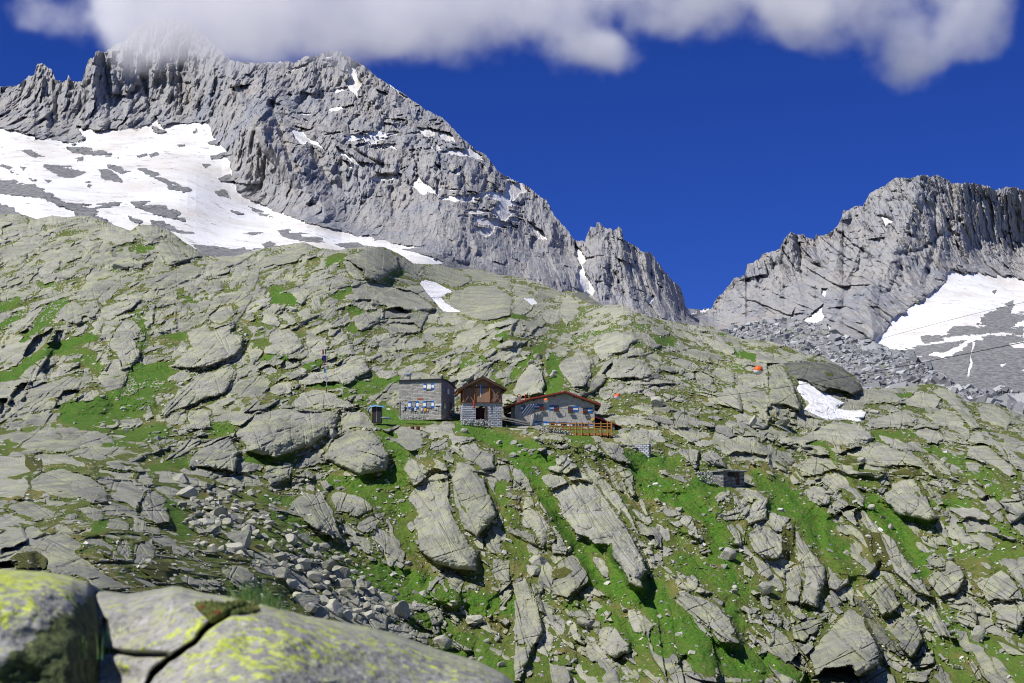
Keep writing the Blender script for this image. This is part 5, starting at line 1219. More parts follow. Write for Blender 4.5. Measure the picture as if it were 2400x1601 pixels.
cloud('cloud', 'wide grey-white cloud hiding the summit of the left mountain', [(60, 25, CY, 100, 35, 40, .42), (1420, 135, CY, 70, 50, 40, .8), (2130, 130, CY, 70, 45, 40, .6), (350, 60, CY, 90, 60, 36, 1.3), (300, 10, CY, 60, 50, 32, 1.1), (450, 90, CY, 130, 55, 32, .95), (620, 110, CY, 120, 40, 29, .6), (800, 80, CY, 120, 50, 29, .7), (1040, 90, CY, 110, 50, 29, .6), (2230, 90, CY, 90, 50, 29, .6), (1940, 90, CY, 90, 50, 29, .5),
    (340, 20, CY, 120, 75, 39, 1.14), (500, 20, CY, 210, 105, 45, 1.42), (720, 0, CY, 230, 95, 45, 1.42), (960, 0, CY, 200, 105, 42, 1.28), (1180, 20, CY, 150, 85, 36, 1.00),
    (1340, 60, CY, 130, 80, 33, 1.04), (1420, 120, CY, 60, 50, 27, 0.76), (560, -90, CY, 500, 110, 54, 1.33), (1600, 20, CY, 110, 60, 30, 0.90), (1720, 60, CY, 60, 50, 21, 0.52),
    (1880, 40, CY, 120, 70, 33, 1.04), (2060, 60, CY, 150, 95, 36, 1.38), (2150, 130, CY, 60, 40, 24, 0.66), (2280, 20, CY, 90, 60, 30, 0.76), (2000, -80, CY, 400, 80, 45, 1.23), (1400, -70, CY, 300, 70, 36, 0.95)],
    ((-330, 352), (CY - 75, CY + 75), (236, 372)), 1.7, .026, 3.0)
C.cycles.volume_step_rate = 3; C.cycles.volume_max_steps = 256; C.cycles.volume_bounces = 9
C.cycles.use_denoising = True
# ---------------------------------------------------------------- materials of the buildings and small things
def flat(name, c, rough=.7, metal=0., var=.25, scale=3., bump=.0, spec=.3):
    s = NT(name); n = s.noise(scale, 5, .65)
    d = tuple(x * (1 - var) for x in c); col = s.mix(s.ramp(n, .35, .65), rgb(*d), rgb(*c))
    return s.fin(col, rough, s.bump(n, bump, .03) if bump else None, metal, spec)
def masonry(name, base, mortar, bw, bh, off=.5, msz=.02, var=.5, squash=1.):
    s = NT(name)
    # courses run along the wall: horizontal coordinate is x + y so that every side gets joints
    sp = s.n('ShaderNodeSeparateXYZ'); s.t.links.new(s.tc.outputs['Object'], sp.inputs[0])
    xy = s.math('ADD', sp.outputs[0], sp.outputs[1]); cb = s.n('ShaderNodeCombineXYZ')
    wob_ = s.noise(1.8, 3); s.t.links.new(s.math('ADD', xy, s.math('MULTIPLY', wob_, .12)), cb.inputs[0]); s.t.links.new(s.math('ADD', sp.outputs[2], s.math('MULTIPLY', wob_, .14)), cb.inputs[1])
    b = s.n('ShaderNodeTexBrick', offset=off, inp={'Scale': 1.0, 'Mortar Size': msz, 'Brick Width': bw, 'Row Height': bh, 'Bias': 0.0, 'Mortar Smooth': .3})
    b.inputs['Color1'].default_value = rgb(*[x * (1 - var) for x in base]); b.inputs['Color2'].default_value = rgb(*[min(1, x * (1 + var * .4)) for x in base]); b.inputs['Mortar'].default_value = rgb(*mortar)
    s.t.links.new(cb.outputs[0], b.inputs['Vector'])
    n = s.noise(7, 4, .7); c = s.mix(s.math('MULTIPLY', s.ramp(n, .5, .7), .4), b.outputs['Color'], rgb(*[x * .5 for x in base]))
    h = s.math('ADD', b.outputs['Fac'], s.math('MULTIPLY', n, -.5))
    nd = s.n('ShaderNodeBump', inp={'Strength': .9, 'Distance': .05, 'Height': h}, invert=True)
    return s.fin(c, .9, nd.outputs[0])
M_RUB = masonry('rubble stone wall', (.45, .43, .40), (.27, .255, .24), .55, .22, .5, .03, .45)
M_REN = flat('rough grey render', (.52, .49, .45), .95, var=.4, scale=2.2, bump=.9)
M_BLK = masonry('dressed granite blocks', (.52, .54, .60), (.05, .05, .055), .62, .27, .5, .035, .35)
M_DRY = masonry('dry stone', (.42, .41, .40), (.05, .05, .05), .34, .19, .5, .04, .6)
def wood(name, c, dark=.45, sc=9., axis=0):
    s = NT(name); v = s.map((sc if axis == 0 else .6, sc, .6 if axis == 0 else sc)); n = s.noise(1.0, 4, .6, v)
    col = s.mix(s.ramp(n, .35, .65), rgb(*[x * dark for x in c]), rgb(*c)); return s.fin(col, .8, s.bump(n, .4, .02))
M_WOOD = wood('weathered boards', (.30, .17, .12), .6); M_BEAM = wood('dark beam', (.12, .065, .04)); M_ORW = wood('orange varnished log', (.42, .14, .03)); M_PINE = wood('honey pine rail', (.46, .21, .06), .6); M_GREYW = wood('grey old wood', (.26, .24, .21))
M_DARK = flat('black metal sheet', (.03, .03, .035), .6); M_SLATE = flat('dark roof felt', (.07, .065, .07), .8); M_RED = flat('red painted sheet roof', (.30, .045, .03), .45, var=.3); M_RED2 = flat('bright red paint', (.55, .05, .035), .45)
M_MAR = flat('maroon sheet roof', (.16, .02, .03), .5); M_BLUE = flat('blue shutter paint', (.015, .14, .52), .5); M_WHITE = flat('white paint', (.78, .78, .78), .6, var=.08); M_GLASS = flat('dark window glass', (.06, .07, .09), .08, spec=.8, var=.3, scale=1.2)
M_CURT = flat('window with pale curtain', (.28, .30, .34), .2, spec=.7); M_ZINC = flat('bright zinc sheet', (.62, .63, .66), .35, .6); M_SLAB = flat('grey stone slab', (.34, .33, .31), .9, var=.4, bump=.6); M_FLOW = flat('red geraniums', (.45, .02, .03), .8, var=.6, scale=14)
M_LEAF = flat('geranium leaves', (.04, .09, .02), .8); M_ORANGE = flat('orange painted shell', (.80, .13, .02), .4, var=.1); M_YEL = flat('yellow enamel', (.75, .48, .03), .45, var=.1); M_SKIN = flat('skin', (.45, .27, .2), .6, var=.1)
M_RUST = flat('rusty steel', (.16, .05, .035), .85, var=.5, scale=5, bump=.5); M_TARP = flat('pale blue tarpaulin', (.18, .38, .55), .5, var=.35, scale=4); M_TARP2 = flat('grey blue cover', (.16, .20, .27), .5, var=.3); M_CABLE = flat('black cable', (.02, .02, .02), .6); M_SOLAR = flat('solar cells', (.012, .025, .11), .15, spec=.8)
M_PAPER = flat('pale stone plaque', (.52, .50, .50), .7)

def Rz(d): return Matrix.Rotation(math.radians(d), 4, 'Z')
class MB:
    def __init__(s): s.bm = bmesh.new()
    def box(s, x0, x1, y0, y1, z0, z1, bev=.0, rot=None, piv=None):
        M_ = Matrix.Translation(((x0 + x1) / 2, (y0 + y1) / 2, (z0 + z1) / 2)) @ Matrix.Diagonal((x1 - x0, y1 - y0, z1 - z0, 1))
        if rot is not None: M_ = Matrix.Translation(piv) @ rot @ Matrix.Translation(-Vector(piv)) @ M_
        g = bmesh.ops.create_cube(s.bm, size=1, matrix=M_)
        if bev: bmesh.ops.bevel(s.bm, geom=list({e for v in g['verts'] for e in v.link_edges}), offset=bev, segments=1, affect='EDGES')
        return s
    def bar(s, a, b, r, r2=None, n=8):
        a, b = Vector(a), Vector(b); d = b - a
        M_ = Matrix.Translation((a + b) / 2) @ d.to_track_quat('Z', 'Y').to_matrix().to_4x4()
        bmesh.ops.create_cone(s.bm, cap_ends=True, segments=n, radius1=r, radius2=r if r2 is None else r2, depth=d.length, matrix=M_); return s
    def beam(s, a, b, w, h):
        a, b = Vector(a), Vector(b); d = b - a
        M_ = Matrix.Translation((a + b) / 2) @ d.to_track_quat('X', 'Z').to_matrix().to_4x4() @ Matrix.Diagonal((d.length, w, h, 1))
        bmesh.ops.create_cube(s.bm, size=1, matrix=M_); return s
    def prism(s, pts, y0, y1):
        """outline in x, z extruded along y"""
        a = [s.bm.verts.new((x, y0, z)) for x, z in pts]; b = [s.bm.verts.new((x, y1, z)) for x, z in pts]; n = len(pts)
        s.bm.faces.new(a); s.bm.faces.new(b[::-1])
        for i in range(n): s.bm.faces.new((a[i], b[i], b[(i + 1) % n], a[(i + 1) % n]))
        return s
    def prismx(s, pts, x0, x1):
        a = [s.bm.verts.new((x0, y, z)) for y, z in pts]; b = [s.bm.verts.new((x1, y, z)) for y, z in pts]; n = len(pts)
        s.bm.faces.new(a); s.bm.faces.new(b[::-1])
        for i in range(n): s.bm.faces.new((a[i], b[i], b[(i + 1) % n], a[(i + 1) % n]))
        return s
    def ball(s, c, r, sub=2, sc=(1, 1, 1)):
        bmesh.ops.create_icosphere(s.bm, subdivisions=sub, radius=r, matrix=Matrix.Translation(c) @ Matrix.Diagonal((*sc, 1))); return s
    def build(s, name, mat, parent=None, smooth=False):
        bmesh.ops.recalc_face_normals(s.bm, faces=s.bm.faces)
        me = bpy.data.meshes.new(name); s.bm.to_mesh(me); s.bm.free()
        for m in (mat if isinstance(mat, (list, tuple)) else [mat]): me.materials.append(m)
        if smooth: me.polygons.foreach_set('use_smooth', [True] * len(me.polygons))
        o = bpy.data.objects.new(name, me); COL.objects.link(o)
        if parent: o.parent = parent
        return o
def thing(name, loc, rot=0, label=None, cat=None, group=None):
    o = bpy.data.objects.new(name, None); COL.objects.link(o); o.location = loc; o.rotation_euler = (0, 0, math.radians(rot)); o.empty_display_size = .3
    return tag(o, label, cat, group)
def window(parent, x, z, w, h, y, glass=None, frame=M_WHITE, name='window', bars=True):
    f = MB()
    t = .07
    f.box(x - w / 2, x - w / 2 + t, y - .06, y + .0, z, z + h).box(x + w / 2 - t, x + w / 2, y - .06, y, z, z + h).box(x - w / 2 + t, x + w / 2 - t, y - .06, y, z + h - t, z + h).box(x - w / 2 + t, x + w / 2 - t, y - .06, y, z, z + t)
    if bars: f.box(x - .025, x + .025, y - .05, y, z + t, z + h - t)
    fr = f.build(name, frame, parent)
    MB().box(x - w / 2 + t, x + w / 2 - t, y - .025, y - .005, z + t, z + h - t).build('pane', glass or M_GLASS, fr)
    MB().box(x - w / 2 - .05, x + w / 2 + .05, y - .12, y - .0, z - .07, z - .002).build('sill', M_SLAB, fr)
    return fr
def shutter(parent, x0, x1, z, h, y, bands, hinge=None, ang=0):
    """a boarded leaf: list of (fraction, material) bands from the top"""
    mats = [M_BLUE, M_WHITE]; bm = bmesh.new(); zt = z + h
    for fr, mi in bands:
        zb = zt - fr * h
        g = bmesh.ops.create_cube(bm, size=1, matrix=Matrix.Translation(((x0 + x1) / 2, y - .03, (zt + zb) / 2)) @ Matrix.Diagonal((x1 - x0, .045, zt - zb, 1)))
        for f in {f for v in g['verts'] for f in v.link_faces}: f.material_index = mi
        zt = zb
    if ang:
        hx = x0 if hinge == 'l' else x1
        bmesh.ops.transform(bm, verts=bm.verts, matrix=Matrix.Translation((hx, y, 0)) @ Rz(ang) @ Matrix.Translation((-hx, -y, 0)))
    me = bpy.data.meshes.new('shutter'); bm.to_mesh(me); bm.free(); [me.materials.append(m) for m in mats]
    o = bpy.data.objects.new('shutter', me); COL.objects.link(o); o.parent = parent; return o
BWB = [(.28, 0), (.44, 1), (.28, 0)]
# ---------------------------------------------------------------- A: the small flat-roofed stone house
rA = 250.0
pA = P(933, 970, rA); kA = rA / FPX
A = thing('stone_house', P(1034, 968, rA - .6), -17, 'two-storey grey stone house with flat dark roof, blue and white shutters and a zinc-capped chimney', 'house')
WA, DA, HA = 6.95, 6.3, 5.25
# front wall runs from x = -WA to 0 at y = 0
MB().box(-WA, 0, 0, DA, -1.0, HA - .35).build('wall', M_RUB, A)
MB().box(-WA - .02, .02, -.02, DA, HA - .35, HA - .02).build('shade_band', flat('shaded render band', (.22, .21, .20), .9), A)  # shade under the roof edge, put into the colour of this band
rf = MB().prismx([(-.35, HA - .02), (-.35, HA + .07), (2.0, HA + .12), (DA * .62, HA - .12), (DA + .4, HA - .75), (DA + .4, HA - .85), (DA * .62, HA - .24), (2.0, HA)], -WA - .25, .25).build('roof', M_SLATE, A)
ch = MB().box(-WA + .7, -WA + 1.25, 1.2, 1.75, HA, HA + .95).build('chimney', M_REN, A)
MB().box(-WA + .5, -WA + 1.45, 1.0, 1.95, HA + 1.0, HA + 1.32, .04).build('chimney_cap', M_ZINC, ch)
for x, z in ((-4.55, .85), (-2.05, .85), (-2.05, 3.75)):
    h = 1.05 if z < 2 else .85
    window(A, x, z, .85, h, 0, M_CURT if z < 2 else M_WHITE, M_DARK, bars=False)
    shutter(A, x - .87, x - .45, z - .05, h + .1, 0, BWB); shutter(A, x + .45, x + .87, z - .05, h + .1, 0, BWB)
MB().box(-3.9, -2.95, -.03, -.003, 2.15, 2.42).build('sign', flat('faded red lettering', (.42, .13, .07), .8, var=.5, scale=9), A)
MB().box(-6.0, -5.6, -.03, -.003, 2.05, 2.2).build('sign', flat('faded red lettering b', (.36, .16, .10), .8, var=.5, scale=9), A)
MB().bar((-WA + .15, -.08, -.4), (-WA + .15, -.08, 2.0), .05).build('drain_pipe', M_GREYW, A)
# right-hand side wall: openings (drawn in the plane x = 0)
def side_open(y, z, w, h, name, m):
    return MB().box(.0, .05, y - w / 2, y + w / 2, z, z + h).build(name, m, A)
for y, z in ((3.2, 3.2), ):
    side_open(y, z, .8, .9, 'window', M_GLASS); side_open(y - .62, z - .05, .38, 1.0, 'shutter', M_BLUE); side_open(y + .62, z - .05, .38, 1.0, 'shutter', M_BLUE)
side_open(1.6, .7, .8, 1.0, 'window', M_GLASS); side_open(1.0, .65, .38, 1.1, 'shutter', M_BLUE); side_open(2.2, .65, .38, 1.1, 'shutter', M_BLUE)
dr = side_open(4.3, -.05, .9, 2.0, 'door', M_DARK); MB().box(.05, .09, 4.6, 4.66, .9, 1.05).build('handle', M_ZINC, dr); side_open(3.65, -.05, .25, 2.0, 'door_jamb', M_SLAB); side_open(5.0, -.05, .25, 2.0, 'door_jamb', M_SLAB)
# ---------------------------------------------------------------- B: the timber and granite cableway barn
rB = 247.5; kB = rB / FPX
B_ = thing('timber_barn', P(1131, 984, rB), 6, 'narrow barn with brown board gable and crossed braces above a granite block base', 'barn')
S = kB
xL, xR = -46 * S, 46.5 * S; z1 = 39.5 * S; zE = 76 * S; zA_ = 99 * S
dL, dR_, dT = -16 * S, 5.8 * S, 32 * S
D = 5.5
bw = MB(); bw.box(xL - .12, dL, 0, .5, -1.6, z1 - .25); bw.box(dR_, xR, 0, .5, -2.2, z1 - .25); bw.box(dL, dR_, 0, .5, dT, z1 - .25); bw.box(dL, dR_, 0, .5, -1.6, .02)
bw.box(xL - .12, xL + .35, .5, D, -1.6, z1 - .25); bw.box(xR - .45, xR, .5, D, -2.2, z1 - .25); bw.box(xL + .35, xR - .45, D - .4, D, -1.6, z1 - .25)
bw.build('stone_wall', M_BLK, B_)
MB().box(xL - .1, xR + .02, -.06, .46, z1 - .25, z1 - .06).build('lintel', flat('white lintel', (.50, .49, .48), .8), B_)
MB().box(xL - .2, xR + .12, -.16, .1, z1 - .06, z1 + .1).build('beam', M_BEAM, B_)
MB().prism([(xL, z1 + .1), (xR, z1 + .1), (xR, zE), (0, zA_), (xL, zE)], .12, .3).build('gable_boards', M_WOOD, B_)
MB().box(xL, xL + .15, .3, D, z1 + .1, zE - .05).build('side_boards', M_ORW, B_); MB().box(xR - .15, xR, .3, D, z1 + .1, zE - .05).build('side_boards', M_WOOD, B_)
MB().box(-1.15, 1.05, .05, .115, z1 + .1, zE - .1).build('hatch', wood('lighter boards', (.40, .23, .15), .7), B_)
for x, m in ((-1.22, M_ORW), (1.13, M_ORW), (xL + .12, M_WOOD), (xR - .12, M_BEAM)): MB().bar((x, -.02, z1 + .1), (x, -.02, zE + (.9 if abs(x) < 2 else -.1)), .11).build('post', m, B_)
for (a, b) in (((xL + .25, z1 + .15), (-1.35, zE - .1)), ((xL + .25, zE - .1), (-1.35, z1 + .15)), ((1.28, z1 + .15), (xR - .25, zE - .1)), ((1.28, zE - .1), (xR - .25, z1 + .15))):
    MB().beam((a[0], -.03 - .06 * (a[1] < b[1]), a[1]), (b[0], -.03 - .06 * (a[1] < b[1]), b[1]), .10, .13).build('brace', M_WOOD, B_)
MB().box(xL + .2, xR - .2, -.05, .11, zE - .08, zE + .1).build('tie_beam', M_BEAM, B_)
ov = .95; yo = -.5
rB1 = MB(); sl = (zA_ - zE) / (0 - xL)
rB1.prism([(xL - ov, zE - ov * sl + .02), (0, zA_ + .02), (xR + ov * .75, zE - ov * .75 * sl + .02), (xR + ov * .75, zE - ov * .75 * sl + .2), (0, zA_ + .26), (xL - ov, zE - ov * sl + .2)], yo, D + .5)
rB1.build('roof', flat('dark brown roof', (.06, .04, .035), .8), B_)
MB().prism([(xL - ov, zE - ov * sl - .14), (0, zA_ - .16), (xR + ov * .75, zE - ov * .75 * sl - .14), (xR + ov * .75, zE - ov * .75 * sl + .01), (0, zA_ + .01), (xL - ov, zE - ov * sl + .01)], yo - .06, yo + .02).build('bargeboard', wood('brown bargeboard', (.16, .08, .045)), B_)
MB().prism([(xL - ov + .1, zE - ov * sl - .35), (xL - .02, zE - .32), (xL - .02, zE - .05), (xL - ov + .1, zE - ov * sl - .02)], yo + .1, D).build('soffit', M_ORW, B_)
MB().box(dL + .25, dR_ - .15, 1.6, 1.66, -.05, dT - .2).build('inner_door', flat('dark red door', (.10, .015, .012), .7), B_)
MB().box(dR_, dR_ + .32, -.05, -.002, 0, dT).build('door', wood('open door', (.15, .07, .045)), B_)
MB().bar((-.95, -.35, zE + .35), (-.95, -.3, zE + .2), .07).build('lamp', M_WHITE, B_)
hk = thing('hoist_rope', B_.matrix_basis @ Vector((-.35, -.9, zE - 1.0)), 6, 'blue hoist rope with white hook hanging in front of the barn gable', 'rope')
MB().bar((0, 0, 0), (.02, 0, 1.25), .06).build('rope', M_BLUE, hk); MB().bar((0.0, 0, -.55), (.0, 0, 0), .045).build('hook', M_WHITE, hk)
rl = thing('hoist_block', B_.matrix_basis @ Vector((-1.32, -.35, z1 - .75)), 6, 'red pulley block hanging at the left edge of the barn doorway', 'pulley block')
for k in range(4): MB().ball((0, 0, .05 + .27 * k), .17, 2, (1, .8, 1)).build('wheel', M_RED2, rl)
MB().bar((0, 0, -.5), (0.02, 0, 1.2), .03).build('rod', M_DARK, rl)
# low dry wall in front of the barn
def stones_wall(name, pts, hgt, depth, label, cat, mat, sz=.3, seed=1, group=None):
    """pts: base line as world points; irregular stones stacked in courses"""
    R_ = random.Random(seed); bm = bmesh.new()
    for i in range(len(pts) - 1):
        a, b = Vector(pts[i][0]), Vector(pts[i + 1][0]); ha, hb = pts[i][1], pts[i + 1][1]; n = max(1, int((b - a).length / (sz * 1.15)))
        for j in range(n):
            t = (j + .5) / n; c = a.lerp(b, t); h = (ha + (hb - ha) * t) * R_.uniform(.85, 1.1); z = -.3; k = 0
            while z < h:
                s_ = sz * R_.uniform(.55, 1.15); g = bmesh.ops.create_icosphere(bm, subdivisions=1, radius=.5, matrix=Matrix.Translation(c + Vector((R_.uniform(-.1, .1), R_.uniform(-depth, depth), z + s_ * .3))) @ Matrix.Rotation(R_.uniform(0, 3), 4, 'Z') @ Matrix.Rotation(R_.uniform(-.4, .4), 4, 'X') @ Matrix.Diagonal((s_ * 1.35, s_ * 1.2, s_ * .8, 1)))
                z += s_ * .5; k += 1
    me = bpy.data.meshes.new(name); bm.to_mesh(me); bm.free(); me.materials.append(mat); o = bpy.data.objects.new(name, me); COL.objects.link(o); return tag(o, label, cat, group)
M_STN = (lambda s: s.fin(s.mix(s.ramp(s.noise(2.1, 3, .6), .35, .65), rgb(.16, .16, .16), rgb(.50, .49, .47)), .9, s.bump(s.noise(12, 3), .7, .05)))(NT('loose stone'))
stones_wall('dry_stone_wall', [(P(1078, 992, 246.2), .5), (P(1105, 994, 245.8), .6), (P(1150, 997, 245.8), .75)], .5, .35, 'low dry-stone footing in front of the barn doorway', 'stone wall', M_STN, .34, 3)
# ---------------------------------------------------------------- C: the mountain hut with the red roof
rC = 249.0; kC = rC / FPX; phi = 0
Cc = thing('mountain_hut', P(1393.5, 1006, rC + 1.4), phi, 'long grey hut with low red gable roof, blue and white shutters and red geraniums', 'hut')
k = kC; cph = math.cos(math.radians(phi))
def lx(u): return (u - 1393.5) * k / cph
def lz(u, v): return (1006 - v + (u - 1393.5) * -.036) * k     # local height of a photo pixel on the front wall
WC = -lx(1206); DC = 9.0
zr = lz(1324.9, 922); zR = lz(1393.5, 946); zL = lz(1206, 956)
xap = lx(1324.9)
MB().prism([(-WC, -1.5), (0, -2.0), (0, zR - .1), (xap, zr - .15), (lx(1241), lz(1241, 944)), (-WC, zL - .1)], 0, DC).build('wall', M_REN, Cc)
def roofline(dz, o=0):
    return [(lx(1178) - o, lz(1178, 962) + dz), (lx(1241), lz(1241, 938.5) + dz), (xap, lz(1324.9, 918.5) + dz), (lx(1408) + o, lz(1408, 946.5) + dz)]
top = roofline(.0); bot = roofline(-.22)
MB().prism([*top, *bot[::-1]], -.78, DC + .4).build('roof', [M_RED], Cc)
tp2 = roofline(-.225); bt2 = roofline(-.34)
MB().prism([*tp2, *bt2[::-1]], -.75, DC + .3).build('soffit', M_BEAM, Cc)
for u in (1250, 1298, 1345, 1367): MB().box(lx(u) - .1, lx(u) + .1, -.55, .2, np.interp(u, [1241, 1324.9, 1408], [bt2[1][1], bt2[2][1], bt2[3][1]]) - .2, np.interp(u, [1241, 1324.9, 1408], [bt2[1][1], bt2[2][1], bt2[3][1]]) - .01).build('purlin', M_BEAM, Cc)
MB().bar((lx(1408), -.5, lz(1408, 949)), (lx(1396), -.1, lz(1396, 957)), .05).build('gutter_pipe', M_BEAM, Cc)
MB().box(lx(1196), lx(1205.5), 1.0, 1.5, -.5, lz(1200, 957)).build('porch_pillar', M_REN, Cc)
MB().box(lx(1206) - .02, lx(1213), -.25, -.004, lz(1208, 985), lz(1208, 955)).build('buttress', flat('pale rendered buttress', (.42, .40, .37), .9, bump=.6), Cc)
for (s0, s1, w0, w1, v0, v1, gl) in ((1251, 1263, 1263, 1273, 951.5, 962.5, 0), (1286.5, 1297.5, 1297.5, 1309, 953, 964, 0), (1343, 1355, 1331, 1343, 954, 966, 1), (1378, 1389, 1366, 1378, 956, 967.5, 1)):
    uc_ = (w0 + w1) / 2; z0_, z1_ = lz(uc_, v1), lz(uc_, v0)
    wn_ = window(Cc, lx(uc_), z0_, (w1 - w0) * k, z1_ - z0_, 0, M_GLASS, flat('brown frame', (.07, .03, .025), .7))
    shutter(Cc, lx(s0), lx(s1), z0_ - .03, z1_ - z0_ + .06, -.012, [(.36, 0), (.30, 1), (.34, 0)], 'r' if s0 < w0 else 'l', 0)
    fb = thing('flower_box', Cc.matrix_basis @ Vector((lx(uc_), -.32, z0_ - .1)), phi, None, 'flower box', 'geranium boxes under the hut windows')
    fb['label'] = 'red geraniums in the box under the %s upper window of the red-roofed hut' % {1263: 'leftmost', 1297.5: 'second', 1331: 'third', 1366: 'rightmost'}[w0]
    MB().box(-.36, .36, -.12, .12, -.08, .1, .02).build('box', M_BEAM, fb)
    q = MB(); rr_ = random.Random(int(uc_)); q.box(-.34, .34, -.05, .05, .03, .2)
    for _ in range(34): q.ball((rr_.uniform(-.36, .36), rr_.uniform(-.16, .12), rr_.uniform(.05, .36)), rr_.uniform(.03, .06), 1)
    q.build('flowers', M_FLOW, fb)
    q = MB(); q.box(-.35, .35, -.1, .1, .0, .12)
    for _ in range(26): q.ball((rr_.uniform(-.38, .38), rr_.uniform(-.14, .12), rr_.uniform(-.05, .28)), rr_.uniform(.03, .06), 1)
    q.build('leaves', M_LEAF, fb)
# small window with open shutter at the left
window(Cc, lx(1226.5), lz(1226, 967), .38, .8, 0, M_GLASS, M_DARK, bars=False); shutter(Cc, lx(1219.5), lx(1225), lz(1222, 969), .85, -.02, BWB, 'r', 0)
# lower row of openings behind the terrace rail
for (u0, u1, kind) in ((1252, 1259, 's'), (1259.5, 1272, 'w'), (1273, 1280, 's'), (1280.5, 1287, 's'), (1288, 1299, 'd'), (1299.5, 1303.5, 's'), (1306, 1314, 's'), (1315, 1327, 'd'), (1328, 1335, 's'), (1337, 1341, 's'), (1342, 1353, 'w'), (1356, 1368, 'w'), (1370, 1380, 'd'), (1382, 1389.5, 's')):
    z1_ = lz((u0 + u1) / 2, 991.5 + (u0 - 1252) * .012); z0_ = z1_ - .85
    if kind == 's': shutter(Cc, lx(u0), lx(u1), z0_, z1_ - z0_, 0, [(.36, 0), (.64, 1)])
    elif kind == 'w': window(Cc, lx((u0 + u1) / 2), z0_ + .1, (u1 - u0) * k, z1_ - z0_ - .1, 0, M_CURT if u0 < 1300 else M_GLASS, M_DARK, bars=False)
    else: d_ = MB().box(lx(u0), lx(u1), -.05, -.003, z0_ - .5, z1_).build('door', M_DARK, Cc); MB().box(lx(u1) - .12, lx(u1) - .07, -.1, -.05, z0_, z0_ + .12).build('handle', M_ZINC, d_)
MB().box(lx(1316), lx(1324.5), -.05, -.003, lz(1320, 977), lz(1320, 970)).build('plaque', M_PAPER, Cc)
MB().box(lx(1321), lx(1323), -.12, -.03, lz(1322, 939), lz(1322, 924.5)).build('gable_ornament', flat('white weathered ornament', (.5, .5, .5), .8, var=.6, scale=12), Cc)
q = MB(); bmesh.ops.create_cone(q.bm, cap_ends=True, segments=24, radius1=.24, radius2=.24, depth=.06, matrix=Matrix.Translation((lx(1387.8), -.12, lz(1388, 983.2))) @ Matrix.Rotation(math.pi / 2, 4, 'X')); dsc = q.build('sign', M_YEL, None)
dsc.parent = None; dsc.matrix_basis = Cc.matrix_basis; dsc.name = 'yellow_disc'; tag(dsc, 'round yellow disc on the right end of the hut front wall', 'sign')
# chimney and flue on the left roof
chm = MB().box(lx(1210), lx(1220.5), 2.2, 2.9, lz(1215, 952), lz(1215, 930)).build('chimney', masonry('chimney stone', (.45, .36, .33), (.15, .12, .1), .3, .18), Cc)
q = MB()
for i in range(7):
    a = math.pi * i / 7; b = math.pi * (i + 1) / 7; xc_ = lx(1215.5); zc_ = lz(1215, 931.5); rr_ = .34
    q.beam((xc_ + rr_ * math.cos(a), 2.55, zc_ + rr_ * math.sin(a)), (xc_ + rr_ * math.cos(b), 2.55, zc_ + rr_ * math.sin(b)), .8, .06)
q.build('chimney_cap', M_RED2, chm)
fl_ = MB().bar((lx(1230.2), 1.6, lz(1230, 946)), (lx(1230.2), 1.6, lz(1230, 929)), .085).build('flue', M_RED2, Cc); MB().bar((lx(1230.2), 1.6, lz(1230, 929)), (lx(1230.2), 1.6, lz(1230, 926.5)), .2, .1).build('flue_cap', M_RED2, fl_)
# lean-to at the right end
ln = MB().prism([(.0, lz(1394, 975.5)), (lx(1457), lz(1457, 997.5)), (lx(1457), lz(1457, 999.5)), (.0, lz(1394, 978))], -.6, 5.0).build('annex_roof', M_MAR, Cc)
MB().box(.02, lx(1432), 2.4, 2.8, -2, lz(1432, 992)).build('annex_wall', flat('dark annex wall', (.09, .08, .075), .9), Cc)
MB().box(lx(1436), lx(1440.5), -.3, .1, -2.2, lz(1438, 995)).build('annex_pillar', M_DRY, Cc)
# solar panels on a trestle at the left part of the front
sp_ = thing('solar_panel', Cc.matrix_basis @ Vector((lx(1237), -1.0, lz(1237, 980))), phi, 'tilted blue solar panels with white frames before the left part of the hut', 'solar panel')
pz = MB(); fz = MB()
for i in range(3):
    o_ = i * .42 - .5; a = Vector((o_ - .55, -.1, -.05)); b = Vector((o_ + .75, .35, 1.7))
    pz.beam(a, b, .3, .03)
    fz.beam(a + Vector((.17, -.03, 0)), b + Vector((.17, -.03, 0)), .03, .05); fz.beam(a - Vector((.17, .03, 0)), b - Vector((.17, .03, 0)), .03, .05)
pz.build('cells', M_SOLAR, sp_); fz.build('frame', M_WHITE, sp_)
MB().bar((-.9, 0, -.6), (.1, .2, .6), .04).bar((.6, 0, -.6), (.3, .2, .8), .04).build('trestle', M_WHITE, sp_)
# stone edge of the ramp at the left
rm = MB(); pts = [P(1176, 978, 247.6), P(1205, 983.5, 247.0), P(1241, 991.5, 246.4)]
for a, b in zip(pts, pts[1:]): rm.beam(a, b, .5, .22); rm.beam(a + Vector((0, 0, -.35)), b + Vector((0, 0, -.35)), .4, .12)
rmo = rm.build('retaining_kerb', M_GREYW); tag(rmo, 'long grey wooden edge of the path between the barn and the hut', 'path edge')
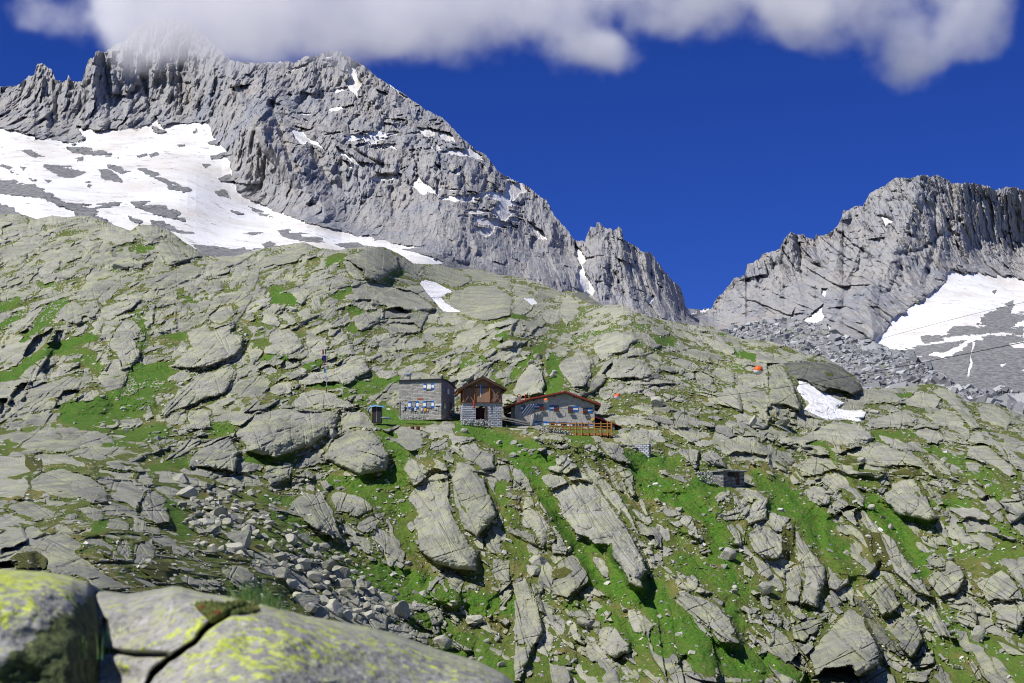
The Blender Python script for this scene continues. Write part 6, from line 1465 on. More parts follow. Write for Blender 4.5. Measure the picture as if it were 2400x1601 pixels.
# ---------------------------------------------------------------- terrace with pine rails
T = thing('terrace', P(1335.5, 1014, rC - 6.2), phi, 'raised honey-coloured timber terrace with railing along the hut front', 'terrace')
kt = (rC - 6.2) / FPX
def tx(u): return (u - 1335.5) * kt / cph
def tz(u, v): return (1014 - v + (u - 1335.5) * .035) * kt
MB().box(0, tx(1434.5), -.1, 2.4, -.28, -.1).build('floor', M_PINE, T); MB().box(0, tx(1434.5), -.16, -.101, -.42, -.06).build('rim_joist', M_PINE, T)
MB().box(tx(1287), -.05, .2, 2.4, -.3, .1).build('floor', M_SLAB, T)
ups = [1291, 1304.5, 1319, 1335.5, 1350, 1364, 1379, 1393.5, 1409, 1424, 1434]
for u in ups:
    low = -.55 if u >= 1335 else -.2
    if u < 1335: MB().bar((tx(u), .12, low + .35), (tx(u), .12, tz(u, 990.5)), .095).build('post', M_PINE, T)
    else: MB().bar((tx(u), -.2, low), (tx(u), -.2, tz(u, 991)), .095).build('post', M_PINE, T)
for i in range(3):
    zz = tz(1335, 993) - i * .42
    MB().bar((tx(1287), .08, zz + .08), (tx(1335.5), .0, zz), .075).build('rail', M_PINE, T)
    MB().bar((tx(1335.5), -.18, zz), (tx(1434.5), -.18, zz - .05), .075).build('rail', M_PINE, T)
    MB().bar((tx(1434.5), -.18, zz - .05), (tx(1434.5), 2.3, zz - .1), .075).build('rail', M_PINE, T)
MB().bar((tx(1434.5), 1.0, -.4), (tx(1434.5), 1.0, tz(1434, 991)), .07).build('post', M_PINE, T); MB().bar((tx(1434.5), 2.2, -.4), (tx(1434.5), 2.2, tz(1434, 991)), .07).build('post', M_PINE, T)
MB().bar((tx(1430), -.05, -1.6), (tx(1430), -.05, -.28), .11).build('leg', M_BEAM, T); MB().bar((tx(1430), -.05, -1.4), (tx(1414), -.05, -.3), .08).build('brace', M_BEAM, T)
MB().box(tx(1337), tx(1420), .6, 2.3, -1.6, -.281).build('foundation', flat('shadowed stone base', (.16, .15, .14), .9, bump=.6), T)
stones_wall('rubble_bank', [(P(1262, 1006, 243.6), .3), (P(1290, 1010, 243), .5), (P(1322, 1016, 242.4), .5), (P(1345, 1026, 242), .3)], .4, .5, 'bank of loose pale stones under the left end of the terrace', 'stone bank', M_STN, .32, 8)
# ---------------------------------------------------------------- F: retaining wall, G: small stone shed
fw = MB().prismx([(0, -2.2), (.6, -2.2), (.6, 0), (0, 0)], 0, 1); fw.bm.free()
fwm = MB(); a = P(1462, 1043, 238.5); b = P(1521, 1043.5, 236.5); L_ = (b - a).length
fwo = MB().prism([(0, -.95), (1.8, -1.4), (L_, -2.0), (L_, 0), (0, 0.02)], 0, .7).build('retaining_wall', M_BLK); fwm.bm.free()
fwo.location = a; fwo.rotation_euler = (0, 0, math.atan2(b.y - a.y, b.x - a.x)); tag(fwo, 'short squared retaining wall of blue-grey stone on the slope right of the terrace', 'stone wall')
rG = 227.0; kG = rG / FPX
G = thing('stone_shed', P(1695.5, 1133.5, rG), 40, 'low stone shed with slab roof, slot window and brown door on the right-hand slope', 'shed')
MB().box(0, 4.35, 0, 2.3, -.7, 1.8).build('wall', M_DRY, G)
q = MB().prismx([(-.35, 1.86), (2.6, 1.82), (2.6, 1.68), (-.35, 1.72)], -.35, 4.65); ro = q.build('roof', M_SLAB, G)
q = MB(); R_ = random.Random(4)
for i in range(90): q.ball((R_.uniform(-.3, 4.6), R_.uniform(-.3, 2.5), 1.9 + R_.uniform(0, .06)), R_.uniform(.08, .17), 1, (1.3, 1.2, .5))
q.build('roof_stones', M_STN, ro)
w_ = MB().box(.9, 2.35, -.05, -.003, 1.0, 1.62).build('window', flat('dark slot', (.025, .018, .018), .8), G); MB().box(1.6, 1.66, -.08, -.05, 1.0, 1.62).build('bar', M_BEAM, w_)
d_ = MB().box(2.5, 3.25, -.06, -.003, -.1, 1.62).build('door', wood('brown plank door', (.10, .05, .04)), G); MB().box(2.58, 2.63, -.1, -.06, .75, .9).build('handle', M_ZINC, d_)
stones_wall('dry_stone_wall', [(P(1634, 1112, 227.4), .4), (P(1642, 1124, 227.2), 1.0), (P(1656, 1128, 227.0), 1.35), (P(1671, 1132, 226.6), 1.55)], 1.2, .3, 'heap-like dry-stone wall joining the left side of the small stone shed', 'stone wall', M_STN, .27, 6)
# ---------------------------------------------------------------- H: dark privy with tarpaulins
rH = 243.0; kH = rH / FPX
Hh = thing('dark_shed', P(882.5, 985, rH), -4, 'narrow black cabin with a pale blue tarpaulin over its top, below the flagpole', 'cabin')
MB().box(-.68, .68, 0, 1.2, -.4, 2.15).build('wall', M_DARK, Hh); MB().box(-.05, .07, -.04, -.003, -.3, 2.1).build('batten', M_GREYW, Hh)
MB().box(-.72, -.60, -.05, .0, -.4, 2.15).build('corner_post', M_BEAM, Hh); MB().box(-.8, .85, -.15, 1.3, 2.152, 2.25).build('roof', M_SLATE, Hh)
q = MB(); bmesh.ops.create_grid(q.bm, x_segments=14, y_segments=8, size=.5, matrix=Matrix.Translation((-.1, .5, 2.3)) @ Matrix.Diagonal((2.6, 1.7, 1, 1)))
for v in q.bm.verts:
    e = max(0, abs(v.co.x + .1) - .85); v.co.z += .10 * mnoise.noise(v.co * 2.5) - e * (1.6 if v.co.x < 0 else .7) - max(0, -.05 - v.co.y) * .9
q.build('tarpaulin', M_TARP, Hh, True)
q = MB(); bmesh.ops.create_grid(q.bm, x_segments=8, y_segments=6, size=.5, matrix=Matrix.Translation((-1.25, .3, 1.3)) @ Matrix.Rotation(1.2, 4, 'Y') @ Matrix.Diagonal((1.4, 1.0, 1, 1)))
for v in q.bm.verts: v.co += Vector((.12, .1, .08)) * mnoise.noise(v.co * 3)
q.build('tarpaulin', M_TARP, Hh, True)
MB().bar((-1.35, .1, -.3), (-.95, .3, .9), .06).build('prop', M_GREYW, Hh)
q = MB().ball((0, 0, 0), 1, 3, (.82, .6, .26)); 
for v in q.bm.verts: v.co.z = max(v.co.z, -.05) * (1 + .1 * mnoise.noise(v.co * 3)) - .12 * v.co.x
bo = q.build('covered_boat', M_TARP2, None, True); bo.name = 'covered_load'; bo.location = P(905, 981, rH - .2); tag(bo, 'low load under a grey-blue cover lying right of the black cabin', 'tarpaulin')
# ---------------------------------------------------------------- flagpole, barrels, sign, cable, marker balls
rF = ground_pt(765, 918).y - .3
fp = thing('flagpole', P(765, 921, rF), 0, 'thin grey flagpole standing on the rock left of the stone house', 'flagpole'); kf = rF / FPX
MB().bar((0, 0, -.6), (0, 0, .9), .07, .06).build('foot', M_DARK, fp); MB().bar((0, 0, .9), (0, 0, 6.75), .055, .03).build('pole', M_ZINC, fp)
def flag(v0, v1, u0, u1, cols, label, vert, seed):
    bm = bmesh.new(); nx, nz = 12, 10; w = (u1 - u0) * kf; h = (v1 - v0) * kf; R_ = random.Random(seed); ph = R_.uniform(0, 6)
    g = [[bm.verts.new((-w * i / nx, .12 * math.sin(i * .8 + ph + j * .25) * i / nx, -h * j / nz - .10 * w * (i / nx) ** 2 * (1 + .4 * math.sin(j + ph)))) for i in range(nx + 1)] for j in range(nz + 1)]
    n = len(cols)
    for j in range(nz):
        for i in range(nx):
            f = bm.faces.new((g[j][i], g[j + 1][i], g[j + 1][i + 1], g[j][i + 1])); f.material_index = min(n - 1, int((i if vert else j) * n / (nx if vert else nz)))
    bmesh.ops.solidify(bm, geom=bm.faces[:], thickness=.006)
    me = bpy.data.meshes.new('flag'); bm.to_mesh(me); bm.free(); [me.materials.append(c) for c in cols]
    o = bpy.data.objects.new('flag', me); COL.objects.link(o); o.location = P(764.6, v0, rF - .05); tag(o, label, 'flag', 'flags on the flagpole')
cf = lambda n, c: flat(n, c, .7, var=.1)
fg, fw_, frd, fbl, fcy = cf('flag green', (.02, .28, .07)), cf('flag white', (.75, .75, .75)), cf('flag red', (.85, .015, .015)), cf('flag blue', (.05, .04, .30)), cf('flag sky', (.25, .50, .80))
flag(818, 831, 756, 765, [fg, fw_, frd], 'green, white and red flag at the top of the flagpole', True, 1); flag(833, 845, 755.5, 765, [fbl], 'plain deep blue flag, second from the top of the pole', True, 2)
flag(846.5, 856, 758, 765, [cf('flag maroon', (.35, .02, .06)), fw_, cf('flag maroon b', (.30, .02, .06))], 'small maroon and white flag, third from the top of the pole', False, 3); flag(858, 874, 759.5, 765, [fw_, fcy, fcy], 'pale blue and white flag, lowest on the pole', False, 4)
for i, (u, lab) in enumerate(((966.5, 'left one of two rusty barrels standing on pale rubble below the stone house'), (979.5, 'right one of two rusty barrels standing on pale rubble below the stone house'))):
    q = thing('barrel', P(u, 1012.3, 241.5), 20 * i, lab, 'barrel', 'rusty barrels below the stone house')
    b_ = MB(); bmesh.ops.create_cone(b_.bm, cap_ends=False, segments=20, radius1=.28, radius2=.29, depth=.78, matrix=Matrix.Translation((0, 0, .39))); b_.build('shell', M_RUST, q, True)
    r_ = MB()
    for z in (.02, .27, .52, .77): bmesh.ops.create_cone(r_.bm, cap_ends=False, segments=20, radius1=.305, radius2=.305, depth=.035, matrix=Matrix.Translation((0, 0, z)))
    r_.build('hoops', M_RUST, q); b_ = MB(); bmesh.ops.create_circle(b_.bm, cap_ends=True, segments=20, radius=.27, matrix=Matrix.Translation((0, 0, .70))); b_.build('lid', M_RUST, q)
stones_wall('rubble_pile', [(P(955, 1017, 241.3), .25), (P(975, 1021, 241), .35), (P(1002, 1017, 241.3), .25)], .3, .6, 'pile of pale broken stones under the rusty barrels', 'rubble', M_STN, .26, 12)
stones_wall('rubble_pile', [(P(945, 982, 246.5), .15), (P(968, 980, 246.3), .3), (P(998, 981, 246.2), .15)], .3, .4, 'strip of pale blue-grey rubble in the grass before the stone house', 'rubble', M_STN, .24, 13)
sg = thing('sign_post', P(1027.5, 968, 246.8), 0, 'white board on a thin post at the right corner of the stone house', 'sign'); MB().bar((0, 0, -.3), (0, 0, 1.35), .035).build('post', M_GREYW, sg); MB().box(-.45, .45, -.05, .02, 1.12, 1.4, .02).build('board', M_WHITE, sg); MB().box(-.3, .3, -.03, .03, .9, 1.1).build('lower_board', M_DARK, sg)
def tube(name, pts, r, label, cat, group=None, n=6):
    bm = bmesh.new(); prev = None
    for i, p in enumerate(pts):
        d = (pts[min(i + 1, len(pts) - 1)] - pts[max(i - 1, 0)]).normalized(); q = d.to_track_quat('Z', 'Y')
        ring = [bm.verts.new(p + q @ Vector((r * math.cos(6.2832 * k / n), r * math.sin(6.2832 * k / n), 0))) for k in range(n)]
        if prev: [bm.faces.new((prev[k], prev[(k + 1) % n], ring[(k + 1) % n], ring[k])) for k in range(n)]
        prev = ring
    me = bpy.data.meshes.new(name); bm.to_mesh(me); bm.free(); me.materials.append(M_CABLE); o = bpy.data.objects.new(name, me); COL.objects.link(o); return tag(o, label, cat, group)
def catenary(keys, n=60):
    us, vs, rs_ = zip(*keys); t = np.linspace(0, 1, n); kk = np.linspace(0, 1, len(keys))
    f = np.polyfit(us, vs, min(3, len(keys) - 1)); g = np.polyfit(us, [1 / r for r in rs_], min(2, len(keys) - 1)); uu = np.linspace(us[0], us[-1], n)
    return [P(u, np.polyval(f, u), 1 / np.polyval(g, u)) for u in uu]
tube('cable', catenary([(2480, 786, 82), (2400, 802, 88), (2019, 877, 125), (1819, 909.5, 150), (1700, 928, 172), (1500, 948, 205), (1290, 958, 243)]), .022, 'dark thick haulage cable crossing the slope to the hut', 'cable', 'cableway ropes')
tube('cable', catenary([(2480, 690, 60), (2400, 712, 65), (2057, 800, 84), (1777, 862, 104), (1446, 924, 165), (1280, 933, 207), (1125, 905, 246)]), .007, 'thin upper wire carrying the marker balls', 'cable', 'cableway ropes')
for v, rr in ((1078, 170), (1089, 172)):
    tube('cable', [P(2500, v - 3, rr - 10), P(2100, v + 1, rr + 5), P(1720, v - 6, rr + 25)], .012, ('upper' if v < 1080 else 'lower') + ' of two faint level wires across the right-hand slope', 'cable', 'faint level wires')
for (u, v, r, d, rot, lab) in ((1777, 868, 104, .60, (.15, .1, 0), 'largest orange and white marker ball, in front of the dark rocks at right'), (1446.5, 929.5, 165, .64, (.05, 0, 0), 'orange and white marker ball just right of the red-roofed hut'), (1280, 938.5, 207, .60, (.1, -.45, 0), 'tilted orange and white marker ball in front of the hut gable')):
    t_ = thing('marker_ball', P(u, v, r), 0, lab, 'marker ball', 'orange and white cable marker balls'); t_.rotation_euler = rot
    for nm, sgn, mt in (('upper_shell', 1, M_ORANGE), ('lower_shell', -1, M_WHITE)):
        q = MB(); bmesh.ops.create_uvsphere(q.bm, u_segments=32, v_segments=16, radius=d / 2)
        bmesh.ops.delete(q.bm, geom=[v_ for v_ in q.bm.verts if v_.co.z * sgn < -1e-4], context='VERTS'); q.build(nm, mt, t_, True)
    MB().bar((-d * .62, 0, 0), (d * .62, 0, 0), .02).build('clamp', M_DARK, t_)
# ---------------------------------------------------------------- people resting at the stone house
def person(loc, rot, shirt, trousers, hair, label, pose='sit', lean=0., k=1.0):
    """one continuous skinned body; faces coloured by region; hair is a child"""
    J = {}
    V_ = []; E_ = []; Rr = []
    def j(n, co, r, par=None):
        J[n] = len(V_); V_.append(Vector(co) * k); Rr.append(r * k)
        if par is not None: E_.append((J[par], J[n]))
    l = lean
    if pose == 'sit':
        j('pel', (0, 0, .12), .145); j('wai', (0, -.02 + l * .2, .30), .125, 'pel'); j('che', (0, .0 + l * .5, .50), .150, 'wai'); j('nek', (0, .02 + l * .8, .66), .055, 'che'); j('hea', (0, .03 + l, .77), .085, 'nek'); j('top', (0, .03 + l, .86), .075, 'hea')
        for s, t in ((1, 'r'), (-1, 'l')):
            j('hip' + t, (.10 * s, .05, .10), .095, 'pel'); j('kne' + t, (.14 * s, .46, .22), .062, 'hip' + t); j('ank' + t, (.13 * s, .52, -.18), .042, 'kne' + t); j('toe' + t, (.14 * s, .68, -.22), .035, 'ank' + t)
            j('sho' + t, (.185 * s, .0 + l * .6, .60), .062, 'che'); j('elb' + t, (.25 * s, .08 + l * .4, .34), .045, 'sho' + t); j('wri' + t, (.15 * s, .30 + l * .3, .27), .030, 'elb' + t); j('pal' + t, (.12 * s, .37 + l * .3, .27), .033, 'wri' + t)
    else:
        j('pel', (0, 0, .95), .14); j('wai', (0, 0, 1.12), .12, 'pel'); j('che', (0, .0, 1.33), .15, 'wai'); j('nek', (0, .01, 1.50), .055, 'che'); j('hea', (0, .02, 1.61), .085, 'nek'); j('top', (0, .02, 1.70), .075, 'hea')
        for s, t in ((1, 'r'), (-1, 'l')):
            j('hip' + t, (.10 * s, 0, .90), .095, 'pel'); j('kne' + t, (.12 * s, .04, .48), .062, 'hip' + t); j('ank' + t, (.12 * s, 0, .08), .042, 'kne' + t); j('toe' + t, (.14 * s, .16, .03), .035, 'ank' + t)
            j('sho' + t, (.185 * s, 0, 1.43), .062, 'che'); j('elb' + t, (.26 * s, -.02, 1.16), .045, 'sho' + t); j('wri' + t, (.22 * s, .12, .94), .030, 'elb' + t); j('pal' + t, (.21 * s, .15, .86), .033, 'wri' + t)
    for s, t in ((1, 'r'), (-1, 'l')):
        p0 = V_[J['pal' + t]] / k; d0 = (p0 - V_[J['wri' + t]] / k).normalized(); sd_ = d0.cross(Vector((0, 0, 1))).normalized() if abs(d0.z) < .9 else Vector((1, 0, 0))
        for q, (o_, ln_) in enumerate(((-.026, .065), (-.009, .078), (.009, .072), (.026, .055))):
            a = p0 + sd_ * o_ + d0 * .03; j('f%d%s' % (q, t), a, .009, 'pal' + t); j('g%d%s' % (q, t), a + d0 * ln_ * .6 + Vector((0, 0, -.01)), .008, 'f%d%s' % (q, t)); j('h%d%s' % (q, t), a + d0 * ln_ + Vector((0, 0, -.03)), .007, 'g%d%s' % (q, t))
        j('th' + t, p0 - sd_ * .04 * s + d0 * .01, .010, 'pal' + t); j('tt' + t, p0 - sd_ * .055 * s + d0 * .045, .008, 'th' + t)
    me = bpy.data.meshes.new('person'); me.from_pydata([tuple(v) for v in V_], E_, []); me.update()
    o = bpy.data.objects.new('person', me); COL.objects.link(o)
    m = o.modifiers.new('s', 'SKIN'); m.use_smooth_shade = True
    for i, sv in enumerate(me.skin_vertices[0].data): sv.radius = (Rr[i] * 1.0, Rr[i] * (.72 if V_[i].z > .25 and Rr[i] > .1 * k else 1.0)); sv.use_root = (i == 0)
    sb = o.modifiers.new('b', 'SUBSURF'); sb.levels = 1; sb.render_levels = 1
    dg = bpy.context.evaluated_depsgraph_get(); em = bpy.data.meshes.new_from_object(o.evaluated_get(dg)); o.modifiers.clear(); o.data = em
    mats = [shirt, trousers, M_SKIN, M_DARK]; em.materials.clear(); [em.materials.append(x) for x in mats]
    names = list(J.keys()); pts = np.array([tuple(v) for v in V_]); rad = np.array(Rr)
    for p in em.polygons:
        c = np.array(p.center[:]); d = np.linalg.norm(pts - c, axis=1) - rad; n = names[int(np.argmin(d))]
        p.material_index = 2 if n[:3] in ('nek', 'hea', 'top', 'wri', 'pal') or n[0] in 'fgh' and n not in () and n[1].isdigit() or n[:2] in ('th', 'tt') else 1 if n[:3] in ('pel', 'hip', 'kne') else 3 if n[:3] in ('ank', 'toe') else 0
    hc = V_[J['hea']]
    # face: brow, nose and mouth; hair cap as a child
    hb = MB(); hb.ball(hc + Vector((0, -.02, .055)) * k, .108 * k, 2, (.95, 1.05, .9)); h_ = hb.build('hair', hair, o, True)
    fb = MB(); fb.ball(hc + Vector((0, .095, -.005)) * k, .018 * k, 1, (.8, 1, 1.5)); fb.build('nose', M_SKIN, o, True)
    eb = MB(); eb.ball(hc + Vector((.034, .083, .02)) * k, .010 * k, 1); eb.ball(hc + Vector((-.034, .083, .02)) * k, .010 * k, 1); eb.build('eyes', M_DARK, o)
    mb_ = MB(); mb_.ball(hc + Vector((0, .083, -.045)) * k, .018 * k, 1, (1.2, .4, .35)); mb_.build('mouth', M_RED2, o)
    o.location = loc; o.rotation_euler = (0, 0, math.radians(rot)); tag(o, label, 'person', 'people resting beside the stone house'); return o
cl = lambda n, c: flat(n, c, .85, var=.15)
H_D = cl('dark hair', (.02, .015, .012)); H_B = cl('brown hair', (.08, .045, .02))
T_D = cl('dark trousers', (.03, .035, .06)); 
rp = 246.3
bench = lambda u0, u1, v, r, lab: (lambda t: (MB().box(0, (u1 - u0) * r / FPX, -.18, .22, -.06, 0, .01).build('seat', M_GREYW, t), MB().box(.1, .22, -.12, .16, -.7, -.06).build('leg', M_GREYW, t), MB().box((u1 - u0) * r / FPX - .22, (u1 - u0) * r / FPX - .1, -.12, .16, -.7, -.06).build('leg', M_GREYW, t)))(thing('bench', P(u0, v, r), -4, lab, 'bench'))
for (u, v, sh, tr_, hr, rot, ln_, k_, lab, ps) in (
    (950.5, 963.5, cl('navy jacket', (.02, .03, .09)), T_D, H_D, 25, .1, .95, 'person in navy seated at the left end of the stone house front', 'sit'),
    (967, 965, cl('blue shirt', (.05, .07, .22)), T_D, H_B, 8, .1, 1.0, 'person in a dark blue top sitting left of the one in pale grey', 'sit'),
    (973, 966, cl('pale grey shirt', (.50, .53, .60)), T_D, H_D, -15, .22, 1.02, 'person in a pale grey shirt bending forward on the grass', 'sit'),
    (989.4, 967.2, cl('pinkish white shirt', (.72, .62, .66)), T_D, H_D, 5, .02, 1.0, 'person in a pinkish white shirt seen from behind, left of the yellow shirt', 'sit'),
    (996.8, 967.2, cl('yellow shirt', (.75, .55, .03)), T_D, H_D, 0, .0, .95, 'person in a bright yellow shirt seen from behind', 'sit'),
    (1002.8, 966.5, cl('salmon shirt', (.70, .35, .28)), T_D, H_B, 0, .05, .75, 'child in a salmon shirt beside the yellow shirt', 'sit'),
    (1022.6, 963.5, cl('white shirt', (.70, .72, .78)), T_D, H_D, 170, .05, .85, 'person in white sitting by the sign post', 'sit'),
    (1063.5, 965, cl('green jacket', (.02, .14, .10)), T_D, H_D, 120, .1, 1.0, 'person in a green jacket in the gap between the stone house and the barn', 'sit'),
    (1071.5, 964, cl('dark red top', (.14, .03, .03)), T_D, H_B, 200, .1, .9, 'person in dark red next to the green jacket between the houses', 'sit')):
    person(P(u, v, rp if u < 1040 else 249.5), rot, sh, tr_, hr, lab, ps, ln_, k_)
# ---------------------------------------------------------------- individual boulders
def boulder_mesh(seed, facets, rough):
    R_ = random.Random(seed); bm = bmesh.new(); bmesh.ops.create_icosphere(bm, subdivisions=4, radius=1)
    pl = []
    for i in range(facets):
        n = Vector((R_.gauss(0, 1), R_.gauss(0, 1), R_.gauss(0, 1))).normalized(); pl.append((n, R_.uniform(.50, .78)))
    for v in bm.verts:
        for _ in range(2):
            for n, d in pl:
                e = v.co.dot(n) - d
                if e > 0: v.co -= n * e * .985
        q = v.co.normalized(); v.co += q * (.035 * mnoise.noise(v.co * 2.2 + Vector((seed, 0, 0))) + rough * mnoise.noise(v.co * 7 + Vector((0, seed, 0))))
    me = bpy.data.meshes.new('boulder'); bm.to_mesh(me); bm.free(); me.materials.append(M_BOU); return me
def bou_mat():
    s = NT('boulder granite'); oi = s.n('ShaderNodeObjectInfo')
    n1 = s.noise(1.4, 4, .6); n2 = s.noise(5, 4, .7)
    v = s.n('ShaderNodeVectorMath', operation='ADD'); s.t.links.new(s.tc.outputs['Object'], v.inputs[0]); cb = s.n('ShaderNodeCombineXYZ'); s.t.links.new(s.math('MULTIPLY', oi.outputs['Random'], 60), cb.inputs[0]); s.t.links.new(cb.outputs[0], v.inputs[1])
    n1 = s.noise(1.2, 4, .6, v.outputs[0]); n2 = s.noise(5, 4, .7, v.outputs[0])
    c = s.mix(oi.outputs['Random'], rgb(.22, .215, .185), rgb(.46, .445, .39)); c = s.mix(s.math('MULTIPLY', s.ramp(n1, .48, .62), .6), c, rgb(.42, .43, .27))
    c = s.mix(s.math('MULTIPLY', s.ramp(n2, .52, .68), .6), c, rgb(.13, .13, .12)); return s.fin(c, .92, s.bump(n2, .8, .1))
M_BOU = bou_mat()
BV = [boulder_mesh(30 + i, random.Random(i).randint(8, 13), .018) for i in range(12)]
nb = [0]
def boulder(u, v, wpx, hpx=None, label=None, group=None, rot=None, var=None, tilt=None, sink=.25):
    i = nb[0]; nb[0] += 1; R_ = random.Random(1000 + i)
    g = ground_pt(u, v + (hpx or wpx * .7) * .32); kk = g.y / FPX
    w_ = wpx * kk / 2 * 1.28; h_ = (hpx or wpx * .72) * kk / 2 * 1.28
    o = bpy.data.objects.new('boulder', BV[(var if var is not None else R_.randrange(12))]); COL.objects.link(o)
    o.scale = (w_, w_ * R_.uniform(.8, 1.1), h_); o.rotation_euler = (tilt if tilt is not None else R_.uniform(-.25, .25), R_.uniform(-.25, .25), rot if rot is not None else R_.uniform(0, 6.28))
    c = P(u, v, g.y + w_ * .35); o.location = c
    tag(o, label or 'grey boulder', 'boulder', group); return o
UNI = [('T6', 610, 830, 250, 170, 'broad flat-topped boulder, the largest block in the upper part of the boulder field'), ('T6', 1560, 1150, 200, 160, 'large rounded boulder with cracked left face in the middle of the boulder field'),
 ('T6', 1520, 1480, 190, 150, 'large pale boulder at the lower edge of the boulder field near the foreground rock'), ('T6', 1200, 1400, 260, 140, 'wide pale slab-like boulder low in the boulder field'), ('T6', 450, 595, 190, 130, 'light rounded boulder split in two at the top of the boulder field'),
 ('T6', 2100, 1490, 170, 150, 'pointed pale boulder at the lower right end of the boulder field'), ('T6', 1000, 1165, 190, 120, 'broad grey boulder right of the striped slabs'), ('T6', 600, 905, 170, 90, 'pyramid-shaped boulder below the largest flat-topped block'),
 ('T6', 140, 425, 160, 130, 'dark brownish boulder at the upper left end of the boulder field'), ('T6', 95, 290, 150, 90, 'dark flat block above the brownish boulder at the left'), ('T6', 1210, 1070, 130, 120, 'dark-faced boulder leaning over a shadow in the boulder field'),
 ('Q3', 1520, 432, 66, 48, 'single whitish boulder perched on the dome below the flagpole'), ('T3', 370, 1100, 85, 50, 'small boulder in the green hollow above the hut roof'), ('T3', 1310, 1115, 95, 65, 'grey boulder left of the pinkish slab'),
 ('T3', 2210, 1525, 70, 110, 'upright boulder with black shaded side at the right'), ('T4', 115, 560, 150, 75, 'pale blocky boulder left of the snow patch foot'), ('T4', 970, 462, 110, 40, 'dark flat boulder at the right tip of the snow patch'), ('T4', 1540, 390, 70, 60, 'small dark-sided boulder on the rounded slabs at far right'),
 ('Q4', 118, 70, 46, 30, 'dark boulder perched above the green hollow left of the pillars'), ('Q4', 355, 1292, 95, 42, 'lens-shaped grey boulder in the grass at the bottom centre'), ('Q4', 665, 282, 66, 60, 'big boulder with black shaded face right of the hut'), ('Q4', 985, 985, 76, 62, 'tilted block with a flat pale face on the turf right of centre'), ('Q4', 120, 1010, 90, 46, 'pale angular boulder in the grass left of the long slab'), ('Q4', 100, 1060, 60, 50, 'small pale boulder below the angular one'),
 ('Q4', 1160, 1125, 60, 60, 'dark upright block beside a crack right of centre'), ('Q4', 2140, 1350, 80, 70, 'rounded pale block at the lower right edge of the slope'), ('Q3', 2165, 1280, 76, 56, 'isolated pale boulder in the grass below the central pillar'), ('Q3', 2030, 1375, 74, 70, 'cube-like pale boulder below the isolated one'),
 ('T1', 1050, 465, 46, 60, 'small dark upright block on the upper left slope'), ('T1', 1085, 570, 150, 55, 'dark overhanging boulder on the upper left slope'), ('T2', 335, 650, 80, 70, 'dark-faced boulder in the bright green hollow of the upper slope'), ('T2', 2290, 1005-1005 + 40, 1, 1, '')]
for t, x, y, w_, h_, lab in UNI:
    if not lab: continue
    (u, v), = tr(t, [(x, y)]); sc_ = {'Q': 1.959, 'T': 3.918}[t[0]]
    boulder(u, v, w_ / sc_, h_ / sc_, lab, 'single boulders on the slope')
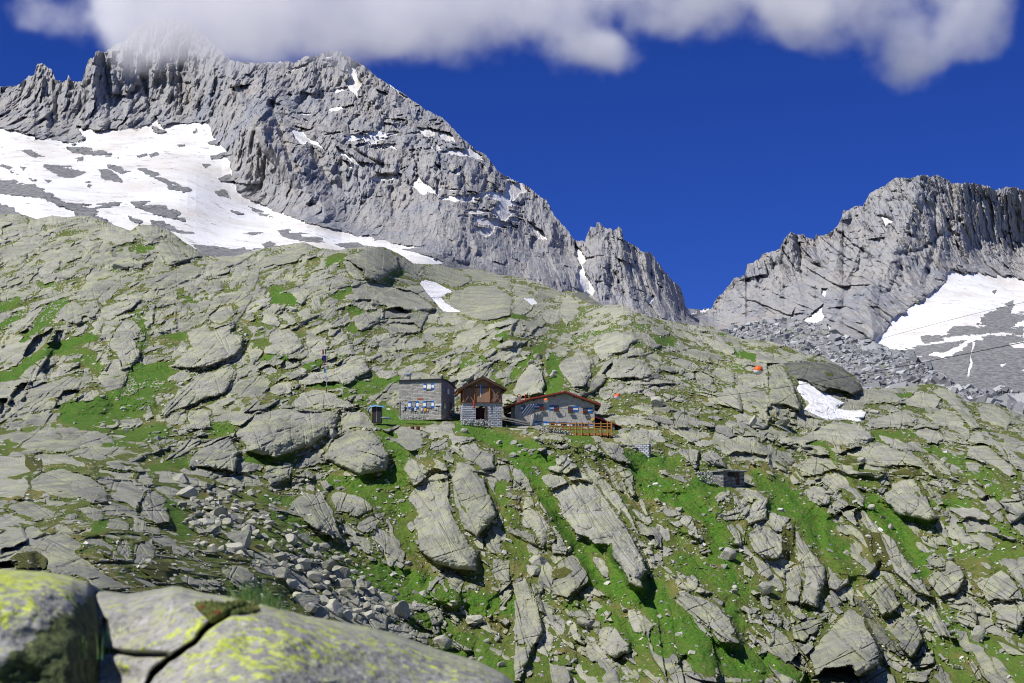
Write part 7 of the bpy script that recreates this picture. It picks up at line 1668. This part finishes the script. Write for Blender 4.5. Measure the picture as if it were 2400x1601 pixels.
FIELD = '95 525 90 330 345 70 360 415 70 345 480 80 710 530 100 640 665 80 220 695 90 320 690 130 900 690 90 890 740 70 300 885 70 390 930 100 1110 850 130 920 890 80 815 915 80 1210 835 110 1410 905 100 1310 910 90 1270 960 90 1350 985 80 990 1000 120 1120 1040 70 1035 1085 100 1420 1080 140 1620 1040 70 1100 1240 130 1220 1310 120 1310 1200 140 1340 1270 80 1190 1110 90 1410 1150 80 1680 1140 80 1620 1270 140 1740 1260 120 1850 1320 110 1960 1380 120 2030 1380 90 1690 1420 90 1800 1460 100 1410 1420 130 1710 1500 90 1900 1480 80 1960 1500 90 1650 1310 70 2320 1340 80 1380 1540 170 1820 1540 120 2190 1540 70 840 640 70 740 690 80 560 640 90 480 640 60 740 420 80 570 400 90 690 230 90 530 690 100 430 700 70 370 760 120 700 760 110 790 790 90 860 820 80 470 930 80 540 960 80 650 970 70 730 980 80 1480 1200 90 1540 1240 90 1890 1060 0 1260 1080 60 1500 1060 70 1550 1010 60 1180 890 60 1080 910 60 1030 860 50 760 650 60 690 600 50 1600 1180 60 1760 1190 70 1800 1260 80 1870 1390 70 1740 1340 80 1580 1340 80 1300 1340 90 1350 1390 70 1270 1480 120 1440 1340 80 1500 1370 70 1600 1540 120 1680 1560 80 2010 1440 80 2060 1320 50 250 600 70 200 560 60 400 520 60 450 470 50 520 470 60 600 490 50 650 540 50 160 660 60 280 780 80 190 740 60 120 690 50 1060 780 50 1150 790 80 1700 880 60 1650 860 40'
fl = [float(x) for x in FIELD.split()]
LW = 'grey boulder in the boulder field between the striped slabs and the central pillar'
for x, y, d in zip(fl[::3], fl[1::3], fl[2::3]):
    if d < 1: continue
    (u, v), = tr('T6', [(x, y)])
    boulder(u, v, d / 3.918 * 1.05, d / 3.918 * .78, LW, 'boulders of the boulder field')
R_ = random.Random(77)
path = tr('T6', L('150 420 450 620 620 800 1000 980 1300 1180 1600 1350 1950 1500'))
n = 0
while n < 105:
    i = R_.randrange(len(path) - 1); t = R_.random(); (x0, y0), (x1, y1) = path[i], path[i + 1]
    u = x0 + (x1 - x0) * t + R_.gauss(0, 45); v = y0 + (y1 - y0) * t + R_.gauss(0, 38)
    if v > 1440 or u < 400: continue
    s_ = R_.uniform(8, 17); boulder(u, v, s_, s_ * .72, 'small grey stone among the bigger blocks of the boulder field', 'small stones of the boulder field'); n += 1
zones = [('small pale boulder on the turf below the terrace and the barn', [(870, 1250, 1010, 1060), (1200, 1330, 1030, 1070)], 16), ('small boulder in the turf left of the stone house', [(790, 930, 890, 960)], 14), ('small boulder on the grassy left slope', [(40, 500, 900, 1060)], 20),
         ('small grey boulder in the grass right of the long slab', [(1500, 1750, 1180, 1500)], 22), ('small boulder on the upper slope above the houses', [(600, 1400, 760, 880)], 20), ('small boulder on the far right slope', [(1900, 2380, 1000, 1480)], 20), ('small pale boulder in the grass at the bottom centre', [(960, 1450, 1400, 1590)], 18)]
for lab, boxes, cnt in zones:
    q = 0; tries = 0
    while q < cnt and tries < 600:
        tries += 1; b = R_.choice(boxes); u = R_.uniform(b[0], b[1]); v = R_.uniform(b[2], b[3])
        if rasterval(turf, u, v) < .5: continue
        s_ = R_.uniform(7, 15) if b[2] < 1000 else R_.uniform(9, 20); boulder(u, v, s_, s_ * .7, lab, lab.replace('boulder', 'boulders')); q += 1
